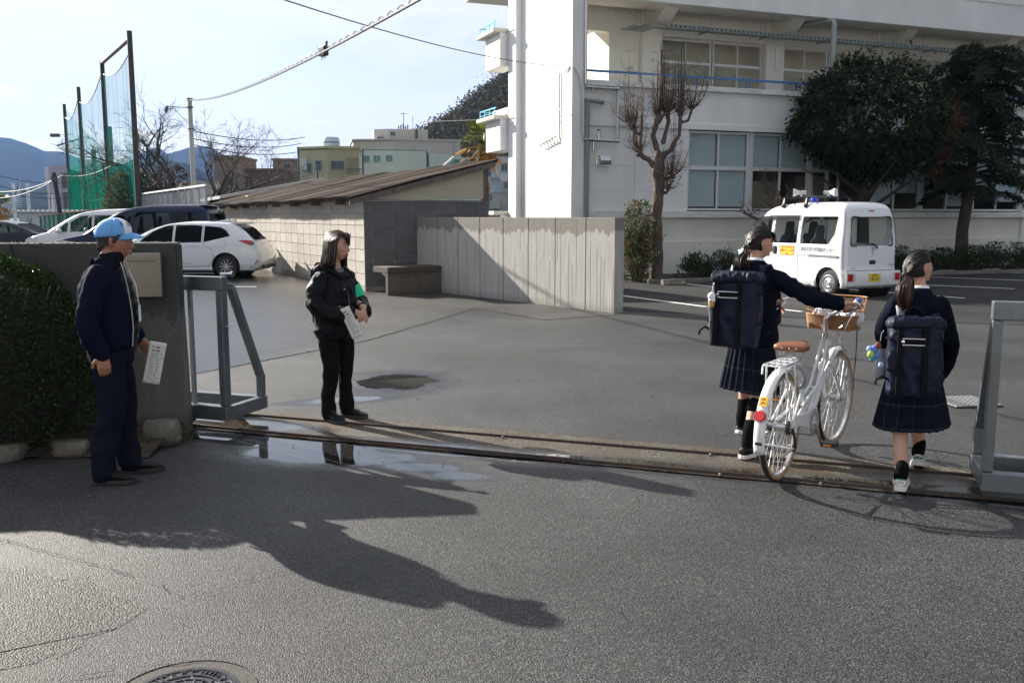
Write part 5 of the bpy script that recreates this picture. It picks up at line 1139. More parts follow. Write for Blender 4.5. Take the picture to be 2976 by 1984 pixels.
# grey railing above the block wall
fr = empty('grey_railing', (0, 0, 0), 0, 'long pale metal railing running above the minivan roofs', 'railing')
a, b = Vector((-10.85, 33, 0)), Vector((-32.0, 69, 0)); nn = 34
m = MB(); m.beam(a + Vector((0, 0, 2.72)), b + Vector((0, 0, 2.67)), .07, .07); m.build('top_rail', M('rail_pale', (.60, .60, .58), .5), fr)
for i in range(nn):
    p = a.lerp(b, i / nn); m = MB(); m.box(p.x - .025, p.x + .025, p.y - .025, p.y + .025, 1.3, 2.69); m.build('post', M('rail_post_blue', (.26, .30, .36), .5), fr)
m = MB(); m.poly([a + Vector((0, .03, 1.3)), b + Vector((0, .03, 1.3)), b + Vector((0, .03, 2.6)), a + Vector((0, .03, 2.6))]); m.build('rail_mesh', net_mat('rail_net', (.35, .36, .40), .42), fr)
m = MB(); m.beam(a + Vector((0, .1, .65)), b + Vector((0, .1, .65)), .2, 1.3); m.build('low_wall', GW2, fr)
# second shed
s2 = empty('dark_shed', (-11.4, 36.8, 0), R(24), 'dark open shed with pale metal roof left of the block shed', 'shed')
m = MB(); m.box(0.2, 3.6, .6, 7, 0, 2.45); m.build('wall', M('shed_black', (.025, .024, .023), .9), s2)
m = MB(); m.prism([(-.2, -.2, 2.42), (4.0, -.2, 3.22), (4.0, -.2, 3.12), (-.2, -.2, 2.30)], (0, 9, 0)); m.build('roof', M('zinc_roof', (.42, .43, .44), .45, .5), s2)
m = MB(); m.prism([(-.2, -.24, 2.26), (4.0, -.24, 3.08), (4.0, -.24, 2.92), (-.2, -.24, 2.12)], (0, .04, 0)); m.build('barge_board', M('old_wood'), s2)
# poles
def pole(loc, h, r, label, mat, arm=None):
    o = empty('utility_pole', loc, 0, label, 'utility pole'); m = MB(); m.cyl((0, 0, 0), (0, 0, h), r * 1.15, r * .9, n=12); m.build('pole_shaft', mat, o, smooth=60); return o
CP = M('concrete_pole', (.42, .42, .40), .8, var=.15, vs=2)
up_ = pole((px(440, 40), 40, 0), pz(226, 40), .10, 'pale concrete pole with street lamp arm by the cherry tree', CP)
m = MB(); z = pz(248, 40); m.cyl((0, 0, z), (-.95, 0, z + .06), .018, n=6); m.cyl((-.75, 0, z + .04), (-.02, 0, z - .75), .012, n=5)
for zz in (z, z - .9, z + .35): m.cyl((0, 0, zz), (0, 0, zz + .05), .13, n=10)
m.box(-.1, .1, -.12, -.08, z - .02, z + .03); m.build('lamp_arm', M('dark_metal', (.10, .10, .10), .5), up_)
m = MB(); m.prism([(-.98, -.06, z + .1), (-1.10, -.06, z - .12), (-1.02, -.06, z - .22), (-.92, -.06, z)], (0, .12, 0)); m.build('lamp_head', M('dark_metal'), up_)
dp = pole((px(133, 52), 52, 0), pz(396, 52), .12, 'dark leaning pole in front of the lilac building', STP)
m = MB(); m.box(-.15, .12, -.1, .1, pz(404, 52) - .3, pz(404, 52)); m.build('cable_box', M('dark_metal'), dp)
dp.rotation_euler = (0, R(-5), 0)
for (x, y0, D, lab, hh) in ((856, 428, 50, 'green net post rising left of the yellow building', 428), (1052, 428, 50, 'green net post in front of the white building', 0)): pass
gp = empty('roof_net', (0, 0, 0), 0, 'fine green net between slim posts behind the brown shed roof', 'net fence')
D = 48
for x, y in ((856, 428), (1241, 436)): pass
pa, pb = Vector((px(1052, D), D, 0)), Vector((px(1240, D), D, 0))
pa, pb = Vector((px(832, D) , D, 0)), Vector((px(980, D), D, 0))
for p, y in ((pa, 342), (pb, 348)):
    m = MB(); m.cyl(p, (p.x, p.y, pz(y, D)), .055, n=8); m.build('post', M('green_grey', (.07, .13, .12), .5), gp, smooth=60)
m = MB(); m.cyl((pa.x, D, pz(344, D)), (pb.x, D, pz(346, D)), .02, n=5); m.cyl((pb.x + .05, D, pz(352, D)), (pb.x + .3, D - .5, 2), .04, n=6); m.build('top_cable', M('green_grey'), gp)
m = MB(); m.poly([(pa.x, D, 1), (pb.x, D, 1), (pb.x, D, pz(347, D)), (pa.x, D, pz(345, D))]); m.poly([(pb.x, D, 1), (px(1110, D), D, 1), (px(1110, D), D, pz(366, D)), (pb.x, D, pz(350, D))]); m.build('net_panel', net_mat('net_faint', (.20, .45, .42), .10), gp)
for x, y, lab in ((684, 338, 'slim green post left of the yellow building'), (727, 378, 'short green post in front of the yellow building')):
    o = empty('green_post', (px(x, D), D, 0), 0, lab, 'post'); m = MB(); m.cyl((0, 0, 0), (0, 0, pz(y, D)), .05, n=8); m.build('post_shaft', M('green_grey'), o, smooth=60)
# steel lattice mast far away
ls = empty('lattice_mast', (px(22, 260), 260, 0), 0, 'faint white lattice structure far off at the mountain foot', 'mast')
m = MB()
for x in (0, 4, 10, 14): m.cyl((x, 0, 0), (x, 0, pz(420, 260) - (0 if x < 12 else 0)), .5, n=5)
for i in range(14): m.beam((0 - i * 1.2, 0, 2 + i * .2), (2, 0, 12 - i * .6), .18, .18); m.beam((10, 0, 10 - i * .5), (22 + i * .6, 0, 1), .15, .15)
m.build('lattice', M('mast_white', (.6, .65, .7), .5), ls)
# ------------------------------------------------------------ cables
CB = M('cable_black2', (.03, .03, .032), .6)
def cable(name, p0, p1, sag, r, label, n=26, twist=0):
    p0, p1 = Vector(p0), Vector(p1); o = empty(name, p0, 0, label, 'cable'); m = MB()
    pts = [p1 * t + p0 * (1 - t) - p0 + Vector((0, 0, -sag * 4 * t * (1 - t))) for t in [i / n for i in range(n + 1)]]; m.path(pts, r, 5); m.build('strand', CB, o)
    if twist:
        q = []; k = n * 8
        for i in range(k + 1):
            t = i / k; b = p1 * t + p0 * (1 - t) - p0 + Vector((0, 0, -sag * 4 * t * (1 - t))); q.append(b + Vector((0, math.sin(i * 1.7) * twist, twist * 1.2 + math.cos(i * 1.7) * twist)))
        m = MB(); m.path(q, r * .35, 4); m.build('lashing_wire', CB, o)
    return o
cable('overhead_cable', (-3.04 * .86, 10.3, 3.98), (1.55, 24.6, 5.48), .18, .008, 'thin dark cable sagging from top left to the school end wall')
oc = cable('overhead_cable', (.1, 7.0, 3.62), (px(438, 40), 40, pz(230, 40)), .35, .018, 'thick lashed overhead cable from the lamp pole to the top of the photo', 40, .022)
cable('overhead_cable', (px(700, 44), 44, pz(280, 44)), (1.6, 24.7, 4.25), .1, .006, 'faint thin wire crossing low to the school end wall')
oc_b = empty('cable_junction_box', (-3.22, 16.2, 4.42), R(-50), 'black junction box hanging on the thick overhead cable', 'junction box')
m = MB(); m.box(-.1, .1, -.05, .05, -.09, .07); m.build('box_body', M('box_black', (.03, .03, .03), .5), oc_b, bevel=.015)
m = MB(); m.path([(-.07, 0, -.09), (-.07, 0, -.14), (-.02, 0, -.14), (-.02, 0, -.09)], .005, 5); m.path([(.03, 0, -.09), (.03, 0, -.13), (.08, 0, -.13), (.08, 0, -.09)], .005, 5); m.cyl((-.1, 0, .0), (-.17, 0, .08), .02, n=6); m.cyl((.1, 0, .04), (.13, 0, .14), .02, n=6); m.build('clip', M('box_black'), oc_b)
for i, (xa, ya, xb, yb_, D1, D2) in enumerate(((0, 424, 145, 448, 50, 60), (0, 448, 155, 462, 50, 60), (0, 460, 155, 478, 50, 60), (-20, 545, 150, 560, 60, 70), (60, 540, 330, 500, 50, 46), (0, 492 - 70, 640, 335, 60, 70))):
    pass
wires = [((-20, 400), (160, 418), 62, 70), ((-20, 424), (160, 442), 62, 70), ((-20, 436), (160, 452), 62, 70), ((-20, 500 - 60), (140, 402), 62, 52), ((-20, 455), (133, 405), 60, 52), ((133, 402), (260, 376), 52, 50), ((440, 300), (700, 315), 40, 60), ((440, 318), (690, 330), 40, 60), ((440, 332), (690, 348), 40, 60)]
labs = ['highest power line crossing the far left mountain', 'middle power line crossing the far left mountain', 'lowest of three power lines over the left mountain', 'upper wire running from the left edge to the leaning pole', 'lower wire running from the left edge to the leaning pole', 'pale wire from the leaning pole toward the net', 'upper thin wire right of the lamp pole', 'middle thin wire right of the lamp pole', 'lower thin wire right of the lamp pole']
for ((xa, ya), (xb, yb_), D1, D2), lb_ in zip(wires, labs): cable('power_line', (px(xa, D1), D1, pz(ya, D1)), (px(xb, D2), D2, pz(yb_, D2)), .3, .022, lb_, 12)
# floodlight on the far pole
fl = empty('floodlight', (px(127, 73), 73, pz(311, 73)), 0, 'small floodlight sticking out left of the farthest dark pole', 'floodlight')
m = MB(); m.box(-.35, .35, -.15, .15, -.13, .13); m.build('lamp_head', M('dark_metal'), fl, bevel=.05); m = MB(); m.cyl((.3, 0, .0), (1.2, .6, .15), .02, n=5); m.build('bracket', M('dark_metal'), fl)
# ------------------------------------------------------------ hills
def hill(name, prof, D1, D2, mat, label=None, nx=160, ny=26, rough=1.0, fx=None):
    """prof: list of (pixel x, pixel y) skyline, terrain rises from D1 to D2"""
    xs_ = [p[0] for p in prof]; ys_ = [p[1] for p in prof]
    def f(u, v):
        X = xs_[0] + (xs_[-1] - xs_[0]) * u; Yp = np.interp(X, xs_, ys_); D = D1 + (D2 - D1) * v; top = pz(Yp, D2)
        z = top * (math.sin(v * math.pi / 2) ** 1.2); q = Vector((px(X, D) * .01 * 200 / D2 * 10, D * .01 * 200 / D2 * 10, 0)); z += rough * top * (.07 * noise.noise(q * 1.3) + .05 * noise.noise(q * 4) + .018 * noise.noise(q * 14)) * min(1, v * 3)
        return (px(X, D), D, z - 2)
    m = MB(); m.grid(f, nx, ny)
    def g(u, v):
        a = f(u, 1); return (a[0] * (1 + .2 * v), a[1] * (1 + .2 * v), a[2] * (1 - v))
    m.grid(g, nx, 4)
    return m.build(name, mat, smooth=180, kind='structure')
FOR = M('forest', (.020, .026, .018), 1, var=.5, vs=.02, spec=0, col2=(.012, .016, .012))
hill('far_mountain', [(-900, 330), (-300, 300), (-60, 312), (0, 322), (25, 322), (60, 333), (100, 350), (145, 353), (190, 372), (240, 395), (300, 372), (330, 352), (360, 343), (385, 358), (440, 342), (475, 340), (500, 352), (540, 378), (600, 400), (700, 420), (900, 440), (1200, 445)], 1500, 2600, FOR, nx=260, ny=30, rough=.35)
hill('near_ridge', [(-900, 470), (0, 440), (120, 425), (180, 440), (260, 405), (320, 372), (360, 366), (430, 380), (520, 420), (640, 445), (900, 460)], 700, 1300, M('forest2', (.022, .03, .018), 1, var=.6, vs=.03, spec=0), nx=200, ny=20, rough=.35)
WH = M('wooded_hill', (.035, .035, .022), .95, var=.6, vs=.06, spec=0, col2=(.014, .02, .01), bump=1, bs=.25, bd=3)
hl = hill('wooded_hill', [(860, 440), (930, 400), (965, 335), (985, 318), (1020, 300), (1060, 278), (1100, 245), (1130, 225), (1160, 205), (1190, 185), (1230, 160), (1300, 130), (1400, 110), (1700, 100)], 150, 330, WH, nx=200, ny=50, rough=.6)
# trees on the hill: clumps
rnd = random.Random(6); hp = [v.co.copy() for v in hl.data.vertices]; prof_ = [(965, 335), (985, 318), (1020, 300), (1060, 278), (1100, 245), (1130, 225), (1160, 205), (1190, 185), (1230, 165)]
V = []; F = []
for i in range(5200):
    X = rnd.uniform(940, 1260); v = rnd.random() ** .6; D = 150 + 180 * v; Yp = np.interp(X, [860, 930] + [p[0] for p in prof_], [440, 400] + [p[1] for p in prof_]); z = pz(Yp, 330) * (math.sin(v * math.pi / 2) ** 1.2)
    c = Vector((px(X, D), D, z - 1)); s_ = rnd.uniform(.8, 2.2); kind_ = rnd.random()
    for j in range(17):
        p = c + Vector((rnd.gauss(0, s_), rnd.gauss(0, s_), rnd.uniform(0, 1.7) * s_)); d = Vector((rnd.gauss(0, 1), rnd.gauss(0, 1), rnd.gauss(.6, .6))).normalized() * rnd.uniform(.18, .5) ; u = d.cross(Vector((rnd.gauss(0, 1), rnd.gauss(0, 1), rnd.gauss(0, 1)))).normalized() * rnd.uniform(.1, .3)
        b = len(V); V += [tuple(p - d - u), tuple(p - d + u), tuple(p + d + u * .6), tuple(p + d - u * .6)]; F.append((b, b + 1, b + 2, b + 3))
me = bpy.data.meshes.new('hill_trees'); me.from_pydata(V, [], F); me.materials.append(leafm('hill_leaf', (.012, .024, .009), (.085, .068, .042), .9, .2)); tag(link('hill_trees', me), 'dense bare and evergreen trees covering the right hill', 'woodland', kind='stuff')
m = MB(); m.cyl((px(1035, 300), 300, pz(345, 300)), (px(1035, 300), 300, pz(325, 300)), .25, n=5); m.cyl((px(1022, 300), 300, pz(345, 300)), (px(1022, 300), 300, pz(330, 300)), .2, n=5)
tag(m.build('white_mast', M('mast_white')), 'tiny white masts at the foot of the wooded hill', 'mast')

# ------------------------------------------------------------ houses across the street (seen only as reflections in panes and puddles)
for (x0, x1, y, h, lab, mt) in ((-16, -3, -13, 6.5, 'cream two storey house across the street behind the viewer', CRM), (-1, 16, -15, 8.5, 'white block of flats across the street behind the viewer', WHT), (18, 34, -12, 6.0, 'low white house across the street far behind on the right', WHT)):
    o = empty('house', ((x0 + x1) / 2, y, 0), R(180), lab, 'house'); w_ = (x1 - x0) / 2; m = MB(); m.box(-w_, w_, 0, 8, 0, h); m.build('wall', mt, o); m = MB(); m.box(-w_ - .3, w_ + .3, -.4, 8.3, h, h + .25); m.build('roof', M('dark_tile'), o)
    for k in range(int(w_)):
        for z in (1.6, 4.4): fwin(o, -w_ + 1.1 + 2.05 * k, z, 1.2, 1.2)
# ============================================================ VEHICLES
def car_shell(xr, xf, wz, z0, z1, nz=34, nx=30, nw=10, rc=.16, crown=.0, taper=.07):
    """stack of rounded horizontal slices; xr/xf/wz: lists (z, value)"""
    def ip(l, z): return float(np.interp(z, [a for a, b in l], [b for a, b in l]))
    def side(x, z):
        a, b = ip(xr, z), ip(xf, z); u = (2 * x - a - b) / max(.01, b - a); w_ = ip(wz, z)
        return w_ * (1 - taper * abs(u) ** 3.2)
    zs = [z0 + (z1 - z0) * (1 - (1 - i / nz) ** 1.25) for i in range(nz + 1)]
    rings = []
    for z in zs:
        a, b, w_ = ip(xr, z), ip(xf, z), ip(wz, z); r = min(rc, w_ * .5, (b - a) * .2); ring = []
        def yy(x): return side(x, z)
        xs_ = [a + r + (b - a - 2 * r) * i / nx for i in range(nx + 1)]
        yb, ya = yy(b) , yy(a)
        L1 = [(x, yy(x)) for x in xs_]; yF, yR = L1[-1][1], L1[0][1]
        fc = [(b - r + r * math.sin(t), yF - r + r * math.cos(t)) for t in [math.pi / 2 * k / 5 for k in range(1, 6)]]
        fr = [(b + .05 * (1 - (q * 2 - 1) ** 2), (yF - r) * (1 - 2 * q)) for q in [i / nw for i in range(1, nw)]]
        rcn = [(a + r - r * math.sin(t), yR - r + r * math.cos(t)) for t in [math.pi / 2 * k / 5 for k in range(1, 6)]]
        rr_ = [(a - .035 * (1 - (q * 2 - 1) ** 2), (yR - r) * (1 - 2 * q)) for q in [i / nw for i in range(1, nw)]]
        ring = L1 + fc + fr + [(x, -y) for x, y in fc[::-1]] + [(x, -y) for x, y in L1[::-1]] + [(x, -y) for x, y in rcn] + [(x, y) for x, y in rr_[::-1]] + rcn[::-1]
        rings.append([(x, y, z) for x, y in ring])
    m = MB(); m.loft(rings, caps=False)
    # roof cap as shallow grid
    top = rings[-1]; n = len(top); k = n; cx = sum(p[0] for p in top) / n
    prev = top
    base = len(m.v) - n
    for s_, dz in ((.8, .008), (.5, .014), (.2, .017)):
        cur = [(cx + (p[0] - cx) * s_, p[1] * s_, p[2] + dz) for p in top]; b0 = len(m.v); m.v += cur
        for j in range(n): m.f.append((base + j, base + (j + 1) % n, b0 + (j + 1) % n, b0 + j)); m.m.append(0)
        base = b0
    m.f.append(tuple(base + j for j in range(n))); m.m.append(0)
    return m, side, ip
def cut_shell(m, cuts):
    me = bpy.data.meshes.new('t'); me.from_pydata(m.v, [], m.f); bm = bmesh.new(); bm.from_mesh(me); bmesh.ops.recalc_face_normals(bm, faces=bm.faces)
    for poly, ax, test in cuts:
        P_ = [Vector((p[0], p[1])) for p in poly]; x0, x1, y0, y1 = min(p.x for p in P_), max(p.x for p in P_), min(p.y for p in P_), max(p.y for p in P_)
        i0, i1 = (0, 2) if ax == 'xz' else (1, 2)
        def box_(f, mg=.25): c = f.calc_center_median(); return x0 - mg < c[i0] < x1 + mg and y0 - mg < c[i1] < y1 + mg and test(c)
        for i in range(len(P_)):
            a, b = P_[i], P_[(i + 1) % len(P_)]; d = b - a; no = Vector((0, 0, 0)); no[i0] = d.y; no[i1] = -d.x; co = Vector((0, 0, 0)); co[i0] = a.x; co[i1] = a.y
            fs = [f for f in bm.faces if box_(f)]; g = list(set(fs) | {e for f in fs for e in f.edges} | {v for f in fs for v in f.verts})
            bmesh.ops.bisect_plane(bm, geom=g, plane_co=co, plane_no=no.normalized(), dist=1e-5)
        def inside(c):
            x, y = c[i0], c[i1]; r = False; j = len(P_) - 1
            for i in range(len(P_)):
                if (P_[i].y > y) != (P_[j].y > y) and x < (P_[j].x - P_[i].x) * (y - P_[i].y) / (P_[j].y - P_[i].y) + P_[i].x: r = not r
                j = i
            return r
        dl = [f for f in bm.faces if test(f.calc_center_median()) and inside(f.calc_center_median())]; bmesh.ops.delete(bm, geom=dl, context='FACES')
    bm.to_mesh(me); bm.free(); return me
def rnd_poly(poly, r=.05, n=3):
    out_ = []; k = len(poly)
    for i in range(k):
        p = Vector(poly[i]); a = (Vector(poly[i - 1]) - p); b = (Vector(poly[(i + 1) % k]) - p); ra = min(r, a.length * .4); rb = min(r, b.length * .4); s_, e_ = p + a.normalized() * ra, p + b.normalized() * rb
        for j in range(n + 1): t = j / n; out_.append(tuple(s_ * (1 - t) ** 2 + p * 2 * t * (1 - t) + e_ * t * t))
    return out_
TYRE = M('tyre', (.018, .018, .018), .8, bump=.2, bs=60); BLK_ = M('black_trim', (.012, .012, .013), .45); CHR = M('chrome', (.7, .7, .72), .12, 1)
RED = M('tail_red', (.45, .01, .01), .15, coat=1); CLR = M('lens_clear', (.6, .62, .62), .12, coat=1)
def wheel(root, x, y, r, w_, kind='steel'):
    s_ = 1 if y > 0 else -1
    o = MB(); o.lathe([(r * .62, -w_ / 2), (r * .9, -w_ / 2), (r, -w_ * .36), (r, w_ * .36), (r * .9, w_ / 2), (r * .62, w_ / 2), (r * .6, w_ * .3), (r * .6, -w_ * .3), (r * .62, -w_ / 2)], 32, (x, y, r), 'y'); t = o.build('wheel', TYRE, root, smooth=40)
    o = MB(); yo = y + s_ * w_ * .5
    if kind == 'steel':
        o.lathe([(r * .64, s_ * -.0), (r * .6, s_ * .008), (r * .54, s_ * -.02), (r * .50, s_ * -.03), (r * .42, s_ * .0), (r * .30, s_ * .01), (r * .22, s_ * -.01), (r * .14, s_ * .0), (r * .12, s_ * .02), (0, s_ * .022)], 32, (x, yo, r), 'y'); o.build('rim', M('steel_rim', (.55, .56, .58), .35, .7), t, smooth=40)
        o = MB()
        for i in range(10): a = i * .6283; o.lathe([(r * .05, s_ * .0075), (0, s_ * .0085)], 8, (x + r * .36 * math.cos(a), yo, r + r * .36 * math.sin(a)), 'y')
        o.build('rim_holes', BLK_, t)
    else:
        o.lathe([(r * .64, 0), (r * .61, s_ * .006), (r * .58, -s_ * .03), (0, -s_ * .05)], 32, (x, yo, r), 'y'); o.build('rim', M('alloy_black', (.03, .03, .03), .3, .4), t, smooth=40)
        o = MB()
        for i in range(10):
            a = i * .6283; c = Vector((x, yo - s_ * .0, r)); d = Vector((math.cos(a), 0, math.sin(a))); o.beam(c + d * r * .1, c + d * r * .6, r * .055, .02, up=(0, s_, 0))
        o.lathe([(r * .13, -.01 * s_), (r * .11, .01 * s_), (0, .012 * s_)], 12, (x, yo, r), 'y'); o.build('spokes', M('alloy_silver', (.5, .5, .52), .3, .8), t)
    return t
def make_car(name, loc, rz, label, paint, xr, xf, wz, z0, z1, wins, arches, wr, ww, group=None, rear_win=None, front_win=None, lines=(), kind='alloy', glass=None, rc=.16, taper=.07, cat='car', nx=30):
    o = empty(name, loc, rz, label, cat, group); m, side, ip = car_shell(xr, xf, wz, z0, z1, rc=rc, taper=taper, nx=nx); glass = glass or glassy('car_glass', (.45, .5, .5), .8, .02)
    cuts = []; hw = max(b for a, b in wz)
    for w_ in wins: cuts.append((rnd_poly(w_, .04), 'xz', lambda c: abs(c.y) > hw * .55))
    for x, r in arches: cuts.append(([(x + r * math.cos(t), wr + r * math.sin(t)) for t in [i * math.pi / 12 for i in range(24)]], 'xz', lambda c: abs(c.y) > hw * .55 and c.z < 1.0))
    xm = lambda c: c.x < 0
    if rear_win: cuts.append((rnd_poly(rear_win, .06), 'yz', lambda c: c.x < -.5 and abs(c.x - ip(xr, c.z)) < .12))
    if front_win: cuts.append((rnd_poly(front_win, .06), 'yz', lambda c: c.x > .2 and abs(c.x - ip(xf, c.z)) < .12))
    me = cut_shell(m, cuts); me.materials.append(paint); me.shade_smooth(); me.set_sharp_from_angle(angle=R(28)); me.name = 'body'; bd_ = link('body', me, o)
    sm = bd_.modifiers.new('s', 'SOLIDIFY'); sm.thickness = .012; sm.offset = -1
    if 0: pass
    for w_ in wins:
        for s_ in (1, -1):
            pl = rnd_poly(w_, .04); q = MB(); q.poly([(x, s_ * (side(x, z) - .010), z) for x, z in pl]); wn = q.build('window', glass, o)
            cx = sum(p[0] for p in pl) / len(pl); cz = sum(p[1] for p in pl) / len(pl); q = MB(); n = len(pl)
            oo = [(cx + (x - cx) * 1.0 + .016 * np.sign(x - cx), cz + (z - cz) + .014 * np.sign(z - cz)) for x, z in pl]
            q.loft([[(x, s_ * (side(x, z) - .006), z) for x, z in pl], [(x, s_ * (side(x, z) + .0025), z) for x, z in oo]], caps=False); q.build('window_seal', BLK_, wn)
    for rw, fn, sg in ((rear_win, xr, -1), (front_win, xf, 1)):
        if not rw: continue
        pl = rnd_poly(rw, .07); q = MB(); n = 12
        ys = [p[0] for p in pl]; zs = [p[1] for p in pl]
        bow = .05 if sg > 0 else -.035
        def xs_(y, z): return ip(fn, z) + bow * (1 - (y / max(.3, ip(wz, z) * .9)) ** 2) - sg * .008
        q.poly([(xs_(y, z), y, z) for y, z in pl]); wn = q.build('rear_window' if sg < 0 else 'windscreen', glass, o); cz = sum(zs) / len(zs)
        q = MB(); q.loft([[(xs_(y, z) + sg * .004, y * .985, cz + (z - cz) * .97) for y, z in pl], [(xs_(y, z) + sg * .013, y + .018 * np.sign(y), z + .016 * np.sign(z - cz)) for y, z in pl]], caps=False); q.build('window_seal', BLK_, wn)
    for x, r in arches:
        for s_ in (1, -1):
            q = MB(); rr_ = r + .0
            q.lathe([(rr_, s_ * (side(x, wr + .1) - .01)), (rr_, s_ * (side(x, wr + .1) - .30)), (0, s_ * (side(x, wr + .1) - .31))], 28, (x, 0, wr), 'y'); q.build('wheel_well', BLK_, o)
            wheel(o, x, s_ * (side(x, wr) - ww * .5 - .025), wr, ww, kind)
    q = MB(); x0, x1 = ip(xr, .4) + .1, ip(xf, .4) - .1; q.box(x0, x1, -hw * .85, hw * .85, z0 + .01, z0 + .10); q.build('underbody', BLK_, o)
    q = MB()
    for pts in lines:
        for s_ in (1, -1):
            ps = []
            for (a, b) in zip(pts[:-1], pts[1:]):
                for t in range(6): x, z = a[0] + (b[0] - a[0]) * t / 6, a[1] + (b[1] - a[1]) * t / 6; ps.append((x, s_ * (side(x, z) + .0005), z))
            x, z = pts[-1]; ps.append((x, s_ * (side(x, z) + .0005), z)); q.path(ps, .0042, 4)
    if lines: q.build('door_gap', BLK_, o)
    return o, side, ip
WPAINT = M('white_car_paint', (.74, .75, .77), .28, coat=.8); SEAT = M('seat_fabric', (.07, .07, .075), .9)
def seats(o, xs_, w_, zb, h):
    for x in xs_:
        for s_ in (-1, 1):
            q = MB(); y = s_ * w_
            for (a, b, z) in ((.24, .5, zb), (.25, .5, zb + h * .5), (.22, .44, zb + h), (.13, .26, zb + h + .06), (.12, .24, zb + h + .22)):
                pass
            rings = []
            for i, (hw_, dp, z, xo) in enumerate(((.23, .12, zb, .0), (.24, .13, zb + h * .4, -.03), (.22, .11, zb + h * .85, -.08), (.13, .09, zb + h, -.09), (.12, .09, zb + h + .20, -.11), (.09, .06, zb + h + .26, -.12))):
                rings.append([(x + xo + dp * .5 * math.cos(t), y + hw_ * math.sin(t), z) for t in [k * math.pi / 6 for k in range(12)]])
            q.loft(rings); q.box(x - .05, x + .45, y - .23, y + .23, zb - .12, zb + .04); q.build('seat', SEAT, o, smooth=60)
# --- white patrol van
xr = [(.18, -1.63), (.26, -1.69), (.50, -1.70), (.56, -1.665), (.95, -1.655), (1.3, -1.64), (1.62, -1.60), (1.78, -1.55), (1.86, -1.46), (1.895, -1.30)]
xf = [(.18, 1.58), (.26, 1.66), (.45, 1.695), (.75, 1.66), (.88, 1.57), (.96, 1.44), (1.2, 1.24), (1.5, 1.02), (1.70, .82), (1.80, .62), (1.86, .38), (1.895, .0)]
wz = [(.18, .69), (.3, .73), (.55, .735), (.95, .735), (1.15, .725), (1.6, .665), (1.75, .635), (1.83, .60), (1.875, .54), (1.895, .46)]
VW = [[(.50, 1.10), (1.20, 1.10), (.93, 1.50), (.82, 1.60), (.50, 1.60)], [(-.32, 1.05), (.40, 1.05), (.40, 1.60), (-.32, 1.60)], [(-1.22, 1.05), (-.42, 1.05), (-.42, 1.61), (-1.40, 1.61), (-1.36, 1.25)]]
VL = [[(-.37, 1.66), (-.37, .30), (.45, .30), (.45, 1.66)], [(1.28, 1.05), (1.2, .6), (1.05, .36)], [(.45, 1.66), (-1.45, 1.68)], [(-.39, .82), (-1.5, .82)], [(-.39, .79), (-1.5, .79)], [(-1.535, 1.70), (-1.60, 1.5), (-1.63, .55)]]
van, vside, vip = make_car('patrol_van', (6.50, 19.97, .008), R(90 + 25), 'small boxy white patrol van with two loudspeakers on its roof rack', WPAINT, xr, xf, wz, .18, 1.895, VW, [(-1.23, .33), (1.20, .33)], .27, .155, rear_win=[(-.56, 1.03), (.56, 1.03), (.52, 1.60), (-.52, 1.60)], front_win=[(-.60, 1.02), (.60, 1.02), (.52, 1.68), (-.52, 1.68)], lines=VL, kind='steel', glass=glassy('van_glass', (.95, .98, .97), 1.0, .02), cat='van', rc=.12, taper=.03)
seats(van, (.45,), .33, .75, .5); seats(van, (-.45,), .33, .75, .42)
q = MB(); q.box(-1.6, 1.3, -.68, .68, .36, .62); q.box(1.0, 1.35, -.62, .62, .62, .98); q.build('cabin_floor', SEAT, van)
# rear details
def rx(z): return vip(xr, z)
q = MB(); q.box(rx(.36) - .055, rx(.36) - .02, -.0, .0, .3, .3)
q = MB()
q.grid(lambda u, v: (rx(.4) - .048 - .012 * math.sin(v * math.pi) - .02 * (1 - (2 * u - 1) ** 2), -.72 + 1.44 * u, .25 + .28 * v), 20, 6); q.build('rear_bumper', WPAINT, van, smooth=180)
q = MB(); q.path([(rx(.54) - .045 - .02 * (1 - t * t), .72 * t, .545) for t in [i / 8 - 1 for i in range(17)]], .005, 4); q.build('hatch_gap', BLK_, van)
for s_ in (1, -1):
    ya = s_ * .60; q = MB(); q.box(rx(.4) - .068, rx(.4) - .03, ya - .105, ya + .105, .33, .49); q.build('tail_lamp_housing', M('lamp_rim', (.25, .25, .25), .4), van, bevel=.012)
    q = MB(); yo = ya + s_ * .03; q.box(rx(.4) - .074, rx(.4) - .067, yo - .065, yo + .065, .34, .48); q.build('tail_light', RED, van, bevel=.004)
    q = MB(); yi = ya - s_ * .070; q.box(rx(.4) - .073, rx(.4) - .067, yi - .030, yi + .030, .34, .48); q.build('reverse_light', CLR, van, bevel=.004)
q = MB(); q.box(rx(.4) - .080, rx(.4) - .06, -.165, .165, .315, .48); pl_ = q.build('number_plate', M('plate_yellow', (.72, .55, .05), .5), van, bevel=.004)
INK = M('plate_ink', (.03, .03, .02), .6); rrot = (R(90), 0, R(-90))
text_obj('40-01', 'plate_number', .095, (rx(.4) - .081, -.02, .375), rrot, INK, van, sx=1.05); text_obj('岡山480', 'plate_region', .042, (rx(.4) - .081, 0, .448), rrot, INK, van); text_obj('つ', 'plate_kana', .04, (rx(.4) - .081, .135, .375), rrot, INK, van)
q = MB(); q.box(rx(.7) - .042, rx(.7) - .02, -.085, .085, .66, .745); q.build('hatch_handle', BLK_, van, bevel=.012)
q = MB(); q.cyl((rx(.85) - .04, 0, .862), (rx(.85) - .03, 0, .862), .014, n=14); q.build('hatch_lock', CHR, van)
q = MB(); X_ = rx(.95) - .043
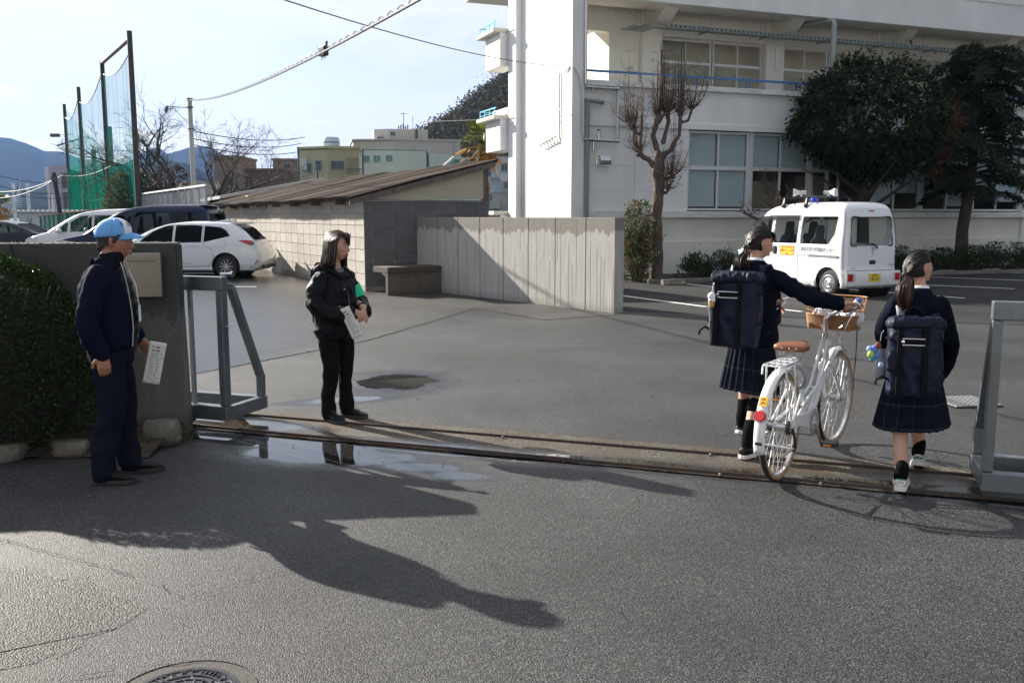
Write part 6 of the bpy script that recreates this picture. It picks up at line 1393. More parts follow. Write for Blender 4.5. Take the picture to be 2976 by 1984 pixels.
for pts in ([(.045, .985), (-.02, .985), (-.045, .965), (.01, .945), (-.02, .930)], [(-.045, .915), (.02, .915), (.045, .935), (-.01, .955), (.02, .970)]):
    pts = pts[:4]
    for a, b in zip(pts[:-1], pts[1:]): q.beam((X_, a[0], a[1]), (X_, b[0], b[1]), .016, .006, up=(1, 0, 0))
q.build('badge', CHR, van)
text_obj('EVERY', 'model_lettering', .052, (rx(.62) - .034, -.54, .64), rrot, M('chrome_dark', (.3, .3, .3), .3, .8), van, sx=1.15); text_obj('SUZUKI', 'maker_lettering', .024, (rx(.57) - .030, .50, .585), rrot, INK, van); text_obj('JOIN', 'trim_lettering', .026, (rx(.57) - .030, -.56, .585), rrot, M('chrome_dark'), van)
q = MB(); q.path([(rx(1.0) - .045, -.12, .985), (rx(1.03) - .065, -.03, 1.05), (rx(1.06) - .065, .25, 1.07)], [.018, .013, .008], 6); q.path([(rx(1.03) - .055, .5, 1.075), (rx(1.03) - .055, -.02, 1.07)], .009, 5); q.build('rear_wiper', BLK_, van, smooth=60)
q = MB(); q.box(rx(1.72) - .04, rx(1.72) - .0, -.075, .075, 1.70, 1.735); q.build('high_brake_light', RED, van, bevel=.008)
q = MB(); q.cyl((rx(1.1) - .045, -.48, 1.085), (rx(1.1) - .041, -.48, 1.085), .025, n=16); q.build('round_sticker', M('sticker', (.65, .68, .7), .5), van)
# visor on side windows
for s_ in (1, -1):
    q = MB(); q.grid(lambda u, v: (-.34 + 1.5 * u - (.25 * u if u > .75 else 0) * 0, s_ * (vside(-.34 + 1.5 * u * .8, 1.63 - .1 * v) + .006 + .02 * v), 1.64 - .10 * v - (max(0, u - .72) * .55)), 20, 4); q.build('rain_visor', glassy('visor', (.35, .35, .38), .7, .05, (.05, .05, .055)), van, smooth=180)
# side lettering & sign (left side faces camera)
y_ = lambda z, x: vside(x, z)
lrot = (R(90), 0, R(180))
text_obj('備前市青少年育成センター', 'side_lettering', .098, (-.93, y_(.93, -.9) + .003, .935), lrot, M('ink_grey', (.05, .05, .06), .6), van, sx=.80)
q = MB(); q.box(-.26, .17, y_(.9, 0) - .004, y_(.9, 0) + .004, .80, 1.00); sg = q.build('magnet_sign', M('sign_red', (.55, .04, .01), .6), van); q = MB(); q.box(-.245, .155, y_(.9, 0) + .0035, y_(.9, 0) + .0055, .812, .988); q.build('sign_face', M('sign_yellow', (.85, .48, .01), .6), sg)
text_obj('防犯パトロール中', 'sign_text', .062, (-.045, y_(.9, 0) + .007, .893), lrot, M('sign_red'), sg, sx=.78); text_obj('みんなでつくろう安心のまち', 'sign_small_text', .034, (-.045, y_(.9, 0) + .007, .962), lrot, M('sign_red'), sg, sx=.80); text_obj('備 前 市', 'sign_small_text', .026, (-.045, y_(.9, 0) + .007, .828), lrot, INK, sg)
for s_ in (1, -1):
    q = MB(); q.lathe([(.085, 0), (.082, .006), (.05, .004)], 20, (.345, s_ * (y_(.9, .3) - .0), .90), 'y'); q.box(.30, .39, s_ * (y_(.9, .3) + .0) - .02, s_ * y_(.9, .3) + .02, .82, .99); q.build('door_handle', BLK_, van, bevel=.015)
    q = MB(); q.box(.85, .90, s_ * y_(1.05, 1.1), s_ * (y_(1.05, 1.1) + .12), 1.0, 1.05); q.ball((1.12, s_ * .84, 1.12), (.05, .08, .12), 12, 8); q.build('door_mirror', BLK_, van, smooth=60)
    q = MB(); q.box(-1.5, -.39, s_ * y_(.8, -1) - .003, s_ * y_(.8, -1) + .003, .79, .835); q.build('slide_rail', M('rail_grey', (.35, .36, .38), .3, .5), van)
    q = MB(); q.box(1.50, 1.66, s_ * .48, s_ * .68, .62, .86); q.build('headlight', CLR, van, bevel=.03)
    q = MB(); q.lathe([(.36, s_ * y_(.4, -1.2) - s_ * .01), (.375, s_ * (y_(.4, -1.2) + .006)), (.40, s_ * (y_(.4, -1.2) + .002)), (.42, s_ * (y_(.4, -1.2) - .006))], 36, (-1.23, 0, .27), 'y'); q.v = [(x, y, max(z, .2)) for x, y, z in q.v]; q.build('arch_flare', WPAINT, van, smooth=60)
# rack
rk = empty('roof_rack', (0, 0, 0), 0, 'black roof rack clamped across the white van roof', 'roof rack'); rk.location = van.location; rk.rotation_euler = van.rotation_euler
for x in (.25, -.42):
    q = MB(); q.box(x - .015, x + .015, -.74, .74, 2.0, 2.02); q.build('cross_bar', BLK_, rk, bevel=.004)
    for s_ in (1, -1): q = MB(); q.prism([(x - .04, s_ * .60, 1.80), (x + .04, s_ * .60, 1.80), (x + .02, s_ * .55, 2.0), (x - .02, s_ * .55, 2.0)], (0, s_ * .05, 0)); q.ball((x, s_ * .63, 1.83), (.06, .035, .05), 8, 6); q.build('rack_foot', BLK_, rk, bevel=.006)
q = MB(); q.box(-.42, .25, -.01, .02, 2.02, 2.04); q.box(-.42, .25, .3, .33, 2.02, 2.04); q.build('long_bar', BLK_, rk)
HRN = M('horn_white', (.68, .68, .68), .45)
def horn(x, y, ang_, label):
    h = empty('loudspeaker', (0, 0, 0), 0, label, 'loudspeaker', 'loudspeakers on the van roof'); mt = van.matrix_basis if 0 else Matrix.Translation(van.location) @ Matrix.Rotation(van.rotation_euler.z, 4, 'Z') @ Matrix.Translation((x, y, 2.12)) @ Matrix.Rotation(ang_, 4, 'Z') @ Matrix.Scale(.78, 4)
    h.matrix_world = mt; q = MB()
    def rr(x_, a, b): return [(x_, a * s1, b * s2) for s1, s2 in ((1, .7), (.85, 1), (-.85, 1), (-1, .7), (-1, -.7), (-.85, -1), (.85, -1), (1, -.7))]
    q.loft([rr(.0, .045, .045), rr(.05, .06, .05), rr(.12, .10, .075), rr(.17, .135, .10), rr(.20, .15, .11), rr(.205, .155, .115), rr(.195, .14, .10), rr(.10, .06, .05), rr(.04, .03, .03)], caps=True); q.build('horn', HRN, h, bevel=.004)
    q = MB(); q.cyl((-.13, 0, 0), (0, 0, 0), .05, .055, n=14); q.ball((.09, 0, 0), (.05, .03, .03), 10, 6); q.build('driver', M('horn_grey', (.5, .5, .5), .5), h, smooth=50)
    q = MB(); q.box(-.03, .03, -.04, .04, -.12, -.05); q.build('bracket', HRN, h)
horn(.16, .22, R(40), 'left white loudspeaker turned away, nearer the van front'); horn(-.12, -.28, R(-150), 'right white loudspeaker facing the camera on the van roof')
q = MB(); q.lathe([(0, 0), (.09, 0), (.085, .05), (.05, .10), (0, .12)], 16); bl = q.build('beacon', M('beacon_blue', (.01, .05, .6), .2, coat=1), smooth=60); bl.matrix_world = Matrix.Translation(van.location) @ Matrix.Rotation(van.rotation_euler.z, 4, 'Z') @ Matrix.Translation((.05, -.05, 1.93)); tag(bl, 'blue beacon between the two loudspeakers on the van roof', 'beacon light')
# --- white hatchback estate
HP = M('pearl_white', (.70, .72, .76), .22, coat=1)
xr = [(.2, -2.08), (.3, -2.17), (.5, -2.20), (.72, -2.17), (.95, -2.06), (1.10, -1.90), (1.25, -1.74), (1.36, -1.60), (1.42, -1.50), (1.455, -1.25), (1.475, -.8)]
xf = [(.2, 2.05), (.3, 2.18), (.5, 2.2), (.7, 2.1), (.85, 1.75), (.95, 1.35), (1.0, 1.15), (1.2, .82), (1.33, .55), (1.41, .28), (1.455, .0), (1.475, -.25)]
wz = [(.2, .82), (.35, .865), (.6, .872), (.85, .865), (.95, .84), (1.15, .76), (1.35, .67), (1.42, .62), (1.455, .55), (1.475, .46)]
hb_, hs_, hi_ = make_car('estate_car', (-8.8, 24.95, .008), R(180), 'white estate car with black alloy wheels beside the block shed', HP, xr, xf, wz, .2, 1.475, [[(.08, .93), (.95, .95), (.62, 1.22), (.30, 1.36), (.08, 1.385)], [(-.68, .94), (.02, .93), (.02, 1.385), (-.45, 1.385), (-.68, 1.37)], [(-1.42, 1.10), (-.74, .94), (-.74, 1.37), (-1.15, 1.33), (-1.30, 1.25)]], [(-1.30, .365), (1.37, .365)], .31, .2, group='cars parked by the block shed', rear_win=[(-.60, 1.0), (.60, 1.0), (.50, 1.32), (-.50, 1.32)], front_win=[(-.68, 1.0), (.68, 1.0), (.52, 1.38), (-.52, 1.38)], lines=[[(.05, 1.40), (.05, .3)], [(-.71, 1.40), (-.71, .92), (-.98, .72), (-.98, .5), (-.86, .32), (1.0, .26)], [(-.45, .40), (1.0, .38)]], glass=glassy('tint_glass', (.12, .13, .14), .85, .02))
for s_ in (1, -1):
    f = lambda x, z: s_ * (hs_(x, z) + .004)
    q = MB(); q.poly([(x, f(x, z), z) for x, z in ((-1.62, .99), (-1.85, 1.0), (-2.0, .98), (-2.04, .88), (-1.95, .86), (-1.78, .93))]); q.build('tail_light', RED, hb_)
    q = MB(); q.poly([(x, f(x, z) + s_ * .001, z) for x, z in ((-1.99, .97), (-2.05, .93), (-2.045, .88), (-1.96, .865))]); q.build('lamp_tint', M('smoke', (.05, .04, .04), .2, coat=1), hb_)
    q = MB(); q.poly([(x, f(x, z), z) for x, z in ((-2.0, .3), (-2.12, .42), (-2.16, .52), (-2.06, .38), (-1.9, .27))]); q.build('bumper_vent', BLK_, hb_)
    q = MB(); q.path([(-.62, f(-.62, .86), .86), (-.52, f(-.5, .86) + s_ * .03, .865), (-.38, f(-.4, .86) + s_ * .03, .865), (-.28, f(-.3, .86), .86)], .014, 6); q.build('door_handle', HP, hb_, smooth=60)
    q = MB(); q.path([(x, f(x, z), z) for x, z in rnd_poly([(-1.30, .82), (-1.12, .82), (-1.12, 1.0), (-1.30, 1.0)], .04)], .003, 4, closed=True); q.build('fuel_flap', M('gap_grey', (.25, .25, .27), .6), hb_)
    q = MB(); q.prism([(-.95, f(-.9, .25), .235), (.9, f(.9, .25), .235), (.9, f(.9, .25), .27), (-.95, f(-.9, .25), .27)], (0, s_ * .03, 0)); q.build('sill_skirt', HP, hb_, bevel=.008)
q = MB(); q.grid(lambda u, v: (-1.35 - .42 * v, -.56 + 1.12 * u, 1.455 - .035 * v + .012 * math.sin(v * 3.1)), 8, 4); q.grid(lambda u, v: (-1.35 - .42 * v, -.56 + 1.12 * u, 1.43 - .02 * v), 8, 4); q.build('roof_spoiler', HP, hb_, smooth=50)
q = MB(); q.prism([(-.80, -.015, 1.478), (-1.15, -.015, 1.478), (-1.12, -.015, 1.53)], (0, .03, 0)); q.build('roof_antenna', HP, hb_)
seats(hb_, (.25, -.65), .36, .62, .42)
q = MB(); q.box(-2.24, -2.20, -.6, .6, .25, .34); q.build('rear_valance', BLK_, hb_)
# --- dark minivan
NVY = M('navy_paint', (.006, .011, .045), .3, coat=.5, spec=.1)
xr = [(.25, -2.38), (.4, -2.46), (.9, -2.45), (1.3, -2.38), (1.6, -2.28), (1.8, -2.2), (1.88, -2.16), (1.93, -2.05), (1.95, -1.9)]
xf = [(.25, 2.4), (.4, 2.46), (.75, 2.42), (.92, 2.25), (1.02, 1.75), (1.08, 1.45), (1.3, 1.12), (1.55, .74), (1.75, .36), (1.86, .02), (1.92, -.35), (1.95, -.8)]
wz = [(.25, .86), (.4, .92), (.8, .925), (1.05, .92), (1.5, .85), (1.78, .78), (1.88, .72), (1.93, .64), (1.95, .55)]
mv, ms_, mi_ = make_car('minivan', (-11.15, 27.9, .008), R(180), 'dark navy minivan parked behind the white estate car', NVY, xr, xf, wz, .25, 1.95, [[(.75, 1.12), (1.18, 1.10), (.80, 1.45), (.72, 1.45)], [(-.02, 1.12), (.66, 1.12), (.66, 1.48), (.36, 1.66), (-.02, 1.70)], [(-1.12, 1.14), (-.12, 1.14), (-.12, 1.72), (-1.12, 1.72)], [(-2.12, 1.14), (-1.22, 1.14), (-1.22, 1.72), (-1.98, 1.72)]], [(-1.45, .40), (1.5, .40)], .34, .22, group='cars parked by the block shed', front_win=[(-.74, 1.1), (.74, 1.1), (.6, 1.82), (-.6, 1.82)], rear_win=[(-.7, 1.15), (.7, 1.15), (.6, 1.7), (-.6, 1.7)], lines=[[(-.07, 1.75), (-.07, .4)], [(-1.17, 1.75), (-1.17, .5)]], glass=glassy('tint_glass2', (.30, .34, .34), .85, .02))
q = MB(); q.grid(lambda u, v: (-1.95 - .38 * v, -.62 + 1.24 * u, 1.95 - .03 * v), 6, 3); q.grid(lambda u, v: (-1.95 - .38 * v, -.62 + 1.24 * u, 1.92 - .01 * v), 6, 3); q.build('roof_spoiler', NVY, mv)
for s_ in (1, -1):
    q = MB(); q.ball((.92, s_ * 1.03, 1.14), (.09, .13, .09), 12, 8); q.build('door_mirror', M('mirror_chrome', (.4, .45, .6), .2, .6), mv, smooth=60); q = MB(); q.poly([(x, s_ * (ms_(x, z) + .004), z) for x, z in ((1.6, .86), (2.2, .80), (2.32, .86), (2.0, .92))]); q.build('headlight', CLR, mv)
    q = MB(); q.poly([(x, s_ * (ms_(x, z) + .004), z) for x, z in ((-2.2, 1.75), (-2.30, 1.0), (-2.4, 1.0), (-2.26, 1.78))]); q.build('tail_light', M('smoke'), mv)
seats(mv, (.3, -.6), .42, .85, .5)
# --- white minivan
xr2 = [(a, b * .96) for a, b in xr]; xf2 = [(.25, 2.2), (.4, 2.3), (.75, 2.28), (.92, 2.12), (1.02, 1.78), (1.08, 1.55), (1.3, 1.2), (1.5, .88), (1.7, .5), (1.79, .12), (1.84, -.3), (1.86, -.8)]
xr2 = [(.25, -2.2), (.4, -2.3), (.9, -2.3), (1.3, -2.25), (1.6, -2.15), (1.78, -2.05), (1.84, -1.9), (1.86, -1.7)]
wv, ws_, wi_ = make_car('minivan', (-14.0, 31.6, .008), R(180), 'white minivan between the navy minivan and the dark sedan', WPAINT, xr2, xf2, [(a * .954, b * .94) for a, b in wz], .25, 1.86, [[(.8, 1.10), (1.22, 1.08), (.86, 1.40), (.78, 1.40)], [(-.02, 1.10), (.70, 1.10), (.70, 1.42), (.36, 1.62), (-.02, 1.64)], [(-1.12, 1.10), (-.10, 1.10), (-.10, 1.64), (-1.12, 1.64)]], [(-1.4, .38), (1.42, .38)], .32, .2, group='cars parked by the block shed', front_win=[(-.7, 1.08), (.7, 1.08), (.58, 1.74), (-.58, 1.74)], lines=[[(-.06, 1.68), (-.06, .4)]], glass=glassy('van_glass2', (.6, .68, .66), .9, .02))
for s_ in (1, -1):
    q = MB(); q.ball((1.0, s_ * .98, 1.13), (.08, .12, .09), 12, 8); q.build('door_mirror', WPAINT, wv, smooth=60); q = MB(); q.poly([(x, s_ * (ws_(x, z) + .004), z) for x, z in ((1.75, .80), (2.18, .70), (2.24, .82), (2.1, .93), (1.8, .92))]); q.build('headlight', CLR, wv)
seats(wv, (.3, -.6), .42, .8, .5)
# --- dark sedan and a far one
SDP = M('charcoal_paint', (.012, .014, .028), .3, coat=.5, spec=.1)
xr = [(.2, -2.1), (.3, -2.25), (.6, -2.28), (.85, -2.2), (.95, -2.0), (1.05, -1.7), (1.2, -1.38), (1.33, -1.05), (1.41, -.7), (1.44, -.4)]
xf = [(.2, 2.1), (.3, 2.25), (.6, 2.25), (.8, 1.9), (.93, 1.2), (1.0, 1.05), (1.2, .68), (1.33, .35), (1.41, .02), (1.44, -.25)]
wz = [(.2, .82), (.35, .87), (.6, .88), (.9, .86), (1.15, .76), (1.33, .66), (1.41, .58), (1.44, .48)]
SW = [[(.02, .97), (.95, .98), (.5, 1.28), (.02, 1.34)], [(-1.28, 1.06), (-.06, .97), (-.06, 1.34), (-.6, 1.32)]]
make_car('sedan', (-19.6, 35.2, .008), R(180), 'dark charcoal sedan at the left photo edge', SDP, xr, xf, wz, .2, 1.44, SW, [(-1.35, .36), (1.4, .36)], .31, .2, group='cars parked by the block shed', rear_win=[(-.6, 1.0), (.6, 1.0), (.5, 1.33), (-.5, 1.33)], front_win=[(-.68, 1.0), (.68, 1.0), (.52, 1.36), (-.52, 1.36)], glass=glassy('tint_glass2'))
make_car('sedan', (-26.0, 43.5, .008), R(180), 'pale silver car roof showing behind the dark sedan', M('silver_paint', (.5, .5, .5), .3, .5, coat=1), xr, xf, wz, .2, 1.44, SW, [(-1.35, .36), (1.4, .36)], .31, .2, group='cars parked by the block shed', glass=glassy('tint_glass2'))
# ============================================================ PEOPLE
SKIN = M('skin', (.50, .29, .20), .5, var=.12, vs=20, spec=.4); SKINM = M('skin_tan', (.36, .17, .105), .5, var=.15, vs=20); LIP = M('lips', (.34, .10, .085), .4); LIPM = M('lips_tan', (.26, .09, .07), .5)
BLACKF = M('black_nylon', (.006, .006, .008), .55, bump=.15, bs=40, spec=.13); BLKT = M('black_trousers', (.010, .010, .011), .85, spec=.03, bump=.2, bs=200)
NAVY = M('navy_blazer', (.006, .008, .016), .85, spec=.03, bump=.15, bs=300); NAVYJ = M('navy_jacket', (.007, .008, .022), .75, spec=.03, bump=.12, bs=200); HAIR = M('black_hair', (.008, .006, .005), .45, spec=.28); HAIRB = M('brown_hair', (.075, .030, .016), .38, spec=.6)
SOCK = M('black_sock', (.008, .008, .009), .95, spec=.03); WSH = M('white_shoe', (.62, .62, .64), .5); SOLE = M('white_sole', (.68, .66, .62), .6); BSH = M('black_shoe', (.008, .008, .009), .5, spec=.2); SHIRT = M('white_shirt', (.7, .72, .76), .7)
def ring(z, cx, cy, rx, ry, n=20, e=2.3, tx=0, ty=0):
    o = []
    for i in range(n):
        t = 2 * math.pi * i / n; c, s_ = math.cos(t), math.sin(t); x = rx * math.copysign(abs(c) ** (2 / e), c); y = ry * math.copysign(abs(s_) ** (2 / e), s_); o.append((cx + x, cy + y, z + tx * x + ty * y))
    return o
def limbp(m, pts, rs, n=12, ry=None):
    pts = [Vector(p) for p in pts]; fine = []; fr = []
    k = len(pts)
    for i in range(k - 1):   # catmull-rom
        p0, p1, p2, p3 = pts[max(0, i - 1)], pts[i], pts[i + 1], pts[min(k - 1, i + 2)]
        for j in range(4):
            t = j / 4; fine.append(.5 * ((2 * p1) + (p2 - p0) * t + (2 * p0 - 5 * p1 + 4 * p2 - p3) * t * t + (3 * p1 - p0 - 3 * p2 + p3) * t ** 3)); fr.append(rs[i] * (1 - t) + rs[i + 1] * t)
    fine.append(pts[-1]); fr.append(rs[-1]); m.path(fine, fr, n); m.ball(pts[0], rs[0] * .98, 12, 8); m.ball(pts[-1], rs[-1] * .98, 12, 8)
def hand(m, w, d, nrm, thumb_side, s=1.0, curl=.5):
    """w wrist, d direction of fingers, nrm back-of-hand normal, thumb_side +-1"""
    w = Vector(w); d = Vector(d).normalized(); nrm = Vector(nrm); nrm = (nrm - d * nrm.dot(d)).normalized(); sd = d.cross(nrm).normalized() * thumb_side
    m.loft([[w + d * a * s + sd * (bx * s * math.cos(t)) + nrm * (by * s * math.sin(t)) for t in [k * math.pi / 6 for k in range(12)]] for a, bx, by in ((-.03, .024, .020), (.0, .025, .018), (.035, .036, .016), (.07, .040, .015), (.088, .038, .012))])
    for k, (off, L_) in enumerate(((.029, .068), (.010, .077), (-.009, .071), (-.027, .055))):
        p = w + d * .08 * s + sd * off * s; dd = d.copy(); pts = [p - d * .02 * s, p]
        for j, f in enumerate((.45, .30, .25)):
            a = curl * (.9 + .35 * j); dd = (dd * math.cos(a) - nrm * math.sin(a)).normalized(); pts.append(pts[-1] + dd * L_ * f * s); 
            nn = nrm
        m.path(pts, [.0090 * s, .0088 * s, .0083 * s, .0078 * s, .0066 * s], 8); m.ball(pts[-1], .0066 * s, 8, 6)
    b = w + d * .025 * s + sd * .03 * s; t1 = b + (d * .6 + sd * .7 - nrm * .25).normalized() * .034 * s; t2 = t1 + (d * .9 + sd * .25 - nrm * (.2 + curl * .5)).normalized() * .030 * s; m.path([b - sd * .012 * s, b, t1, t2], [.012 * s, .013 * s, .0105 * s, .0085 * s], 8); m.ball(t2, .0085 * s, 8, 6)
def head_mesh(m, T, s=1.0, male=False):
    """head local: y forward, z up, origin at centre of skull; chin ~ -.115"""
    def f(u, v):
        th = math.pi * v; ph = 2 * math.pi * u; x = math.sin(th) * math.cos(ph); y = math.sin(th) * math.sin(ph); z = math.cos(th)
        X, Y, Z = .073 * x, .093 * y, .112 * z
        if z < 0: k = 1 + z * (.22 if male else .30); X *= k; Y = Y * (1 + z * .14) + (-z) * .016
        if y > .3 and abs(z) < .55: X *= 1.0; Y *= .965                       # flatter face plane
        if y < 0 and z < -.2: Y *= 1 + (z + .2) * .35; Z *= .93
        d = math.exp(-((X / .02) ** 2 + ((Z - .022) / .012) ** 2)) * .004 if y > 0 else 0; Y += d                      # brow
        for sx in (-1, 1): Y -= (.007 * math.exp(-(((X - sx * .029) / .013) ** 2 + ((Z - .003) / .010) ** 2)) if y > 0 else 0); Y += (.005 * math.exp(-(((X - sx * .036) / .018) ** 2 + ((Z + .03) / .018) ** 2)) if y > 0 else 0)
        if y > 0: Y += .008 * math.exp(-((X / .016) ** 2 + ((Z + .104) / .018) ** 2)); Y += .004 * math.exp(-((X / .02) ** 2 + ((Z + .068) / .016) ** 2))
        return T @ Vector((X * s, Y * s, Z * s))
    m.grid(f, 40, 28)
    m.path([T @ Vector(p) * 1.0 for p in [(0, .084 * s, .012 * s), (0, .094 * s, -.012 * s), (0, .103 * s, -.032 * s), (0, .090 * s, -.045 * s)]], [.007 * s, .009 * s, .0105 * s, .008 * s], 10)
    for sx in (-1, 1):
        m.ball(T @ Vector((sx * .011 * s, .092 * s, -.038 * s)), .008 * s, 8, 6); m.path([T @ Vector(p) for p in [(sx * .070 * s, -.005 * s, .015 * s), (sx * .080 * s, -.016 * s, .008 * s), (sx * .079 * s, -.016 * s, -.02 * s), (sx * .070 * s, -.006 * s, -.034 * s)]], [.008 * s, .010 * s, .008 * s, .007 * s], 8)
    for z, r, yy in ((-.062, .0062, .089), (-.073, .0068, .087)): m.path([T @ Vector(p) for p in [(-.022 * s, (yy - .010) * s, (z - .001) * s), (-.010 * s, yy * s, z * s), (.010 * s, yy * s, z * s), (.022 * s, (yy - .010) * s, (z - .001) * s)]], [.003 * s, r * s, r * s, .003 * s], 8)
def face_bits(root, T, s, brow=HAIR, sq=1.0):
    for sx in (-1, 1):
        m = MB(); m.ball(T @ Vector((sx * .029 * s, .0795 * s, .003 * s)), (.011 * s, .009 * s, .0062 * s), 12, 8); e_ = m.build('eye', M('eye_white', (.5, .48, .45), .3), root, smooth=180)
        m = MB(); m.ball(T @ Vector((sx * .029 * s, .0845 * s, .003 * s)), (.0055 * s, .005 * s, .0055 * s), 10, 6); m.build('iris', M('iris', (.012, .008, .006), .15), e_, smooth=180)
        m = MB(); m.path([T @ Vector(p) for p in [(sx * .041 * s, .0775 * s, .0045 * s), (sx * .031 * s, .0875 * s, .0095 * s), (sx * .018 * s, .086 * s, .004 * s)]], [.0012, .0022 * s, .0012], 6); m.build('eyelid_line', brow, root)
        m = MB(); m.path([T @ Vector(p) for p in [(sx * .047 * s, .074 * s, .022 * s), (sx * .032 * s, .088 * s, .0275 * s), (sx * .015 * s, .091 * s, .024 * s)]], [.0015, .0032 * s, .002], 6); m.build('eyebrow', brow, root)
def lipfun(T, s):
    Ti = T.inverted()
    def f(c):
        p = Ti @ Vector(c); return 1 if (abs(p.x) < .021 * s and -.080 * s < p.z < -.055 * s and p.y > .082 * s) else 0
    return f
def HT_(c, yaw=0, pitch=0, roll=0): return Matrix.Translation(Vector(c)) @ Matrix.Rotation(yaw, 4, 'Z') @ Matrix.Rotation(pitch, 4, 'X') @ Matrix.Rotation(roll, 4, 'Y')
def strands(m, rootsfn, n, rnd, r=.004, k=6, sides=4):
    for i in range(n):
        pts = rootsfn(rnd, i); m.path(pts, [r * .8] + [r] * (len(pts) - 2) + [r * .25], sides)
def shoe(m, ank, fd, s=1.0, L_=.245, w_=.045, lift=0, h=.07, sole=None):
    """ank: ankle ground position(x,y,z0), fd forward dir; body into m, sole into sole"""
    a = Vector(ank); f = Vector((fd[0], fd[1], 0)).normalized(); r = Vector((f.y, -f.x, 0)); fz = Vector((0, 0, 1))
    ca, sa = math.cos(lift), math.sin(lift); piv = a + f * L_ * .55 * s
    def P(u, v, z): # u along from heel(-.06)
        p = a + f * u * s + r * v * s + fz * z * s; d = p - piv; x = d.dot(f); zz = d.z
        if x < 0: return piv + r * d.dot(r) + f * (x * ca + zz * sa * 1.0) + fz * (zz * ca - x * sa)
        return p
    prof = ((-.062, .020, .022, .060), (-.055, .030, .022, .078), (-.02, .036, .02, h + .028), (.03, .036, .02, h + .022), (.07, .041, .02, .072), (.11, w_, .02, .056), (.145, w_ * 1.0, .02, .047), (.170, w_ * .82, .02, .040), (.183, w_ * .4, .022, .030))
    k = L_ / .245; m.loft([[P(u * k, wv * math.cos(t), zb + (zt - zb) * (.5 + .5 * math.sin(t))) for t in [j * math.pi / 8 for j in range(16)]] for u, wv, zb, zt in prof])
    so_ = sole if sole is not None else m
    for z0, z1, ex in ((.0, .026, .004),):
        ringb = [P(u * k, v, z0) for u, v in SO]; ringt = [P(u * k, v * 1.02, z1) for u, v in SO]; so_.loft([ringb, ringt])
SO = [(-.068, 0), (-.06, .028), (-.03, .037), (.03, .036), (.08, .044), (.12, .050), (.155, .046), (.182, .028), (.190, 0), (.182, -.028), (.155, -.046), (.12, -.048), (.08, -.040), (.03, -.034), (-.03, -.037), (-.06, -.028)]
PTH = lambda p, q, t: Vector(p).lerp(Vector(q), t)

def body_base(root, T, s, neck_top, sh, hips, legs, arms, hands, male=False, skin=SKIN, lip=LIP, vox=.005):
    m = MB(); head_mesh(m, T, s, male); nt_ = T @ Vector((0, -.02 * s, -.075 * s)); limbp(m, [nt_ + Vector((0, 0, .03)), nt_, neck_top, Vector(neck_top) + Vector((0, -.01, -.08))], [.05 * s, .052 * s, .052 * s, .075 * s])
    zt, zb = neck_top[2] - .085, hips[2]; cx, cy = neck_top[0], neck_top[1]
    m.loft([ring(zb - .08, hips[0], hips[1], .12 * s, .09 * s), ring(zb, hips[0], hips[1], .15 * s, .10 * s), ring((zb + zt) / 2, (hips[0] + cx) / 2, (hips[1] + cy) / 2, .12 * s, .085 * s), ring(zt - .08, cx, cy, .13 * s, .075 * s), ring(zt, cx, cy, .07 * s, .05 * s)])
    for L_ in legs: limbp(m, L_[0], L_[1])
    for A in arms: limbp(m, A[0], A[1])
    for H_ in hands: hand(m, *H_[0], **H_[1])
    return remesh(m, 'body', [skin, lip], root, vox=vox, smooth_it=2, matfun=lipfun(T, s))

# ------------------------------------------------------------ MAN
man = empty('person', (-2.45, 5.56, .002), R(-78), 'man in blue and white cap and navy work jacket standing by the gate wall', 'person')
T = HT_((.0, .055, 1.475), R(6), R(-4))
body_base(man, T, 1.02, (0, .01, 1.36), None, (0, 0, .90), [([(.088, -.003, .80), (.098, .0, .45), (.10, -.065, .10)], [.07, .046, .036]), ([(-.088, .0, .80), (-.104, .03, .45), (-.12, .045, .10)], [.07, .046, .036])],
    [([(.185, -.02, 1.27), (.245, -.07, 1.03), (.235, -.01, .83)], [.045, .04, .028]), ([(-.185, .0, 1.27), (-.235, -.02, 1.03), (-.20, .12, .86)], [.045, .04, .028])],
    [(((.235, -.005, .815), (-.02, .1, -1), (1, .2, 0), 1), dict(curl=.45, s=1.0)), (((-.195, .13, .85), (.25, .6, -.75), (-.9, .2, .3), -1), dict(curl=.5, s=1.0))], True, SKINM, LIPM)
face_bits(man, T, 1.02, M('grey_hair', (.05, .05, .052), .6, spec=.03))
# grey short hair under cap
m = MB(); s_ = 1.02
m.grid(lambda u, v: T @ Vector((.0775 * math.cos(a := math.pi * (1.0 + u * 1.0)) * (1 - .22 * v), -.012 + .088 * math.sin(a) * (1 - .12 * v), .035 - .095 * v + .035 * (abs(math.cos(a)) ** 3) * v)), 24, 8)
for sx in (-1, 1): m.grid(lambda u, v: T @ Vector((sx * (.0765 - .004 * v), -.012 + .05 * u * (1 - .6 * v), .036 - .05 * v)), 4, 4)
m.build('hair', M('grey_hair'), man, smooth=180).modifiers.new('s', 'SOLIDIFY').thickness = .006
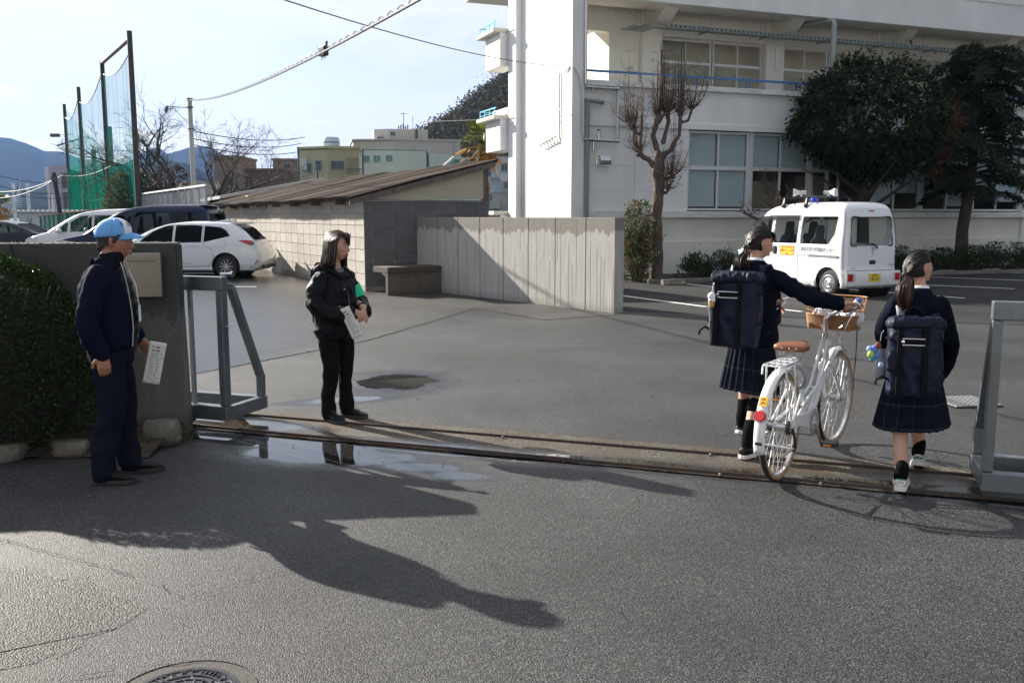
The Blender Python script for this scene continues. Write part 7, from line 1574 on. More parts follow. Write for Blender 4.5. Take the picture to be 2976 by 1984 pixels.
# cap
CB_ = M('cap_blue', (.13, .34, .70), .75, bump=.1, bs=300); CWH = M('cap_white', (.68, .68, .74), .75)
def capf(u, v):
    ph = 2 * math.pi * u; th = v * math.pi / 2 * 1.04; k = math.sin(th); z = math.cos(th); return T @ Vector((.083 * k * math.cos(ph), -.008 + .104 * k * math.sin(ph) * (1 if math.sin(ph) < 0 else .97), .030 + .102 * (z ** .78 if z > 0 else z) + (.012 * math.sin(ph) if v > .8 else .014 * math.sin(ph) * v)))
m = MB(); m.grid(capf, 36, 12)
for j in range(12):
    for i in range(36):
        if 4 <= i <= 13 and 1 <= j: m.m[j * 36 + i] = 1
cp_ = m.build('cap', [CB_, CWH], man, smooth=180); cp_.modifiers.new('s', 'SOLIDIFY').thickness = .003
m = MB(); m.grid(lambda u, v: T @ Vector((.080 * math.cos(a := math.pi * (.04 + .92 * u)) * (1 - .12 * v), -.01 + .100 * math.sin(a) + .078 * v * math.sin(a) ** .7, .036 + .014 * math.sin(a) - .020 * v - .014 * abs(math.cos(a)) * v)), 20, 6); m.build('cap_brim', CB_, cp_, smooth=180).modifiers.new('s', 'SOLIDIFY').thickness = .004
m = MB(); m.ball(T @ Vector((0, -.008, .134)), (.009, .009, .005)); m.build('cap_button', CB_, cp_)
for i, ch in enumerate('BE'):
    o = text_obj(ch, 'cap_lettering', .036, (0, 0, 0), (0, 0, 0), INK, cp_, ext=.0008); a = R(62 - 32 * i) ; p = Vector((.083 * .86 * math.cos(a), -.008 + .104 * .86 * math.sin(a) + .003, .098))
    nrm = Vector((math.cos(a) * .8, math.sin(a), .75)).normalized(); o.matrix_local = T @ Matrix.Translation(p + nrm * .004) @ nrm.to_track_quat('Z', 'Y').to_matrix().to_4x4()
# neck warmer, vest, jacket
m = MB(); m.loft([ring(1.29, 0, .01, .085, .085), ring(1.33, 0, .015, .075, .078), ring(1.37, 0, .03, .068, .076, ty=.15), ring(1.405, 0, .036, .066, .074, ty=.1)]); remesh(m, 'neck_warmer', M('neck_black', (.010, .012, .016), .9, spec=.03), man, vox=.006, wrinkle=.003, wscale=14)
m = MB(); m.loft([ring(.80, 0, .03, .10, .112), ring(.95, 0, .04, .105, .128), ring(1.1, 0, .035, .105, .125), ring(1.22, 0, .025, .10, .115), ring(1.32, 0, .012, .07, .08)]); remesh(m, 'quilted_vest', M('vest_black', (.008, .009, .012), .5, spec=.2), man, vox=.007, wrinkle=.002, wfun=lambda p: .006 * abs(math.sin(p.z * 42)) - .003)
m = MB()
m.loft([ring(.825, 0, -.012, .180, .138), ring(.86, 0, -.014, .192, .148), ring(.98, 0, -.01, .195, .152), ring(1.10, 0, -.016, .190, .148), ring(1.20, 0, -.022, .185, .135), ring(1.28, 0, -.015, .165, .11), ring(1.33, 0, -.005, .10, .085)])
limbp(m, [(.165, -.015, 1.265), (.225, -.045, 1.13), (.255, -.07, 1.0), (.24, -.03, .86), (.235, -.01, .825)], [.070, .066, .060, .055, .050]); limbp(m, [(-.165, -.0, 1.265), (-.225, -.01, 1.13), (-.245, -.02, 1.02), (-.215, .08, .90), (-.205, .11, .87)], [.075, .072, .068, .060, .053])
jk = remesh(m, 'jacket', NAVYJ, man, vox=.008, wrinkle=.006, wscale=8, wstretch=(1, 1, .7))
m = MB()
for sx in (-1, 1): m.path([(sx * .05, .09, 1.345), (sx * .085, .11, 1.30), (sx * .085, .128, 1.2), (sx * .085, .145, 1.05), (sx * .085, .148, .95), (sx * .085, .138, .84)], .0035, 5)
m.build('piping', M('reflect_grey', (.35, .36, .38), .4), jk)
m = MB(); 
for sx in (-1, 1): m.grid(lambda u, v: (sx * (.045 + .05 * v + .02 * u), .075 - .13 * u - .0 * v, 1.365 - .06 * v - .0 * u + .012 * math.sin(u * 3)), 6, 4)
m.grid(lambda u, v: (-.065 + .13 * u, -.062 - .02 * v, 1.37 - .06 * v), 6, 4); m.build('jacket_collar', NAVYJ, jk, smooth=180).modifiers.new('s', 'SOLIDIFY').thickness = .006
m = MB(); m.path([(.03, .13, 1.30), (.035, .168, 1.2), (.03, .175, 1.1), (.03, .178, 1.09)], .003, 5); m.build('lanyard', SHIRT, man)
m = MB(); m.box(.0, .06, .178, .181, .985, 1.085); m.build('name_badge', SHIRT, man, bevel=.001)
m = MB(); m.loft([ring(.80, 0, -.005, .165, .125), ring(.86, 0, -.005, .160, .12)]); 
m.loft([ring(.74, 0, -.005, .17, .128), ring(.84, 0, -.005, .165, .124)])
limbp(m, [(.085, -.005, .80), (.095, .0, .62), (.098, .0, .45), (.10, -.055, .22), (.10, -.07, .075)], [.098, .088, .078, .070, .072]); limbp(m, [(-.085, -.005, .80), (-.095, .02, .62), (-.105, .03, .45), (-.115, .035, .22), (-.12, .045, .075)], [.098, .088, .078, .070, .072])
remesh(m, 'trousers', M('navy_trousers', (.010, .011, .020), .85, spec=.03), man, vox=.008, wrinkle=.007, wscale=6, wstretch=(1, 1, .8))
for (x, y, nm) in ((.10, -.06, 0), (-.12, .055, 0)):
    m = MB(); sl = MB(); shoe(m, (x, y, 0), (.06 if x > 0 else -.25, 1), 1.05, sole=sl, h=.06); so_ = remesh(m, 'shoe', BSH, man, vox=.005, smooth_it=2); sl.build('sole', M('dark_sole', (.02, .02, .02), .6), so_, bevel=.003)
# leaflet held by the man
PAPER = M('paper', (.62, .61, .60), .8); PINK = M('paper_ink', (.16, .16, .18), .8)
def leaflet(name, label, M_, w_, h_, seed):
    o = empty(name, (0, 0, 0), 0, label, 'leaflet'); o.matrix_world = M_; m = MB(); bend = lambda x, z: .012 * math.sin(z * 9) + .01 * math.sin(x * 14)
    m.grid(lambda u, v: (-w_ / 2 + w_ * u, bend(w_ * u, h_ * v), -h_ * v), 8, 10); q = m.build('sheet', PAPER, o, smooth=180); q.modifiers.new('s', 'SOLIDIFY').thickness = .001
    rnd = random.Random(seed); m = MB(); z = .03
    while z < h_ - .02:
        x = -w_ / 2 + .02
        while x < w_ / 2 - .03:
            l = rnd.uniform(.008, .03); hh = .004 if z > .07 else .010
            for sg in (.0022, -.0022): m.add([(x, bend(x + w_ / 2, z) + sg, -z), (x + l, bend(x + l + w_ / 2, z) + sg, -z), (x + l, bend(x + l + w_ / 2, z + hh) + sg, -z - hh), (x, bend(x + w_ / 2, z + hh) + sg, -z - hh)], [(0, 1, 2, 3)])
            x += l + rnd.uniform(.003, .012)
        z += .012 if z > .07 else .022
    m.build('printed_lines', PINK, o)
def W(root, p): return root.matrix_basis @ Vector(p)
leaflet('leaflet', 'printed white leaflet hanging from the hand of the man in the cap', Matrix.Translation((-2.215, 5.70, .84)) @ Matrix.Rotation(R(14), 4, 'Z') @ Matrix.Rotation(R(13), 4, 'Y'), .10, .27, 1)

# ------------------------------------------------------------ WOMAN
wo = empty('person', (-1.40, 7.22, .010), R(-119), 'woman in black hooded jacket with green armband standing behind the gate rails', 'person')
T = HT_((.0, .045, 1.385), R(10), R(-3))
body_base(wo, T, .98, (0, .0, 1.27), None, (0, 0, .82), [([(.08, .0, .74), (.085, .017, .42), (.085, -.018, .10)], [.062, .038, .032]), ([(-.08, .0, .74), (-.092, .018, .42), (-.105, .013, .10)], [.062, .038, .032])],
    [([(.16, -.0, 1.14), (.23, -.01, .96), (.03, .22, .87)], [.04, .036, .025]), ([(-.16, .0, 1.14), (-.23, .02, .96), (-.07, .22, .90)], [.04, .036, .025])],
    [(((.02, .235, .875), (-.75, .5, -.55), (.3, .9, .3), 1), dict(curl=.35, s=.86)), (((-.075, .235, .90), (.7, .4, -.7), (-.2, .95, .2), -1), dict(curl=.4, s=.86))])
face_bits(wo, T, .98)
def hair_long(root, T, rnd, m, mb):
    def f(side):
        def g(rnd, i):
            t = rnd.uniform(-.1, 1.0); a0 = side * R(5 + 150 * t); part = Vector((side * .004, .085 - .15 * t, .0)); 
            y0 = .088 - .17 * t; z0 = .112 * math.sqrt(max(0, 1 - (y0 / .10) ** 2)) + .006; p0 = Vector((side * .003, y0, z0)); ang_ = math.pi * (.42 + .56 * t) + rnd.gauss(0, .06)
            dx, dy = math.sin(ang_) * side, math.cos(ang_); R1 = .088 + rnd.uniform(-.003, .006); p1 = Vector((dx * .060, y0 * .5 + dy * .055, .098 + rnd.uniform(-.003, .004))); p2 = Vector((dx * R1, -.008 + dy * R1 * 1.12, .03)); p3 = Vector((dx * (R1 + .004), -.012 + dy * R1 * 1.12, -.06)); l = rnd.uniform(.15, .185); out_ = rnd.uniform(0, .018)
            p4 = Vector((dx * (R1 + out_), -.015 + dy * (R1 + out_) * 1.05, -l * .75)); p5 = Vector((dx * (R1 + out_ * 1.4 - .004), -.015 + dy * (R1 + out_ * 1.4), -l)); return [T @ p for p in (p0, p1, p2, p3, p4, p5)]
        return g
    for side in (-1, 1): strands(m, f(side), 330, rnd, .0042); strands(mb, f(side), 130, rnd, .0042)
m, mb2 = MB(), MB(); hair_long(wo, T, random.Random(1), m, mb2); hr = m.build('hair', HAIR, wo, smooth=180); mb2.build('brown_strands', HAIRB, hr, smooth=180)
q = MB(); q.grid(lambda u, v: T @ Vector((.0805 * math.sin(th := math.pi * .5 * v * 1.15) * math.cos(ph := math.pi * (.94 + 1.12 * u)), -.014 + .092 * math.sin(th) * math.sin(ph), .004 + .112 * math.cos(th))), 20, 10); q.grid(lambda u, v: T @ Vector((.084 * math.cos(ph := math.pi * (.98 + 1.04 * u)), -.015 + .090 * math.sin(ph), .01 - .165 * v)), 20, 8); q.build('hair_base', HAIR, hr, smooth=180)
for i in range(2):  # forelocks falling beside the face
    pass
m = MB(); m.loft([ring(1.14, 0, .03, .075, .07), ring(1.215, 0, .02, .055, .055, ty=-.2)]); m.build('sweater_neck', M('grey_knit', (.16, .15, .17), .9, spec=.03, bump=.3, bs=200), wo, smooth=180)
m = MB(); m.loft([ring(.66, 0, .0, .17, .125), ring(.72, 0, -.0, .178, .140), ring(.88, 0, .0, .182, .145), ring(1.0, 0, .0, .180, .14), ring(1.10, 0, -.01, .17, .125), ring(1.17, 0, -.015, .13, .10), ring(1.20, 0, -.02, .085, .075)])
limbp(m, [(.145, .0, 1.125), (.215, -.01, 1.02), (.235, .02, .92), (.15, .15, .865), (.06, .195, .88)], [.070, .068, .068, .058, .046]); limbp(m, [(-.145, .0, 1.125), (-.215, .0, 1.02), (-.235, .05, .92), (-.155, .17, .875), (-.105, .20, .885)], [.070, .066, .068, .060, .048])
jk = remesh(m, 'puffer_jacket', BLACKF, wo, vox=.008, wrinkle=.009, wscale=8, wfun=lambda p: .004 * math.sin(p.z * 55))
m = MB()   # hood
m.loft([ring(1.10, 0, -.085, .10, .075), ring(1.15, 0, -.10, .135, .085), ring(1.20, 0, -.085, .13, .085), ring(1.235, 0, -.055, .11, .07), ring(1.225, 0, -.05, .08, .05)]); m.path([(.03, .10, 1.13), (.075, .06, 1.185), (.10, -.02, 1.215), (.08, -.10, 1.23), (0, -.13, 1.235), (-.08, -.10, 1.23), (-.10, -.02, 1.215), (-.075, .06, 1.185), (-.03, .10, 1.13)], .024, 10); remesh(m, 'hood', BLACKF, jk, vox=.007, wrinkle=.006, wscale=12)
m = MB(); m.path([(.012, .158, .70), (.012, .165, .88), (.014, .150, 1.0), (.02, .12, 1.10)], .005, 5); m.build('zip_placket', M('zip', (.02, .02, .02), .3), jk)
m = MB(); 
for z in (1.05, 1.10): m.ball((.045, .138 - (z - 1.05) * .5, z), (.007, .004, .007), 8, 6)
m.build('snap_button', CHR, jk)
m = MB(); c0, c1 = Vector((-.200, .0, 1.055)), Vector((-.238, .025, .955)); m.path([c0, c0.lerp(c1, .5) + Vector((-.003, 0, 0)), c1], [.0755, .077, .0765], 24, caps=False); m.build('armband', M('armband_green', (.0, .55, .27), .6), jk, smooth=180)
m = MB(); m.loft([ring(.70, 0, 0, .15, .115), ring(.78, 0, 0, .15, .11)])
limbp(m, [(.08, .0, .74), (.085, .01, .58), (.085, .02, .42), (.085, -.015, .2), (.085, -.02, .065)], [.092, .078, .062, .055, .060]); limbp(m, [(-.08, .0, .74), (-.088, .01, .58), (-.092, .02, .42), (-.10, .01, .2), (-.105, .015, .065)], [.092, .078, .062, .055, .060])
remesh(m, 'trousers', BLKT, wo, vox=.008, wrinkle=.006, wscale=8)
for (x, y, fx) in ((.085, -.01, .45), (-.105, .02, -.35)):
    m = MB(); sl = MB(); shoe(m, (x, y, 0), (fx * .5, 1), .95, sole=sl, h=.06); so_ = remesh(m, 'shoe', BSH, wo, vox=.005, smooth_it=2); sl.build('sole', M('dark_sole2', (.03, .03, .03), .6), so_, bevel=.003); q = MB(); f_ = Vector((fx * .5, 1, 0)).normalized(); r2 = Vector((f_.y, -f_.x, 0))
    for k in range(4): c = Vector((x, y, .088 - .009 * k)) + f_ * (.045 + .018 * k); q.path([c - r2 * .022, c + Vector((0, 0, .006)), c + r2 * .022], .003, 4)
    q.build('laces', M('lace_grey', (.08, .08, .08), .8), so_)
leaflet('leaflet', 'folded white leaflet in the clasped hands of the woman', Matrix.Translation((-1.285, 6.975, .93)) @ Matrix.Rotation(R(-8), 4, 'Z') @ Matrix.Rotation(R(-24), 4, 'Y'), .085, .25, 2)

# ------------------------------------------------------------ SCHOOLGIRLS
def plaid():
    m = bpy.data.materials.new('plaid_skirt'); m.use_nodes = True; MC['plaid_skirt'] = m; t = m.node_tree; L = t.links.new; p = t.nodes['Principled BSDF']; uv = t.nodes.new('ShaderNodeUVMap'); s_ = t.nodes.new('ShaderNodeSeparateXYZ'); L(uv.outputs[0], s_.inputs[0]); acc = None
    for ax, sc, offs in ((0, 13, ((.5, .025, .22), (.58, .012, .12), (.1, .18, .05))), (1, 2.6, ((.5, .03, .20), (.60, .012, .10), (.1, .16, .05)))):
        fr_ = t.nodes.new('ShaderNodeMath'); fr_.operation = 'MULTIPLY'; fr_.inputs[1].default_value = sc; L(s_.outputs[ax], fr_.inputs[0]); f2 = t.nodes.new('ShaderNodeMath'); f2.operation = 'FRACT'; L(fr_.outputs[0], f2.inputs[0])
        for c, w_, st in offs:
            cm = t.nodes.new('ShaderNodeMath'); cm.operation = 'COMPARE'; cm.inputs[1].default_value = c; cm.inputs[2].default_value = w_; L(f2.outputs[0], cm.inputs[0]); mu = t.nodes.new('ShaderNodeMath'); mu.operation = 'MULTIPLY'; mu.inputs[1].default_value = st; L(cm.outputs[0], mu.inputs[0])
            if acc is None: acc = mu.outputs[0]
            else: ad_ = t.nodes.new('ShaderNodeMath'); ad_.operation = 'ADD'; L(acc, ad_.inputs[0]); L(mu.outputs[0], ad_.inputs[1]); acc = ad_.outputs[0]
    r = t.nodes.new('ShaderNodeValToRGB'); e = r.color_ramp.elements; e[0].color = (.007, .010, .018, 1); e[1].color = (.22, .24, .28, 1); q = e.new(.12); q.color = (.009, .014, .026, 1); L(acc, r.inputs[0]); L(r.outputs[0], p.inputs['Base Color']); p.inputs['Roughness'].default_value = .9; p.inputs['Specular IOR Level'].default_value = .08; return m
PLD = plaid()
def skirt(root, z0, z1, rx0, ry0, rx1, ry1, c1=(0, 0), n=26, sway=.0, hem=lambda a: 0):
    me = bpy.data.meshes.new('skirt'); V, F, UV = [], [], []; nu, nv = n * 8, 14
    for j in range(nv + 1):
        v = j / nv
        for i in range(nu + 1):
            a = 2 * math.pi * i / nu; ph = (i / 8.0) % 1.0; pl = (ph if ph < .8 else (1 - ph) * 4) * .032 * (.15 + .85 * v) + .008 * v * math.sin(a * 5 + 1); rx = rx0 + (rx1 - rx0) * v ** .9 + pl; ry = ry0 + (ry1 - ry0) * v ** .9 + pl
            V.append((c1[0] * v + rx * math.cos(a), c1[1] * v + ry * math.sin(a), z0 + (z1 - z0) * v + hem(a) * v)); UV.append((i / nu, v))
    for j in range(nv):
        for i in range(nu): a = j * (nu + 1) + i; F.append((a, a + 1, a + nu + 2, a + nu + 1))
    me.from_pydata(V, [], F); ul = me.uv_layers.new(name='UVMap')
    for p in me.polygons:
        for li in p.loop_indices: ul.data[li].uv = UV[me.loops[li].vertex_index]
    me.materials.append(PLD); me.shade_smooth(); o = link('pleated_skirt', me, root); s_ = o.modifiers.new('s', 'SOLIDIFY'); s_.thickness = .003; return o
BAG = M('bag_navy', (.008, .012, .030), .45, spec=.16, bump=.2, bs=260, var=.15, vs=3); BAGB = M('bag_black', (.010, .010, .012), .6, spec=.03); BAGG = M('bag_grey_strap', (.20, .20, .24), .6); REFL = M('reflector_white', (.7, .7, .7), .3)
def backpack(loc, rz, tilt, w_, h_, d_, label, charms, seed):
    b = empty('backpack', loc, rz, label, 'backpack', 'navy school backpacks worn by the schoolgirls'); b.rotation_euler = (tilt, 0, rz); n = 24
    def sl(z, sw=1, sd=1, yo=0): return [(w_ / 2 * sw * math.copysign(abs(math.cos(t)) ** .42, math.cos(t)), -d_ / 2 + yo + d_ / 2 * sd * math.copysign(abs(math.sin(t)) ** .42, math.sin(t)), z) for t in [2 * math.pi * i / n for i in range(n)]]
    m = MB(); m.loft([sl(.0, .93, .9), sl(.03, 1.0, 1.0), sl(h_ * .3, 1.02, 1.06), sl(h_ * .6, 1.0, 1.03), sl(h_ * .86, .98, 1.0), sl(h_ * .9, .95, .95)]); bd = remesh(m, 'bag_body', BAG, b, vox=.008, wrinkle=.007, wscale=9, smooth_it=3)
    m = MB(); m.loft([sl(h_ * .87, 1.04, 1.06), sl(h_ * .90, 1.08, 1.10), sl(h_ * .95, 1.06, 1.08), sl(h_ * 1.0, .92, .9), sl(h_ * 1.01, .6, .6)]); remesh(m, 'bag_lid', BAG, b, vox=.007, wrinkle=.006, wscale=14, smooth_it=2)
    y = -d_ - .008; m = MB()
    m.path([(w_ * .5 * math.cos(t) * 1.09, -d_ / 2 + d_ * .5 * math.sin(t) * 1.12 * (1), h_ * .885) for t in [math.pi * (1 + i / 14) for i in range(15)]], .006, 5); m.build('lid_zip', BAGB, b)
    for x in (-w_ * .33, w_ * .14):
        m = MB(); m.box(x - .016, x + .016, y - .010, y + .012, .01, h_ * .86); m.build('front_webbing', BAGB, b, bevel=.002)
    m = MB(); m.box(-w_ * .30, w_ * .12, y - .012, y + .01, h_ * .68, h_ * .73); m.build('pocket_zip', BAGB, b, bevel=.004); m = MB(); m.box(-w_ * .30, w_ * .12, y - .014, y + .006, h_ * .735, h_ * .745); m.box(-w_ * .30, w_ * .12, y - .014, y + .006, h_ * .655, h_ * .665); m.build('reflective_stripe', REFL, b)
    m = MB(); m.ball((-w_ * .29, y - .016, h_ * .70), (.010, .006, .012), 8, 6); m.build('zip_pull', CHR, b)
    m = MB(); m.path([(-.045, -.03, h_ * .98), (-.05, -.02, h_ * 1.07), (0, -.01, h_ * 1.13), (.05, -.02, h_ * 1.07), (.045, -.03, h_ * .98)], .011, 8); m.build('grab_handle', BAGB, b, smooth=180)
    for sx in (-1, 1):
        for zz in (h_ * .72, h_ * .32): m = MB(); m.path([(sx * w_ * .50, -d_ * .95, zz), (sx * w_ * .53, -d_ * .5, zz + .004), (sx * w_ * .50, -.01, zz)], .007, 5); m.build('side_strap', BAGB, b)
    m = MB(); m.path([(-w_ * .5, -d_ * .6, h_ * .2), (-w_ * .62, -d_ * .7, h_ * .24), (-w_ * .72, -d_ * .7, h_ * .19), (-w_ * .74, -d_ * .7, h_ * .13)], [.009, .008, .007, .009], 5); m.build('loose_strap', BAGB, b)
    return b
def strapf(bag_root, root, pts, mat, w_=.026):
    m = MB(); m.path(pts, [w_] * len(pts), 10, ry=[.009] * len(pts), ref=(1, 0, 0)); return m.build('shoulder_strap', mat, bag_root, smooth=180)
def girl_hair(root, T, s, tie, pony, rnd, n=300, brown=.3):
    tie = Vector(tie); m, mb2 = MB(), MB()
    def g(rnd, i):
        a = rnd.uniform(-1, 1) * math.pi * .62; side = math.copysign(1, a); ph = abs(a); rr = Vector((math.sin(a), math.cos(a), 0))
        # hairline start
        zs = .070 if ph < .7 else (.052 if ph < 1.62 else -.045); zs += rnd.uniform(0, .045 if ph < .9 else .03); x0 = .078 * rr.x; y0 = .088 * rr.y
        k = math.sqrt(max(.05, 1 - (zs / .122) ** 2)); p0 = Vector((x0 * k, y0 * k - .004, zs)); t_ = tie
        pts = [p0]
        for j in range(1, 7):
            u = j / 7; q = p0.lerp(t_, u); e_ = Vector((q.x / .082, (q.y + .006) / .099, q.z / .121)); l = e_.length
            if l > 1e-4: e_ = e_ / l * max(1.0, l) * (1 + rnd.uniform(-.01, .022)); q = Vector((e_.x * .082, e_.y * .099 - .006, e_.z * .121))
            if u > .85: q = q.lerp(t_, (u - .85) / .3)
            pts.append(q)
        pts.append(t_ + Vector((rnd.gauss(0, .006), rnd.gauss(0, .006), rnd.gauss(0, .005)))); return [T @ (p * s) for p in pts]
    strands(m, g, n, rnd, .0048 * s)
    def pn(rnd, i):
        ox, oy = rnd.gauss(0, 1), rnd.gauss(0, 1); P_ = [T @ (tie * s)] ; L_ = len(pony)
        for k, p in enumerate(pony):
            sp = (.014, .024, .026, .018, .007)[min(4, k)]; P_.append(Vector(p) + Vector((ox * sp * .7, oy * sp * .7, rnd.gauss(0, .01) if k == L_ - 1 else 0)))
        return P_
    strands(m, pn, 130, rnd, .0045); strands(mb2, pn, int(130 * brown), rnd, .0045)
    q = MB(); q.ball((0, 0, 0), 1, 24, 16); q.v = [tuple(T @ (Vector((x * (.080 if (y < -.22 or z > .38) else .066), y * .096 - .011 if (z > .38 or y < 0) else y * .07 - .011, z * .1165 if z > -.35 else -.041 + (z + .35) * .06)) * s)) for x, y, z in q.v]
    def fly(rnd, i):
        a = rnd.uniform(-1, 1) * 3.1; k = rnd.uniform(.3, .95); p0 = Vector((.080 * math.sin(a) * k, .094 * math.cos(a) * k - .008, .118 * math.sqrt(max(.05, 1 - k * k)))); d = Vector((rnd.gauss(0, 1), rnd.gauss(-.3, 1), rnd.uniform(0, .8))).normalized() * rnd.uniform(.015, .035); return [T @ (p * s) for p in (p0, p0 + d * .5 + Vector((0, 0, .004)), p0 + d)]
    strands(m, fly, 60, rnd, .0011)
    def fringe(rnd, i):
        x = rnd.uniform(-.055, .055); p0 = Vector((x * .7, .062, .095)); return [T @ (p * s) for p in (p0, Vector((x, .086 - abs(x) * .25, .070)), Vector((x * 1.15, .092 - abs(x) * .45, .045)), Vector((x * 1.25, .090 - abs(x) * .5, .026 + rnd.uniform(-.006, .008))))]
    strands(m, fringe, 70, rnd, .0032)
    h = m.build('hair', HAIR, root, smooth=180); mb2.build('brown_strands', HAIRB, h, smooth=180); q.build('hair_base', HAIR, h, smooth=180); q = MB(); q.ball(T @ (tie * s * 1.05), .017, 10, 8); q.build('hair_tie', M('tie', (.03, .012, .012), .6), h); return h
# girl with the bicycle
ga = empty('person', (1.645, 6.245, .012), R(-33), 'schoolgirl in navy blazer and plaid skirt pushing the white bicycle', 'person')
T = HT_((.02, .045, 1.43), R(-46), R(-14)); s = .93
gr_w = Vector((.545, -.075, 1.05))  # wrist target local
body_base(ga, T, s, (.0, .01, 1.30), None, (0, 0, .80), [([(.075, .0, .76), (.075, -.06, .42), (.07, -.23, .10)], [.075, .052, .036]), ([(-.075, .0, .76), (-.085, .16, .43), (-.105, .16, .11)], [.075, .052, .036])],
    [([(.15, .0, 1.20), (.38, -.05, 1.09), (.61, -.032, 1.05)], [.04, .035, .024]), ([(-.15, .0, 1.20), (-.19, .18, 1.05), (.02, .26, 1.0)], [.04, .035, .024])],
    [(((.607, -.017, 1.055), (.70, .70, -.10), (-.2, -.1, 1), -1), dict(curl=.62, s=.9)), (((.03, .27, 1.0), (.7, .5, -.2), (-.2, .1, 1), 1), dict(curl=.6, s=.9))])
face_bits(ga, T, s)
girl_hair(ga, T, s, (-.005, -.098, -.055), [(-.035, -.085, 1.365), (-.055, -.115, 1.33), (-.06, -.115, 1.28), (-.055, -.10, 1.23), (-.05, -.09, 1.205)], random.Random(3))
m = MB(); m.loft([ring(1.285, 0, .0, .070, .062), ring(1.325, 0, .012, .058, .058, ty=-.15)], caps=False); m.build('shirt_collar', SHIRT, ga, smooth=180).modifiers.new('s', 'SOLIDIFY').thickness = .005
m = MB(); m.loft([ring(.735, .0, .0, .180, .135), ring(.80, 0, .0, .178, .132), ring(.95, 0, .0, .148, .115), ring(1.08, 0, .0, .152, .115), ring(1.19, 0, -.005, .152, .105), ring(1.26, 0, -.005, .11, .082), ring(1.30, 0, .0, .072, .065)])
limbp(m, [(.14, .0, 1.195), (.27, -.025, 1.14), (.38, -.05, 1.09), (.49, -.042, 1.065), (.57, -.036, 1.053)], [.062, .058, .053, .049, .047]); limbp(m, [(-.14, .0, 1.195), (-.19, .09, 1.10), (-.18, .18, 1.04), (-.03, .24, 1.0)], [.068, .062, .056, .048])
bz = remesh(m, 'blazer', NAVY, ga, vox=.008, wrinkle=.007, wscale=7)
m = MB(); m.loft([ring(1.275, 0, -.005, .082, .072), ring(1.31, 0, .006, .068, .066, ty=-.12)], caps=False); m.build('blazer_collar', NAVY, bz, smooth=180).modifiers.new('s', 'SOLIDIFY').thickness = .008
skirt(ga, .80, .42, .135, .105, .182, .165, (.0, -.01), hem=lambda a: -.02 * math.sin(a + 1))
for (kx, ky, ax, ay, lift, bx, by) in ((.075, -.12, .07, -.24, .03, .074, -.06), (-.09, .18, -.105, .15, .42, -.085, .16)):
    zz = .09 + (.05 if lift > .2 else 0); m = MB(); limbp(m, [(kx, ky, .345), (kx * .97, ky - .012 * np.sign(-ky) * -1, .26), ((kx + ax) / 2, (ky + ay) / 2 - .01, .19), (ax, ay, zz)], [.052, .055, .047, .036]); m.ball((ax, ay + .02, zz - .02), .035); remesh(m, 'sock', SOCK, ga, vox=.006, smooth_it=2)
    m = MB(); sl = MB(); shoe(m, (ax, ay, 0), (.25 if ax > 0 else .1, 1), .97, sole=sl, lift=lift, h=.055); so_ = remesh(m, 'shoe', BSH, ga, vox=.005, smooth_it=2); sl.build('sole', SOLE, so_, bevel=.003)
bp1 = backpack(tuple(W(ga, (-.045, -.135, .745))), R(-33), R(-3), .325, .49, .165, 'navy backpack with a white plush charm on the girl pushing the bicycle', 1, 1)
for sx in (-1, 1): strapf(bp1, None, [(sx * .09 + .03, -.02, .44), (sx * .095 + .03, .04, .535), (sx * .10 + .035, .13, .545), (sx * .11 + .035, .235, .46), (sx * .13 + .035, .27, .33), (sx * .16 + .035, .20, .16), (sx * .17, .02, .08)], BAGG if sx < 0 else BAG)
pc = empty('plush_charm', tuple(W(bp1, (-.125, -.215, .30))), R(-33), 'white ice cream shaped plush charm hanging from the cyclist girl backpack', 'charm')
m = MB(); m.path([(.0, 0, .055), (.005, .01, .10)], .002, 4); m.ball((0, 0, .03), (.027, .024, .028)); m.ball((.003, 0, .005), (.024, .022, .02)); m.build('white_top', SHIRT, pc, smooth=180); m = MB(); m.lathe([(0, -.045), (.017, -.04), (.023, -.0), (.022, .004)], 14); m.build('cone', M('tan_plush', (.42, .27, .12), .9), pc, smooth=40)
m = MB(); m.path([(-.012, 0, 0), (-.02, 0, -.05), (-.008, 0, -.12), (-.014, 0, -.17)], [.006, .008, .008, .007], 6, ry=[.002] * 4); m.build('ribbon', SHIRT, pc)
# second girl
gb = empty('person', (2.44, 5.50, .012), R(-12), 'schoolgirl with white and green sneakers walking beside the right gate', 'person')
T = HT_((.0, .035, 1.30), R(-60), R(-5)); s = .90
body_base(gb, T, s, (.0, .0, 1.18), None, (0, 0, .72), [([(.065, .0, .68), (.075, .16, .41), (.10, .21, .13)], [.072, .050, .034]), ([(-.065, .0, .68), (-.075, -.06, .39), (-.085, -.23, .10)], [.072, .050, .034])],
    [([(.125, -.0, 1.07), (.19, .02, .86), (.183, .10, .66)], [.036, .032, .024]), ([(-.125, .0, 1.07), (-.172, .05, .88), (-.12, .20, .80)], [.038, .034, .024])],
    [(((.183, .11, .65), (-.05, .3, -1), (1, 0, 0), 1), dict(curl=.5, s=.82)), (((-.115, .21, .80), (.3, .8, .0), (-.5, 0, .9), 1), dict(curl=.6, s=.82))])
face_bits(gb, T, s)
girl_hair(gb, T, s, (.0, -.10, -.045), [(-.075, -.06, 1.235), (-.10, -.085, 1.20), (-.105, -.09, 1.14), (-.095, -.085, 1.08), (-.09, -.08, 1.05)], random.Random(4), brown=.9)
m = MB(); m.loft([ring(1.155, 0, .0, .068, .060), ring(1.195, 0, .008, .056, .055, ty=-.12)], caps=False); m.build('shirt_collar', SHIRT, gb, smooth=180).modifiers.new('s', 'SOLIDIFY').thickness = .005
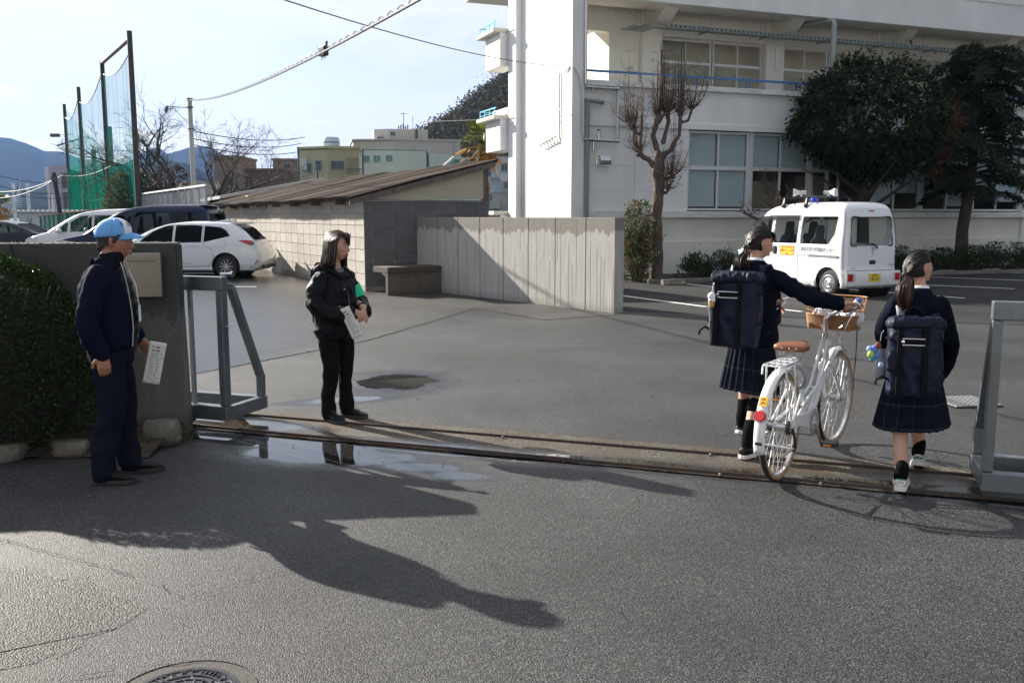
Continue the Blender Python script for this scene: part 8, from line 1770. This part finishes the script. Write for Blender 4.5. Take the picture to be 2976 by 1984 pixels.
m = MB(); m.loft([ring(.62, .0, .0, .165, .13), ring(.70, 0, .0, .158, .125), ring(.84, 0, .0, .142, .11), ring(.96, 0, .0, .145, .11), ring(1.07, 0, -.005, .145, .10), ring(1.135, 0, -.005, .105, .08), ring(1.165, 0, .0, .07, .064)])
limbp(m, [(.125, .0, 1.078), (.168, .0, .98), (.195, .015, .87), (.198, .06, .76), (.185, .10, .665)], [.058, .053, .050, .048, .047]); limbp(m, [(-.125, .0, 1.078), (-.165, .03, .97), (-.175, .07, .88), (-.13, .18, .81)], [.058, .052, .048, .044])
bz = remesh(m, 'blazer', NAVY, gb, vox=.008, wrinkle=.007, wscale=7)
m = MB(); m.loft([ring(1.145, 0, -.005, .080, .070), ring(1.18, 0, .004, .066, .063, ty=-.1)], caps=False); m.build('blazer_collar', NAVY, bz, smooth=180).modifiers.new('s', 'SOLIDIFY').thickness = .008
skirt(gb, .70, .345, .135, .105, .195, .178, (.0, -.01), hem=lambda a: -.025 * math.sin(a * .5 + .6))
for (kx, ky, ax, ay, lift) in ((.08, .17, .10, .205, .28), (-.075, -.10, -.085, -.235, .03)):
    zz = .10 + (.05 if lift > .2 else 0); m = MB(); limbp(m, [(ax, ay - .01, zz + .045), (ax, ay, zz), (ax, ay + .02, zz - .03)], [.039, .040, .040]); remesh(m, 'sock', SOCK, gb, vox=.006, smooth_it=2)
    m = MB(); sl = MB(); shoe(m, (ax, ay, 0), (.22, 1), .97, sole=sl, lift=lift, h=.045, w_=.046); gg = ay - .04
    so_ = remesh(m, 'sneaker', [WSH, M('shoe_green', (.0, .16, .09), .5)], gb, vox=.005, smooth_it=2, matfun=lambda c, ay=ay, zz=zz: 1 if (c[2] > zz - .028 and c[1] < ay + .05) or (abs(c[2] - (zz - .052)) < .006 and c[1] < ay + .03 and c[1] > ay - .045) else 0); sl.build('sole', SOLE, so_, bevel=.004)
    fdv = Vector((.22, 1, 0)).normalized(); hp_ = Vector((ax, ay, zz - .035)) - fdv * (.073); text_obj('NIKE', 'heel_lettering', .017, tuple(hp_), (R(90), 0, math.atan2(fdv.y, fdv.x) - math.pi / 2), M('shoe_green'), so_, ext=.0006)
    q = MB(); r2 = Vector((fdv.y, -fdv.x, 0))
    for k in range(5): c = Vector((ax, ay, zz - .010 - .008 * k)) + fdv * (.045 + .017 * k); q.path([c - r2 * .022, c + Vector((0, 0, .007)), c + r2 * .022], .0035, 4)
    q.build('laces', WSH, so_)
bp2 = backpack(tuple(W(gb, (-.045, -.130, .565))), R(-12), R(-3), .29, .455, .16, 'navy backpack with blue plush charms on the girl beside the gate', 1, 2)
for sx in (-1, 1): strapf(bp2, None, [(sx * .09 + .03, -.02, .42), (sx * .095 + .03, .04, .515), (sx * .10 + .035, .13, .525), (sx * .11 + .035, .235, .44), (sx * .13 + .035, .27, .31), (sx * .16 + .035, .20, .16), (sx * .17, .02, .08)], BAGG if sx < 0 else BAG)
pc = empty('plush_charm', tuple(W(bp2, (-.225, -.10, .235))), R(-12), 'cluster of small blue, green and brown plush charms beside the second backpack', 'charm')
for c, r, mt in (((0, 0, .03), .024, M('plush_blue', (.10, .22, .55), .9)), ((-.02, -.01, .0), .021, M('plush_green', (.35, .5, .12), .9)), ((.018, -.01, .055), .019, M('plush_brown', (.20, .06, .03), .9)), ((.012, .0, -.01), .02, M('plush_blue')), ((-.028, 0, .032), .016, M('plush_pale', (.35, .45, .7), .9)), ((.04, -.01, -.06), .016, M('plush_pale')), ((-.012, -.01, -.028), .014, M('plush_teal', (.05, .25, .3), .9))):
    m = MB(); m.ball(c, (r, r * .85, r * 1.1), 12, 8); m.build('plush', mt, pc, smooth=180)
m = MB(); m.path([(.03, 0, .08), (.035, .01, .12), (.05, .02, .14)], .003, 5); m.build('clip_ring', CHR, pc)
# ============================================================ BICYCLE
bk = empty('bicycle', (1.64, 5.49, .012), R(54.5), 'white step-through city bicycle with brown saddle and wicker front basket', 'bicycle')
BW = M('bike_white', (.68, .69, .70), .25, coat=.6); TAN = M('tan_wall', (.30, .17, .07), .7); SIL = M('alloy_polished', (.6, .6, .62), .28, .85); RUB = M('rubber', (.02, .02, .02), .6); DKM = M('dark_part', (.05, .05, .055), .4, .5)
WR = .335
def bwheel(x, turn=0, sprocket=False):
    Mt = Matrix.Translation((x, 0, WR)) @ Matrix.Rotation(turn, 4, 'Z')
    def tf(q): q.v = [tuple(Mt @ Vector(v)) for v in q.v]; return q
    q = MB(); n = 64; rings = [[((WR - .019 + .019 * math.cos(a)) * math.cos(t), .019 * math.sin(a), (WR - .019 + .019 * math.cos(a)) * math.sin(t)) for a in [k * math.pi / 5 for k in range(10)]] for t in [2 * math.pi * i / n for i in range(n)]]
    q.loft(rings, caps=False, closed=True)
    for i, f in enumerate(q.f): q.m[i] = 1 if (i % 10) in (2, 3, 6, 7) else 0
    w_ = tf(q).build('wheel', [RUB, TAN], bk, smooth=180)
    q = MB(); q.lathe([(WR - .032, -.013), (WR - .045, -.010), (WR - .045, .010), (WR - .032, .013), (WR - .030, 0), (WR - .032, -.013)], 64, (0, 0, 0), 'y'); tf(q).build('rim', SIL, w_, smooth=30)
    q = MB(); q.cyl((0, -.035, 0), (0, .035, 0), .018, n=14); q.cyl((0, -.045, 0), (0, -.032, 0), .030, n=14); q.cyl((0, .032, 0), (0, .045, 0), .030, n=14); q.cyl((0, -.075, 0), (0, .075, 0), .007, n=8); tf(q).build('hub', SIL, w_, smooth=50)
    q = MB()
    for i in range(36):
        a = 2 * math.pi * i / 36; sd_ = .032 if i % 2 else -.032; off = (.75 if (i // 2) % 2 else -.75); q.cyl((.026 * math.cos(a + off), sd_, .026 * math.sin(a + off)), ((WR - .04) * math.cos(a), 0, (WR - .04) * math.sin(a)), .0015, n=4)
    tf(q).build('spokes', SIL, w_)
    return w_
w1 = bwheel(0); FX = 1.12; w2 = bwheel(FX, R(-4))
q = MB(); q.cyl((.0, -.06, WR), (.0, -.045, WR), .045, n=20); q.lathe([(.038, 0), (.03, .03)], 16, (0, .045, WR), 'y'); q.build('rear_hub_gear', DKM, w1)
for a_, w_ in ((.9, w1), (2.2, w2)):
    q = MB(); c = (0 if w_ is w1 else FX); q.box(c + .20 * math.cos(-a_) - .018, c + .20 * math.cos(-a_) + .018, -.02, -.012, WR + .2 * math.sin(-a_) - .02, WR + .2 * math.sin(-a_) + .02); q.build('spoke_reflector', M('pale_reflector', (.6, .6, .55), .3), w_)
BB = Vector((.46, 0, .285)); ST = Vector((.30, 0, .70)); HTp = Vector((.835, 0, .80)); HB = Vector((.875, 0, .62))
def tb(nm, pts, r, mt=BW, n=10): q = MB(); q.path(pts, r, n); return q.build(nm, mt, bk, smooth=60)
tb('seat_tube', [BB, ST], .017); tb('head_tube', [HTp, HB], .021)
for sy in (-1, 1): tb('upper_tube', [HTp + Vector((-.01, sy * .018, -.02)), Vector((.62, sy * .022, .50)), Vector((.37, sy * .022, .42)), Vector((.20, sy * .045, .38)), Vector((0.0, sy * .065, WR))], .010)
tb('down_tube', [HB + Vector((0, 0, .02)), Vector((.70, 0, .42)), Vector((.58, 0, .31)), BB], .024)
q = MB(); q.cyl((.60, -.03, .49), (.60, .03, .49), .008); q.build('tube_bridge', BW, bk)
for sy in (-1, 1):
    tb('chain_stay', [BB + Vector((-.02, sy * .02, 0)), Vector((.2, sy * .045, .31)), Vector((0, sy * .068, WR - .01))], .009); tb('seat_stay', [Vector((.335, sy * .02, .62)), Vector((.2, sy * .05, .50)), Vector((0, sy * .068, WR))], .008)
    tb('fork_blade', [HB + Vector((.01, sy * .045, -.02)), Vector((.95, sy * .05, .50)), Vector((1.05, sy * .055, .39)), Vector((FX, sy * .058, WR))], .011)
tb('fork_crown', [HB + Vector((.008, -.05, -.015)), HB + Vector((.008, .05, -.015))], .014)
q = MB(); q.cyl(BB + Vector((0, -.05, 0)), BB + Vector((0, .05, 0)), .024, n=14); q.build('bottom_bracket', BW, bk, smooth=50)
# mudguards
def guard(cx, a0, a1, nm, R_=WR + .018):
    q = MB(); q.grid(lambda u, v: (cx + (R_ + .012 * math.cos((v - .5) * math.pi)) * math.cos(R(a0 + (a1 - a0) * u)), .034 * (v - .5) * 2, WR + (R_ + .012 * math.cos((v - .5) * math.pi)) * math.sin(R(a0 + (a1 - a0) * u))), 30, 8); o = q.build(nm, BW, bk, smooth=180); o.modifiers.new('s', 'SOLIDIFY').thickness = .0015; return o
rg_ = guard(0, 60, 196, 'rear_mudguard'); guard(FX, 58, 150, 'front_mudguard')
q = MB(); q.box(-.03, .03, -.024, .024, 0, .003); yl = q.build('yellow_sticker', M('bike_sticker', (.75, .42, .02), .5), rg_); a = R(146); yl.matrix_local = Matrix.Translation(((WR + .0335) * math.cos(a), 0, WR + (WR + .0335) * math.sin(a))) @ Matrix.Rotation(-(a - math.pi / 2), 4, 'Y')
q = MB(); 
for k in range(2): q.path([(-.016 + .024 * k, -.014, .0035), (-.002 + .022 * k, .0, .0035), (-.014 + .024 * k, .014, .0035)], .002, 4)
q.build('sticker_print', INK, yl)
def onr(ang_, off): a = R(ang_); return Vector(((WR + .032 + off) * math.cos(a), 0, WR + (WR + .032 + off) * math.sin(a)))
q = MB(); p = onr(160, .0); d = (onr(160, .05) - onr(160, 0)).normalized(); q.path([p, p + d * .018, p + d * .03], [.034, .036, .030], 18); q.build('red_reflector', M('reflector_red', (.65, .01, .005), .12, coat=1), bk, smooth=50); q = MB(); q.path([p - d * .004, p + d * .012], [.039, .039], 18); q.build('reflector_rim', SIL, bk, smooth=50)
q = MB(); p = onr(185, .002); q.box(-.02, .02, -.002, .002, -.008, .008, Matrix.Translation(p) @ Matrix.Rotation(R(90), 4, 'Z')); q.build('guard_badge', DKM, rg_)
for sy in (-1, 1): tb('guard_stay', [Vector((0, sy * .07, WR)), Vector((-.25, sy * .045, WR + .10)), onr(165, .006)], .0025, SIL, 5)
# carrier rack
q = MB(); zr_ = .735
for sy in (-1, 1): q.path([(.20, sy * .03, zr_ + .005), (.1, sy * .055, zr_), (-.16, sy * .06, zr_), (-.20, sy * .05, zr_ - .005), (-.21, sy * .05, zr_ - .05)], .006, 6); q.path([(-.12, sy * .058, zr_), (-.08, sy * .07, .55), (0, sy * .072, WR)], .006, 6); q.path([(.05, sy * .055, zr_), (.04, sy * .07, .55), (0.01, sy * .072, WR)], .005, 6)
for x in (-.19, -.08, .03, .13): q.path([(x, -.056, zr_), (x, .056, zr_)], .005, 6)
for y in (-.02, .02): q.path([(-.19, y, zr_), (.13, y, zr_)], .004, 6)
q.path([(.20, -.03, zr_), (.20, .03, zr_), (.29, 0, .68)], .006, 6); q.build('rear_carrier', BW, bk, smooth=60)
# saddle
q = MB(); q.cyl(ST, Vector((.275, 0, .77)), .013, n=12); q.build('seat_post', SIL, bk, smooth=50)
q = MB()
for sy in (-1, 1):
    q.path([(.16 + .022 * math.cos(t), sy * .055 + .022 * math.sin(t), .755 + .035 * k / 16) for k, t in enumerate([k * .9 for k in range(17)])], .003, 5)
q.path([(.15, -.06, .775), (.27, -.025, .765), (.40, 0, .785)], .004, 5); q.path([(.15, .06, .775), (.27, .025, .765), (.40, 0, .785)], .004, 5); q.build('saddle_springs', SIL, bk)
q = MB(); q.loft([[(x, hw * math.copysign(abs(math.cos(t)) ** .7, math.cos(t)), zc + (zt if math.sin(t) > 0 else zb) * math.copysign(abs(math.sin(t)) ** .7, math.sin(t))) for t in [k * math.pi / 10 for k in range(20)]] for x, hw, zc, zt, zb in ((.105, .085, .808, .014, .020), (.12, .105, .81, .022, .028), (.17, .108, .812, .026, .03), (.23, .085, .812, .024, .026), (.29, .045, .812, .022, .026), (.36, .024, .812, .020, .026), (.395, .018, .808, .014, .02))]); q.build('saddle', M('saddle_brown', (.20, .075, .03), .45, var=.2, vs=20), bk, smooth=180)
q = MB()
for y in (-.045, 0, .045): q.ball((.100, y, .806), (.004, .006, .006), 8, 6)
q.build('saddle_rivets', CHR, bk)
# lock on rear wheel
q = MB(); q.path([(.24 + .0 * t, .055 * math.cos(t) if 0 else .06 * math.cos(t), .60 + .075 * math.sin(t)) for t in [R(-60 + 300 * k / 20) for k in range(21)]], .011, 8); q.build('ring_lock', M('lock_grey', (.22, .24, .28), .4), bk, smooth=60)
# drivetrain on the right (-y)
q = MB(); q.loft([[(x, y, z) for x, z in ((.0, WR + .055), (.12, WR + .06), (.30, .375), (.42, .395), (.52, .375), (.565, .30), (.54, .22), (.47, .195), (.42, .215), (.36, .26), (.20, .31), (.0, WR + .0))] for y in (-.064, -.052)]); q.build('chain_guard', BW, bk, bevel=.006)
q = MB(); q.lathe([(.05, -.067), (.075, -.069), (.09, -.067)], 24, (BB.x, 0, BB.z), 'y'); q.build('chainring', SIL, bk); q = MB(); q.path([(0, -.058, WR - .032), (.25, -.058, .25), (BB.x, -.058, BB.z - .085)], .004, 5); q.build('chain', DKM, bk)
ca = R(-62)
for sy, a in ((-1, ca), (1, ca + math.pi)):
    e_ = BB + Vector((math.cos(a) * .165, sy * .085, math.sin(a) * .165)); q = MB(); q.path([BB + Vector((0, sy * .07, 0)), e_], [.014, .010], 8); q.build('crank', SIL, bk, smooth=60)
    q = MB(); c = e_ + Vector((0, sy * .06, 0)); q.box(c.x - .048, c.x + .048, c.y - .045, c.y + .045, c.z + .006, c.z + .013); q.box(c.x - .048, c.x + .048, c.y - .045, c.y + .045, c.z - .013, c.z - .006)
    for xx in (-.044, .04): q.box(c.x + xx, c.x + xx + .006, c.y - .045, c.y + .045, c.z - .013, c.z + .013)
    q.cyl((e_.x, e_.y, e_.z), (c.x, c.y + sy * .045, c.z), .008, n=8); q.build('pedal', DKM, bk); q = MB(); q.box(c.x - .051, c.x - .048, c.y - .025, c.y + .025, c.z - .006, c.z + .006); q.build('pedal_reflector', M('amber', (.8, .25, .01), .3), bk)
tb('kickstand', [Vector((-.02, .07, .30)), Vector((-.05, .12, .245)), Vector((-.08, .13, .235)), Vector((-.10, -.12, .235)), Vector((-.34, -.12, .235 + .0)), ], .007, SIL, 8).location = (0, 0, 0)
# rear derailleur bits
q = MB(); q.path([(0, -.075, WR), (.02, -.085, .27), (.05, -.08, .20)], .010, 6); q.lathe([(.028, -.075), (.028, -.068), (0, -.068)], 12, (.05, 0, .205), 'y'); q.build('derailleur', DKM, bk)
# stem + bars, turned
ta = R(-15); SP = Vector((.822, 0, .86)); Mt = Matrix.Translation(SP) @ Matrix.Rotation(ta, 4, 'Z')
def tl(pts): return [Mt @ Vector(p) for p in pts]
q = MB(); q.path([HTp, SP + Vector((-.005, 0, .07)), ], .012, 10); q.path(tl([(0, 0, .06), (.045, 0, .085)]), .012, 10); q.cyl(HTp - Vector((0, 0, .005)), HTp + Vector((-.002, 0, .025)), .024, n=14); q.build('stem', SIL, bk, smooth=50)
hb = [(-.20, .265, .155), (-.10, .285, .175), (.02, .22, .195), (.065, .10, .15), (.05, 0, .09), (.065, -.10, .15), (.02, -.22, .195), (-.10, -.285, .175), (-.20, -.265, .155)]
q = MB(); fine = []
for i in range(len(hb) - 1):
    p0, p1, p2, p3 = [Vector(hb[max(0, min(len(hb) - 1, i + k))]) for k in (-1, 0, 1, 2)]
    for j in range(5): t = j / 5; fine.append(.5 * ((2 * p1) + (p2 - p0) * t + (2 * p0 - 5 * p1 + 4 * p2 - p3) * t * t + (3 * p1 - p0 - 3 * p2 + p3) * t ** 3))
fine.append(Vector(hb[-1])); q.path(tl(fine), .011, 10); q.build('handlebar', SIL, bk, smooth=180)
for sy in (-1, 1):
    q = MB(); q.path(tl([(-.215, sy * .262, .152), (-.10, sy * .285, .175)]), .016, 12); q.build('grip', M('grip_brown', (.20, .09, .04), .6), bk, smooth=60)
    q = MB(); q.path(tl([(-.06, sy * .27, .165), (-.10, sy * .27, .145), (-.2, sy * .262, .115)]), [.008, .006, .005], 8); q.path(tl([(-.05, sy * .27, .18), (-.02, sy * .25, .195)]), .018, 8); q.build('brake_lever', SIL, bk, smooth=60)
q = MB(); q.lathe([(0, .02), (.022, .016), (.028, 0), (0, -.004)], 16, tuple(Mt @ Vector((-.03, -.25, .205)))); q.build('bell', M('bell_blue', (.03, .07, .3), .25, coat=1), bk, smooth=60)
q = MB(); q.path(tl([(-.04, -.26, .16), (.08, -.16, .09), (.06, -.04, -.02), (.06, .0, -.12)]), .0025, 5); q.path(tl([(-.04, .26, .16), (.09, .12, .08), (.05, .03, -.04)]), .0025, 5); q.path(tl([(.0, -.22, .17), (.05, -.08, -.08)]) + [Vector((.62, .01, .42)), Vector((.36, -.03, .37)), Vector((.05, -.07, .33))], .0025, 5); q.build('brake_cables', SIL, bk)
# basket
WK = M('wicker', (.42, .21, .09), .7, var=.35, vs=60, bump=.5, bs=120, bd=.003)
Bc = Vector((1.02, 0, .845)); Bm = Matrix.Translation(Bc) @ Matrix.Rotation(R(-8), 4, 'Z')
bas = []
def rr(z, hw, hd, n=40, e=3.2): return [Bm @ Vector((hd * math.copysign(abs(math.cos(t)) ** (2 / e), math.cos(t)), hw * math.copysign(abs(math.sin(t)) ** (2 / e), math.sin(t)), z)) for t in [2 * math.pi * i / n for i in range(n)]]
Zs = [-.0, .085, .215]; HW_ = lambda z: .165 + .14 * (z / .215) * .25; HD_ = lambda z: .115 + .10 * (z / .215) * .25
bsk = MB()
for z, r in ((.0, .006), (.215, .0055), (.165, .003), (.125, .003), (.095, .006)): bsk.path(rr(z, HW_(z), HD_(z)), r, 6, closed=True)
for i in range(0, 40, 2):
    bsk.path([rr(z, HW_(z), HD_(z))[i] for z in (.09, .15, .215)], .0028, 5)
bk_b = bsk.build('basket_rim', WK, bk, smooth=180)
q = MB()
for zi in range(15):
    z = .003 + zi * .0064; n = 160; pts = []
    base = rr(z, HW_(z), HD_(z), n)
    for i, p in enumerate(base): c = Bm @ Vector((0, 0, z)); d = (p - c); d.z = 0; pts.append(p + d.normalized() * .003 * math.sin(i * math.pi / 2 + zi * math.pi))
    q.path(pts, .0034, 4, closed=True)
q.build('basket_weave', WK, bk, smooth=180); q = MB(); q.poly(rr(.002, HW_(0) * .98, HD_(0) * .98)); q.build('basket_floor', WK, bk)
q = MB(); 
for sy in (-1, 1): q.path([Bm @ Vector((-.06, sy * .05, -.005)), Vector((1.06, sy * .07, .66)), Vector((FX, sy * .072, WR))], .005, 6)
q.path([Bm @ Vector((-.13, 0, .10)), HTp + Vector((.02, 0, .02))], .010, 6); q.build('basket_support', SIL, bk)
pb = empty('plastic_bag', tuple(W(bk, (1.0, .0, .90))), 0, 'white plastic bag lying in the bicycle basket', 'plastic bag')
m = MB(); m.ball((-.06, .06, 0), (.075, .07, .075), 16, 12); m.ball((.07, -.03, -.005), (.09, .075, .07), 16, 12); m.ball((.13, -.09, .02), (.04, .04, .06), 12, 8); remesh(m, 'bag', M('plastic_white', (.62, .63, .68), .4), pb, vox=.007, wrinkle=.010, wscale=14, smooth_it=1)
# twisted strap/lock cable hanging from basket
q = MB(); q.path([(1.12, -.13, .84), (1.12, -.13, .75), (1.135, -.125, .62), (1.125, -.12, .50), (1.13, -.12, .40)], [.004] * 5, 5); q.build('hanging_cord', RUB, bk)
# ============================================================ HAZE
hz = bpy.data.materials.new('haze_air'); hz.use_nodes = True; t = hz.node_tree; t.nodes.clear(); o_ = t.nodes.new('ShaderNodeOutputMaterial'); pv = t.nodes.new('ShaderNodeVolumePrincipled'); pv.inputs['Color'].default_value = (.30, .50, 1, 1); pv.inputs['Density'].default_value = .0001; pv.inputs['Anisotropy'].default_value = .2
t.links.new(pv.outputs[0], o_.inputs['Volume'])
m = MB(); m.box(-3500, 3500, -400, 3400, -3, 420); tag(m.build('haze', hz), 'thin bluish haze filling the air over town and mountains', 'haze', kind='stuff')
